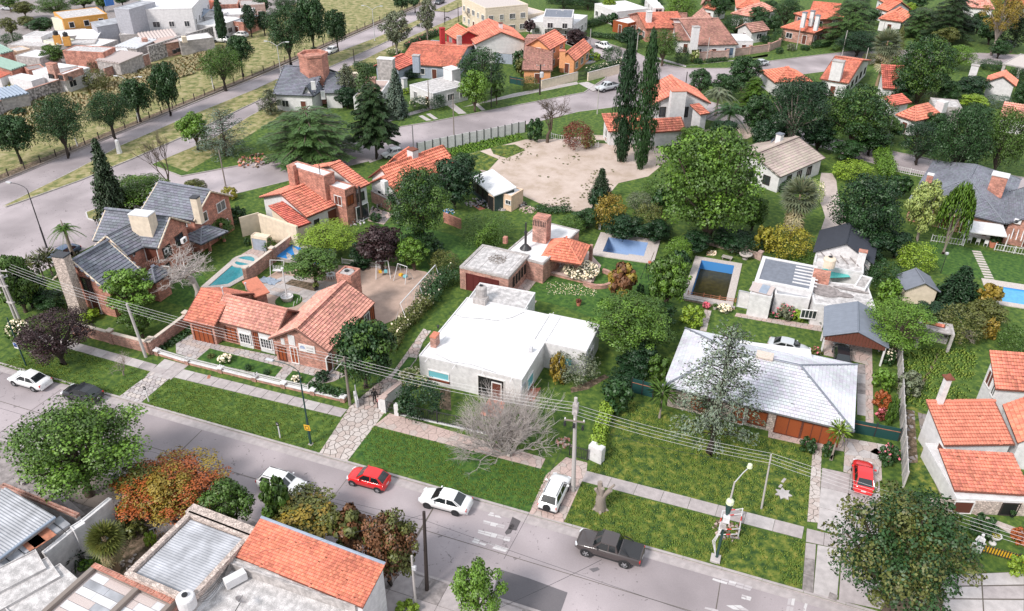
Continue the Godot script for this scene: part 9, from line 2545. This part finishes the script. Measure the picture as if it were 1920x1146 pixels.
func yard_things()->void:
	var o:Node3D
	o=thing("swing_frame","long white swing frame with hanging swings beside the hedge","swing frame",v3(V(-37.7,-75.9),0.12))
	var d:=v3(V(-37.6,-66.5)-V(-37.7,-75.9))
	var sd:=d.normalized().cross(UP)*0.9
	obj("beam",tubem([W(0,2.9,0),d+W(0,2.9,0)],[0.06,0.06],6),M["white"],o)
	for t in [0.0,0.5,1.0]:
		obj("legs",tubem([d*t+sd,d*t+W(0,2.9,0),d*t-sd],[0.05,0.05,0.05],6),M["white"],o)
	for i in 8:
		var t:=0.08+i*0.12
		for s in [-0.2,0.2]:obj("chain",tubem([d*t+d.normalized()*s+W(0,2.9,0),d*t+d.normalized()*s+W(0,0.5,0)],[0.014,0.014],3),M["galvanised"],o)
		obj("swing_seat",boxm(W(0.22,0.05,0.46)),M["white"],o,put(d*t+W(0,0.46,0),0.1))
	for q in [[V(-44.9,-75.7),"white A frame baby swing in the playground, the left one",0.5],[V(-42.1,-75.7),"white framed glider swing in the playground, the right one",-0.2]]:
		o=thing("play_swing",q[1],"swing",v3(q[0],0.12),q[2])
		for s in [-0.9,0.9]:obj("frame",tubem([W(s,0,-0.8),W(s*0.8,2.1,0),W(s,0,0.8)],[0.045,0.045,0.045],5),M["white"],o)
		obj("top_bar",tubem([W(-0.75,2.1,0),W(0.75,2.1,0)],[0.045,0.045],5),M["white"],o)
		for s in [-0.35,0.35]:
			obj("seat",boxm(W(0.4,0.3,0.4)),M["turquoise" if s>0 else "yellow"],o,put(W(s,0.5,0)))
			obj("hanger",tubem([W(s,0.7,0),W(s,2.1,0)],[0.02,0.02],4),M["galvanised"],o)
	o=thing("slide","wooden slide with white ladder before the purple tree","slide",v3(V(-46.7,-77.6),0.12),2.9)
	obj("chute",boxm(W(2.6,0.07,0.5)),M["wood_gray"],o,Transform3D(Basis(Vector3.BACK,-0.5),W(1.2,0.75,0)))
	for s in [-0.22,0.22]:obj("ladder_rail",tubem([W(-0.5,0,s),W(0.05,1.55,s)],[0.03,0.03],5),M["white"],o)
	for i in 4:obj("rung",boxm(W(0.05,0.04,0.44)),M["white"],o,put(W(-0.4+0.11*i,0.3+0.33*i,0)))
	rail_fence("low_picket_fence","leaning low white picket fence at the back of the playground",V(-51.3,-76.6),V(-46,-77.3),0.75,0.16,"white",0.12,2.0)
	heap("tyres","heap of dark tyres behind the low white pickets",V(-49,-76.7),1.4,0.5,30,["black"])
	swing_bench("white garden swing seat beside the pool side wall",V(-57.3,-71.4),0.3)
	o=thing("flagpole","white flagpole standing in a white planter in the school patio","flagpole",v3(V(-52.7,-66.4),0.12))
	obj("pole",tubem([W(0,0.3,0),W(0,4.2,0)],[0.09,0.07],8),M["white"],o)
	obj("knob",lathem([V(0,0),V(0.16,0.1),V(0.16,0.25),V(0,0.36)],10),M["white"],o,put(W(0,4.15,0)))
	obj("planter",lathem([V(0.55,0),V(0.75,0.6),V(0.65,0.6),V(0.6,0.4),V(0,0.4)],14),M["white"],o)
	obj("grass_ring",lathem([V(1.6,0),V(1.5,0.06),V(0.5,0.06)],18),M["grass_lush"],o,put(W(0.2,0.03,0)))
	for i in 3:obj("hoop_rail",tubem([W(1.2,0.0,-0.9+i*0.7),W(1.5,0.6,-0.7+i*0.7),W(1.5,0,-0.3+i*0.7)],[0.03,0.03,0.03],4),M["white"],o)
	o=thing("round_bench","white slatted round bench under the yard tree","bench",v3(V(-50.8,-73),0.12))
	obj("seat",lathem([V(0.3,0.4),V(0.62,0.4),V(0.62,0.48),V(0.3,0.48)],14),M["white"],o)
	for i in 10:obj("slat",boxm(W(0.06,0.4,0.1)),M["white"],o,put(W(cos(i*0.628)*0.5,0,sin(i*0.628)*0.5),-i*0.628))
	pot("black pot with a pale plant at the end of the earth bed",V(-50.8,-69.7),0.34,"black","l_cream")
	o=thing("ground_sheet","crumpled blue and white sheet on the school patio","sheet",v3(V(-57.4,-69.4),0.16))
	var sh:=begin()
	for i in 10:
		for j in 5:
			var q:=[]
			for e in [[0,0],[1,0],[1,1],[0,1]]:
				var u:float=i+e[0]
				var v:float=j+e[1]
				q.append(W((u-5)*0.26+sin(v*1.3)*0.12,0.06+0.05*sin(u*2.1+v)*cos(v*1.7),(v-2.5)*0.28+sin(u)*0.1))
			flatpoly(sh,q,UP)
	obj("cloth",sh.commit(),M["paleblue"],o)
	o=thing("board","dark plank lying on the back slope of the school","plank",W(-47.01,3,-63.96))
	obj("plank",boxm(W(0.9,0.06,0.3)),M["wood_dark"],o,put(ZERO,0.4))
	o=thing("garden_table","round white table under the gazebo roof edge","table",v3(V(-25,-86),0.22))
	obj("table_top",lathem([V(0,0.72),V(0.62,0.72),V(0.62,0.78),V(0,0.78)],16),M["white"],o)
	obj("stem",lathem([V(0.3,0),V(0.08,0.1),V(0.06,0.72)],8),M["white"],o)
	o=thing("stone_table","round pale stone table beside the annexe house","table",v3(V(-3,-96.8),0.12))
	obj("table_top",lathem([V(0,0.7),V(0.85,0.7),V(0.85,0.8),V(0,0.8)],18),M["palestone"],o)
	obj("stem",lathem([V(0.35,0),V(0.2,0.7)],10),M["concrete"],o)
	o=thing("slatted_bench","pale slatted bench at the far end of the murky pool","bench",v3(V(-5.2,-95.7),0.12),-0.15)
	for i in 9:obj("slat",boxm(W(0.1,0.06,0.75)),M["palestone"],o,put(W(-0.6+i*0.15,0.4,0)))
	for s in [-0.5,0.5]:obj("leg",boxm(W(0.1,0.4,0.6)),M["wood_gray"],o,put(W(s,0,0)))
	for q in [["red pot by the slit windows of the garage house, near one",V(-28.6,-80),0.32,"clay","l_red"],["red pot by the slit windows of the garage house, far one",V(-28.4,-81.6),0.34,"clay","leaf"],["white pot at the gazebo pillar",V(-26.4,-83.1),0.22,"white","leaf"],["small red pot on the courtyard lawn",V(-20.1,-77.8),0.3,"clay","l_red"],["stone pot beside the annexe door, the left one",V(-0.9,-83.4),0.3,"old","leaf"],["stone pot beside the annexe door, the right one",V(0.9,-83.3),0.33,"old",""],["pale pot between the pool flowers",V(-4.9,-82.8),0.26,"palestone","leaf"],["large square plant pot beside the veranda table",V(27.9,-112.5),0.55,"clay","l_dark"]]:pot(q[0],q[1],q[2],q[3],q[4])
	o=pole("garden_lamp","thin black garden lamp before the rusty tree",V(-15.5,-79.1),3.2,0.04,"iron",Vector2.ZERO,"","garden lamp")
	obj("lamp_globe",lathem([V(0,0),V(0.14,0.08),V(0.14,0.2),V(0,0.3)],10),M["lamp_glass"],o,put(W(0,3.2,0)))
	o=pole("garden_lamp","black garden lamp on the terrace lawn",V(20.8,-102.1),2.6,0.05,"iron",Vector2.ZERO,"","garden lamp")
	obj("lamp_head",lathem([V(0.05,0),V(0.2,0.2),V(0.22,0.4),V(0,0.5)],10),M["galvanised"],o,put(W(0,2.6,0)))
	o=thing("tripod_stand","black A shaped stand on the courtyard lawn","stand",v3(V(-14.1,-86.8),0.1))
	for q in [W(-0.55,0,0.2),W(0.55,0,0.25),W(0,0,-0.5)]:obj("leg",tubem([q,W(0,2.3,0)],[0.04,0.03],5),M["iron"],o)
	o=pole("pool_post","wooden post with an orange top at the empty pool corner",V(-14.4,-90.4),2.2,0.06,"wood_gray",V(0.5,0),"","post")
	obj("top",boxm(W(0.4,0.25,0.3)),M["metal_orange"],o,put(W(0.1,0.5,0)))
	o=thing("pool_ladder_post","short white post at the far corner of the empty pool","post",v3(V(-23,-98.1),0.2))
	obj("post",boxm(W(0.3,0.8,0.25)),M["white"],o)
	scatter("white_flowers","patch of white flowers on the grass behind the murky pool",[V(-7.9,-97),V(-7,-97.4),V(-6.8,-96.2),V(-7.9,-95.9)],90,0.25,0.14,"petal",0.12,5,0.9)
	scatter("lawn_daisies","white daisies sprinkled over the courtyard lawn",[V(-25.4,-82),V(-19,-82.8),V(-18.4,-80.6),V(-24.5,-78.9)],220,0.09,0.07,"petal",0.12,5,1.2)
	o=thing("veranda_table","long white garden table on the veranda","table",v3(V(26.3,-113.6),0.12),-0.2)
	obj("table_top",boxm(W(3.0,0.06,1.1)),M["white"],o,put(W(0,0.72,0)))
	for q in [[-1.3,-0.4],[1.3,-0.4],[-1.3,0.4],[1.3,0.4]]:obj("leg",boxm(W(0.08,0.72,0.08)),M["white"],o,put(W(q[0],0,q[1])))
	var first:Node3D=null
	var places:=["nearest the left rail on the house side","second on the house side","third on the house side","nearest the left rail on the lawn side","second on the lawn side","third on the lawn side","at the left end","at the right end beside the pot"]
	for i in 8:
		var c:Node3D
		if first==null:
			c=thing("garden_chair","","chair",ZERO,0,"white chairs round the veranda table")
			obj("seat",boxm(W(0.46,0.05,0.46)),M["white"],c,put(W(0,0.42,0)))
			obj("backrest",boxm(W(0.46,0.5,0.05)),M["white"],c,put(W(0,0.46,-0.22)))
			for q in [[-0.2,-0.2],[0.2,-0.2],[-0.2,0.2],[0.2,0.2]]:obj("leg",boxm(W(0.05,0.42,0.05)),M["white"],c,put(W(q[0],0,q[1])))
			first=c
		else:
			c=first.duplicate()
			c.name=numbered("garden_chair")
			add_child(c)
		var lp:=W(-1.0+(i % 3)*1.0,0,-0.95 if i<3 else 0.95)
		var tn:=0.0 if i<3 else PI
		if i==6:
			lp=W(-1.95,0,0)
			tn=PI/2
		elif i==7:
			lp=W(1.95,0,0)
			tn=-PI/2
		c.transform=o.transform*put(lp,tn)
		c.set_meta("label","white garden chair %s" % places[i])
	for q in [[V(-29.6,-132.3),"pink_wall","pink garden chair before the twin gable villa"],[V(-28.9,-132.7),"paleblue","pale blue garden chair before the twin gable villa"]]:
		o=thing("deck_chair",q[2],"chair",v3(q[0],0.12),0.2)
		obj("seat",boxm(W(0.7,0.08,0.6)),M[q[1]],o,put(W(0,0.4,0)))
		obj("backrest",boxm(W(0.7,0.8,0.08)),M[q[1]],o,put(W(0,0.42,-0.3)))
		for s in [-0.3,0.3]:obj("leg",boxm(W(0.06,0.42,0.5)),M["wood_gray"],o,put(W(s,0,0)))
	o=thing("garden_statue","white seated garden statue beside the big dark tree","statue",v3(V(20,-54.1),0.12),-0.5)
	obj("figure",blob([[W(0,0.75,0),W(0,1.2,-0.02),0.2,0.17,Color.WHITE],[W(0,1.3,0),W(0,1.55,0.02),0.07,0.13,Color.WHITE],[W(-0.22,1.2,0),W(-0.3,0.85,0.2),0.08,0.06,Color.WHITE],[W(0.22,1.2,0),W(0.3,0.85,0.2),0.08,0.06,Color.WHITE],[W(-0.1,0.7,0),W(-0.14,0.7,0.4),0.12,0.1,Color.WHITE],[W(0.1,0.7,0),W(0.14,0.7,0.4),0.12,0.1,Color.WHITE],[W(-0.14,0.7,0.4),W(-0.14,0.3,0.42),0.1,0.08,Color.WHITE],[W(0.14,0.7,0.4),W(0.14,0.3,0.42),0.1,0.08,Color.WHITE]],0.05),M["white"],o)
	obj("plinth",boxm(W(0.8,0.62,0.7)),M["white"],o)
	o=thing("garden_urn","white flared urn on a foot filled with yellow plants","urn",v3(V(21.2,-55.1),0.12))
	obj("urn",lathem([V(0.28,0),V(0.28,0.1),V(0.1,0.25),V(0.12,0.4),V(0.4,0.75),V(0.45,0.95),V(0.38,0.95),V(0.36,0.85),V(0,0.85)],16),M["white"],o)
	obj("plants",crown("bush",1,0)[0],M["l_yellow"],o,put(W(0,0.9,0),0,W(0.36,0.12,0.36)))
	pot("small dark pot at the red tiled house corner",V(23.1,-58.9),0.22,"black","l_dark")
	for q in [[V(-42.7,-99.9),"stacked white chairs and boxes in front of the shed",1.4,0.8,50,["dirty","junk","black"]],[V(-41,-100),"household clutter under the shed roof",1.5,0.9,60,["dirty","paleblue","wood_dark"]],[V(-38.2,-100.2),"heap of white sacks and scrap beside the peach shed",1.6,0.9,60,["dirty","junk","wood_gray"]],[V(-36.4,-101.6),"scrap timber and tyres at the right end of the shed",1.5,0.7,50,["wood_gray","black","junk"]],[V(-34.5,-100.5),"pile of pink rubble at the lot edge",1.2,0.4,40,["pinkstone","dirt"]],[V(-44.9,-95.7),"small heap of blue and white toys by the wall stub",0.9,0.7,30,["white","tarp_blue"]],[V(-55.6,-87.6),"white broken furniture at the foot of the brick tower",1.2,0.7,30,["white","dirty"]],[V(-54.8,-93.3),"garden clutter in the paved yard behind the upright tree",1.3,0.7,40,["wood_dark","wood_gray","dirty"]]]:
		heap("clutter",q[1],q[0],q[2],q[3],q[4],q[5])
	paving("yard_paving",[V(-54.4,-88.8),V(-56.2,-93.1),V(-52.1,-92.1),V(-51.7,-88.5)],0.126,0.6,["pinkstone","old"],0.05,0.4,51)
	paving("terrace_paving",[V(-64.8,-73.8),V(-64.4,-76.9),V(-63,-76.9),V(-61,-77.4),V(-60.9,-75.3),V(-62,-73.4)],0.126,0.6,["pinkstone","flagstone"],0.05,0.3,52)
	area("shed_apron",[V(-43.5,-99.6),V(-43.2,-100.1),V(-40.4,-98.6),V(-41,-97.8)],0.13,"clay")
func blob(bones:Array,cell:float,k:=0.03)->ArrayMesh:
	var lo:=Vector3.ONE*1e9
	var hi:=-lo
	for b in bones:
		for e in [[b[0],b[2]],[b[1],b[3]]]:
			lo=lo.min(e[0]-Vector3.ONE*(e[1]+cell*2))
			hi=hi.max(e[0]+Vector3.ONE*(e[1]+cell*2))
	var n:=Vector3i((hi-lo)/cell)+Vector3i.ONE*2
	var val:=PackedFloat32Array()
	val.resize(n.x*n.y*n.z)
	var f:=func(p:Vector3)->float:
		var d:=1e9
		for b in bones:
			var ab:Vector3=b[1]-b[0]
			var t:=clampf((p-b[0]).dot(ab)/maxf(ab.length_squared(),1e-9),0,1)
			var q:float=p.distance_to(b[0]+ab*t)-lerpf(b[2],b[3],t)
			var h:=maxf(k-absf(d-q),0.0)/k
			d=minf(d,q)-h*h*k*0.25
		return d
	for z in n.z:
		for y in n.y:
			for x in n.x:val[x+n.x*(y+n.y*z)]=f.call(lo+W(x,y,z)*cell)
	var vid:={}
	var L:=Leaves.new()
	for z in n.z-1:
		for y in n.y-1:
			for x in n.x-1:
				var s:=ZERO
				var c:=0
				for e in [[0,0,0,1,0,0],[0,1,0,1,1,0],[0,0,1,1,0,1],[0,1,1,1,1,1],[0,0,0,0,1,0],[1,0,0,1,1,0],[0,0,1,0,1,1],[1,0,1,1,1,1],[0,0,0,0,0,1],[1,0,0,1,0,1],[0,1,0,0,1,1],[1,1,0,1,1,1]]:
					var a:=val[x+e[0]+n.x*(y+e[1]+n.y*(z+e[2]))]
					var b:=val[x+e[3]+n.x*(y+e[4]+n.y*(z+e[5]))]
					if (a<0)!=(b<0):
						s+=W(e[0],e[1],e[2]).lerp(W(e[3],e[4],e[5]),a/(a-b))
						c+=1
				if c:
					var p:=lo+(W(x,y,z)+s/c)*cell
					vid[x+n.x*(y+n.y*z)]=L.v.size()
					L.v.append(p)
					var g:=W(f.call(p+W(0.004,0,0))-f.call(p-W(0.004,0,0)),f.call(p+W(0,0.004,0))-f.call(p-W(0,0.004,0)),f.call(p+W(0,0,0.004))-f.call(p-W(0,0,0.004)))
					L.n.append(g.normalized())
					var best:=1e9
					var col:=Color.WHITE
					for b in bones:
						var ab:Vector3=b[1]-b[0]
						var t:=clampf((p-b[0]).dot(ab)/maxf(ab.length_squared(),1e-9),0,1)
						var q:float=p.distance_to(b[0]+ab*t)-lerpf(b[2],b[3],t)
						if q<best:
							best=q
							col=b[4]
					L.c.append(col)
	for z in range(1,n.z-1):
		for y in range(1,n.y-1):
			for x in range(1,n.x-1):
				var i0:=x+n.x*(y+n.y*z)
				for ax in 3:
					var st:int=[1,n.x,n.x*n.y][ax]
					var a:=val[i0]
					var b:=val[i0+st]
					if (a<0)==(b<0):continue
					var u:int=[n.x,n.x*n.y,1][ax]
					var w:int=[n.x*n.y,1,n.x][ax]
					var q:=[i0-u-w,i0-w,i0,i0-u]
					if not (vid.has(q[0]) and vid.has(q[1]) and vid.has(q[2]) and vid.has(q[3])):continue
					var o:=[0,1,2,0,2,3] if a>0 else [0,2,1,0,3,2]
					for e in o:L.ix.append(vid[q[e]])
	return L.mesh()
func hand(wrist:Vector3,dir:Vector3,side:Vector3,s:float,col:Color)->ArrayMesh:
	var nrm:=dir.cross(side)
	var bones:=[[wrist,wrist+dir*0.085*s,0.024*s,0.03*s,col]]
	for i in 4:
		var off:=side*(i-1.5)*0.021*s
		var a:=wrist+dir*0.085*s+off
		var l:float=[0.062,0.074,0.07,0.052][i]*s
		var b:=a+(dir+nrm*0.25).normalized()*l*0.55
		bones.append([a-dir*0.02*s,b,0.0095*s,0.009*s,col])
		bones.append([b,b+(dir+nrm*0.9).normalized()*l*0.5,0.009*s,0.0075*s,col])
	var th:=wrist+dir*0.03*s-side*0.03*s
	bones.append([th,th+(dir*0.5-side*0.9).normalized()*0.045*s,0.012*s,0.0105*s,col])
	bones.append([th+(dir*0.5-side*0.9).normalized()*0.045*s,th+(dir*0.5-side*0.9).normalized()*0.045*s+(dir+nrm*0.3).normalized()*0.04*s,0.0105*s,0.009*s,col])
	return blob(bones,0.006,0.006)
func person(label:String,p:Vector2,turn:float,s:float,top:Color,arms:Color,legs:Color,hair:Color,reach:float)->void:
	var o:=thing("person",label,"person",v3(p,0.16),turn)
	var skin:=Color(0.5,0.3,0.22)
	var shoe:=Color(0.02,0.02,0.022)
	var H:=func(x,y,z):return Vector3(x,y,z)*s
	var lh:Vector3=H.call(-0.3,0.82,0.1)
	var rh:Vector3=H.call(0.3+reach*0.1,0.82+reach*0.1,0.06)
	var bones:=[
		[H.call(0,0.96,0),H.call(0,1.2,0.01),0.14*s,0.145*s,top],[H.call(-0.11,1.36,0),H.call(0.11,1.36,0),0.09*s,0.09*s,top],[H.call(0,1.2,0.01),H.call(0,1.38,0),0.15*s,0.11*s,top],
		[H.call(0,1.42,0),H.call(0,1.52,0.01),0.055*s,0.055*s,skin],
		[H.call(-0.2,1.38,0),H.call(-0.27,1.1,-0.02),0.06*s,0.047*s,arms],[H.call(-0.27,1.1,-0.02),lh,0.046*s,0.033*s,arms],
		[H.call(0.2,1.38,0),H.call(0.27,1.1,-0.02),0.06*s,0.047*s,arms],[H.call(0.27,1.1,-0.02),rh,0.046*s,0.033*s,arms],
		[H.call(-0.09,0.92,0),H.call(-0.1,0.5,0.1),0.095*s,0.062*s,legs],[H.call(-0.1,0.5,0.1),H.call(-0.1,0.09,0.08),0.06*s,0.042*s,legs],[H.call(-0.1,0.05,0.05),H.call(-0.11,0.035,0.22),0.045*s,0.035*s,shoe],
		[H.call(0.09,0.92,0),H.call(0.1,0.5,-0.02),0.095*s,0.062*s,legs],[H.call(0.1,0.5,-0.02),H.call(0.1,0.09,-0.2),0.06*s,0.042*s,legs],[H.call(0.1,0.05,-0.22),H.call(0.11,0.035,-0.06),0.045*s,0.035*s,shoe]]
	var m:=StandardMaterial3D.new()
	m.vertex_color_use_as_albedo=true
	m.roughness=0.8
	obj("body",blob(bones,0.022*maxf(s,0.75),0.04*s),m,o)
	var c:Vector3=H.call(0,1.63,0.02)
	var head:=[[c+H.call(0,0.03,-0.01),c+H.call(0,0.03,0.01),0.09*s,0.09*s,skin],[c+H.call(0,-0.06,0.03),c+H.call(0,-0.03,0.02),0.055*s,0.07*s,skin],[c+H.call(0,0.01,0.09),c+H.call(0,-0.025,0.112),0.012*s,0.016*s,skin],[c+H.call(-0.09,-0.01,0),c+H.call(-0.092,0.025,0),0.016*s,0.02*s,skin],[c+H.call(0.09,-0.01,0),c+H.call(0.092,0.025,0),0.016*s,0.02*s,skin],
		[c+H.call(-0.034,0.015,0.088),c+H.call(-0.03,0.015,0.088),0.011*s,0.011*s,Color(0.03,0.02,0.02)],[c+H.call(0.034,0.015,0.088),c+H.call(0.03,0.015,0.088),0.011*s,0.011*s,Color(0.03,0.02,0.02)],[c+H.call(-0.022,-0.06,0.083),c+H.call(0.022,-0.06,0.083),0.009*s,0.009*s,Color(0.4,0.14,0.12)]]
	obj("head",blob(head,0.011,0.012),m,o)
	var hr:=[[c+H.call(0,0.06,-0.025),c+H.call(0,0.07,0.02),0.095*s,0.085*s,hair],[c+H.call(0,0.02,-0.06),c+H.call(0,-0.08,-0.06),0.075*s,0.05*s,hair]]
	obj("hair",blob(hr,0.014,0.02),m,o)
	obj("left_hand",hand(lh,W(-0.05,-1,0.1).normalized(),W(0,0,-1),s,skin),m,o)
	obj("right_hand",hand(rh,W(0.1+reach*0.4,-1,0.1).normalized(),W(0,0,-1),s,skin),m,o)
func people()->void:
	var black:=Color(0.012,0.012,0.015)
	person("adult in black clothes standing at the open iron gate",V(-33.7,-53.1),PI+0.5,1.0,black,black,Color(0.016,0.016,0.02),Color(0.012,0.01,0.009),0.6)
	person("child in a red top and dark trousers beside the adult",V(-33,-52.6),PI+0.3,0.78,Color(0.42,0.1,0.11),black,black,Color(0.012,0.01,0.009),-0.5)
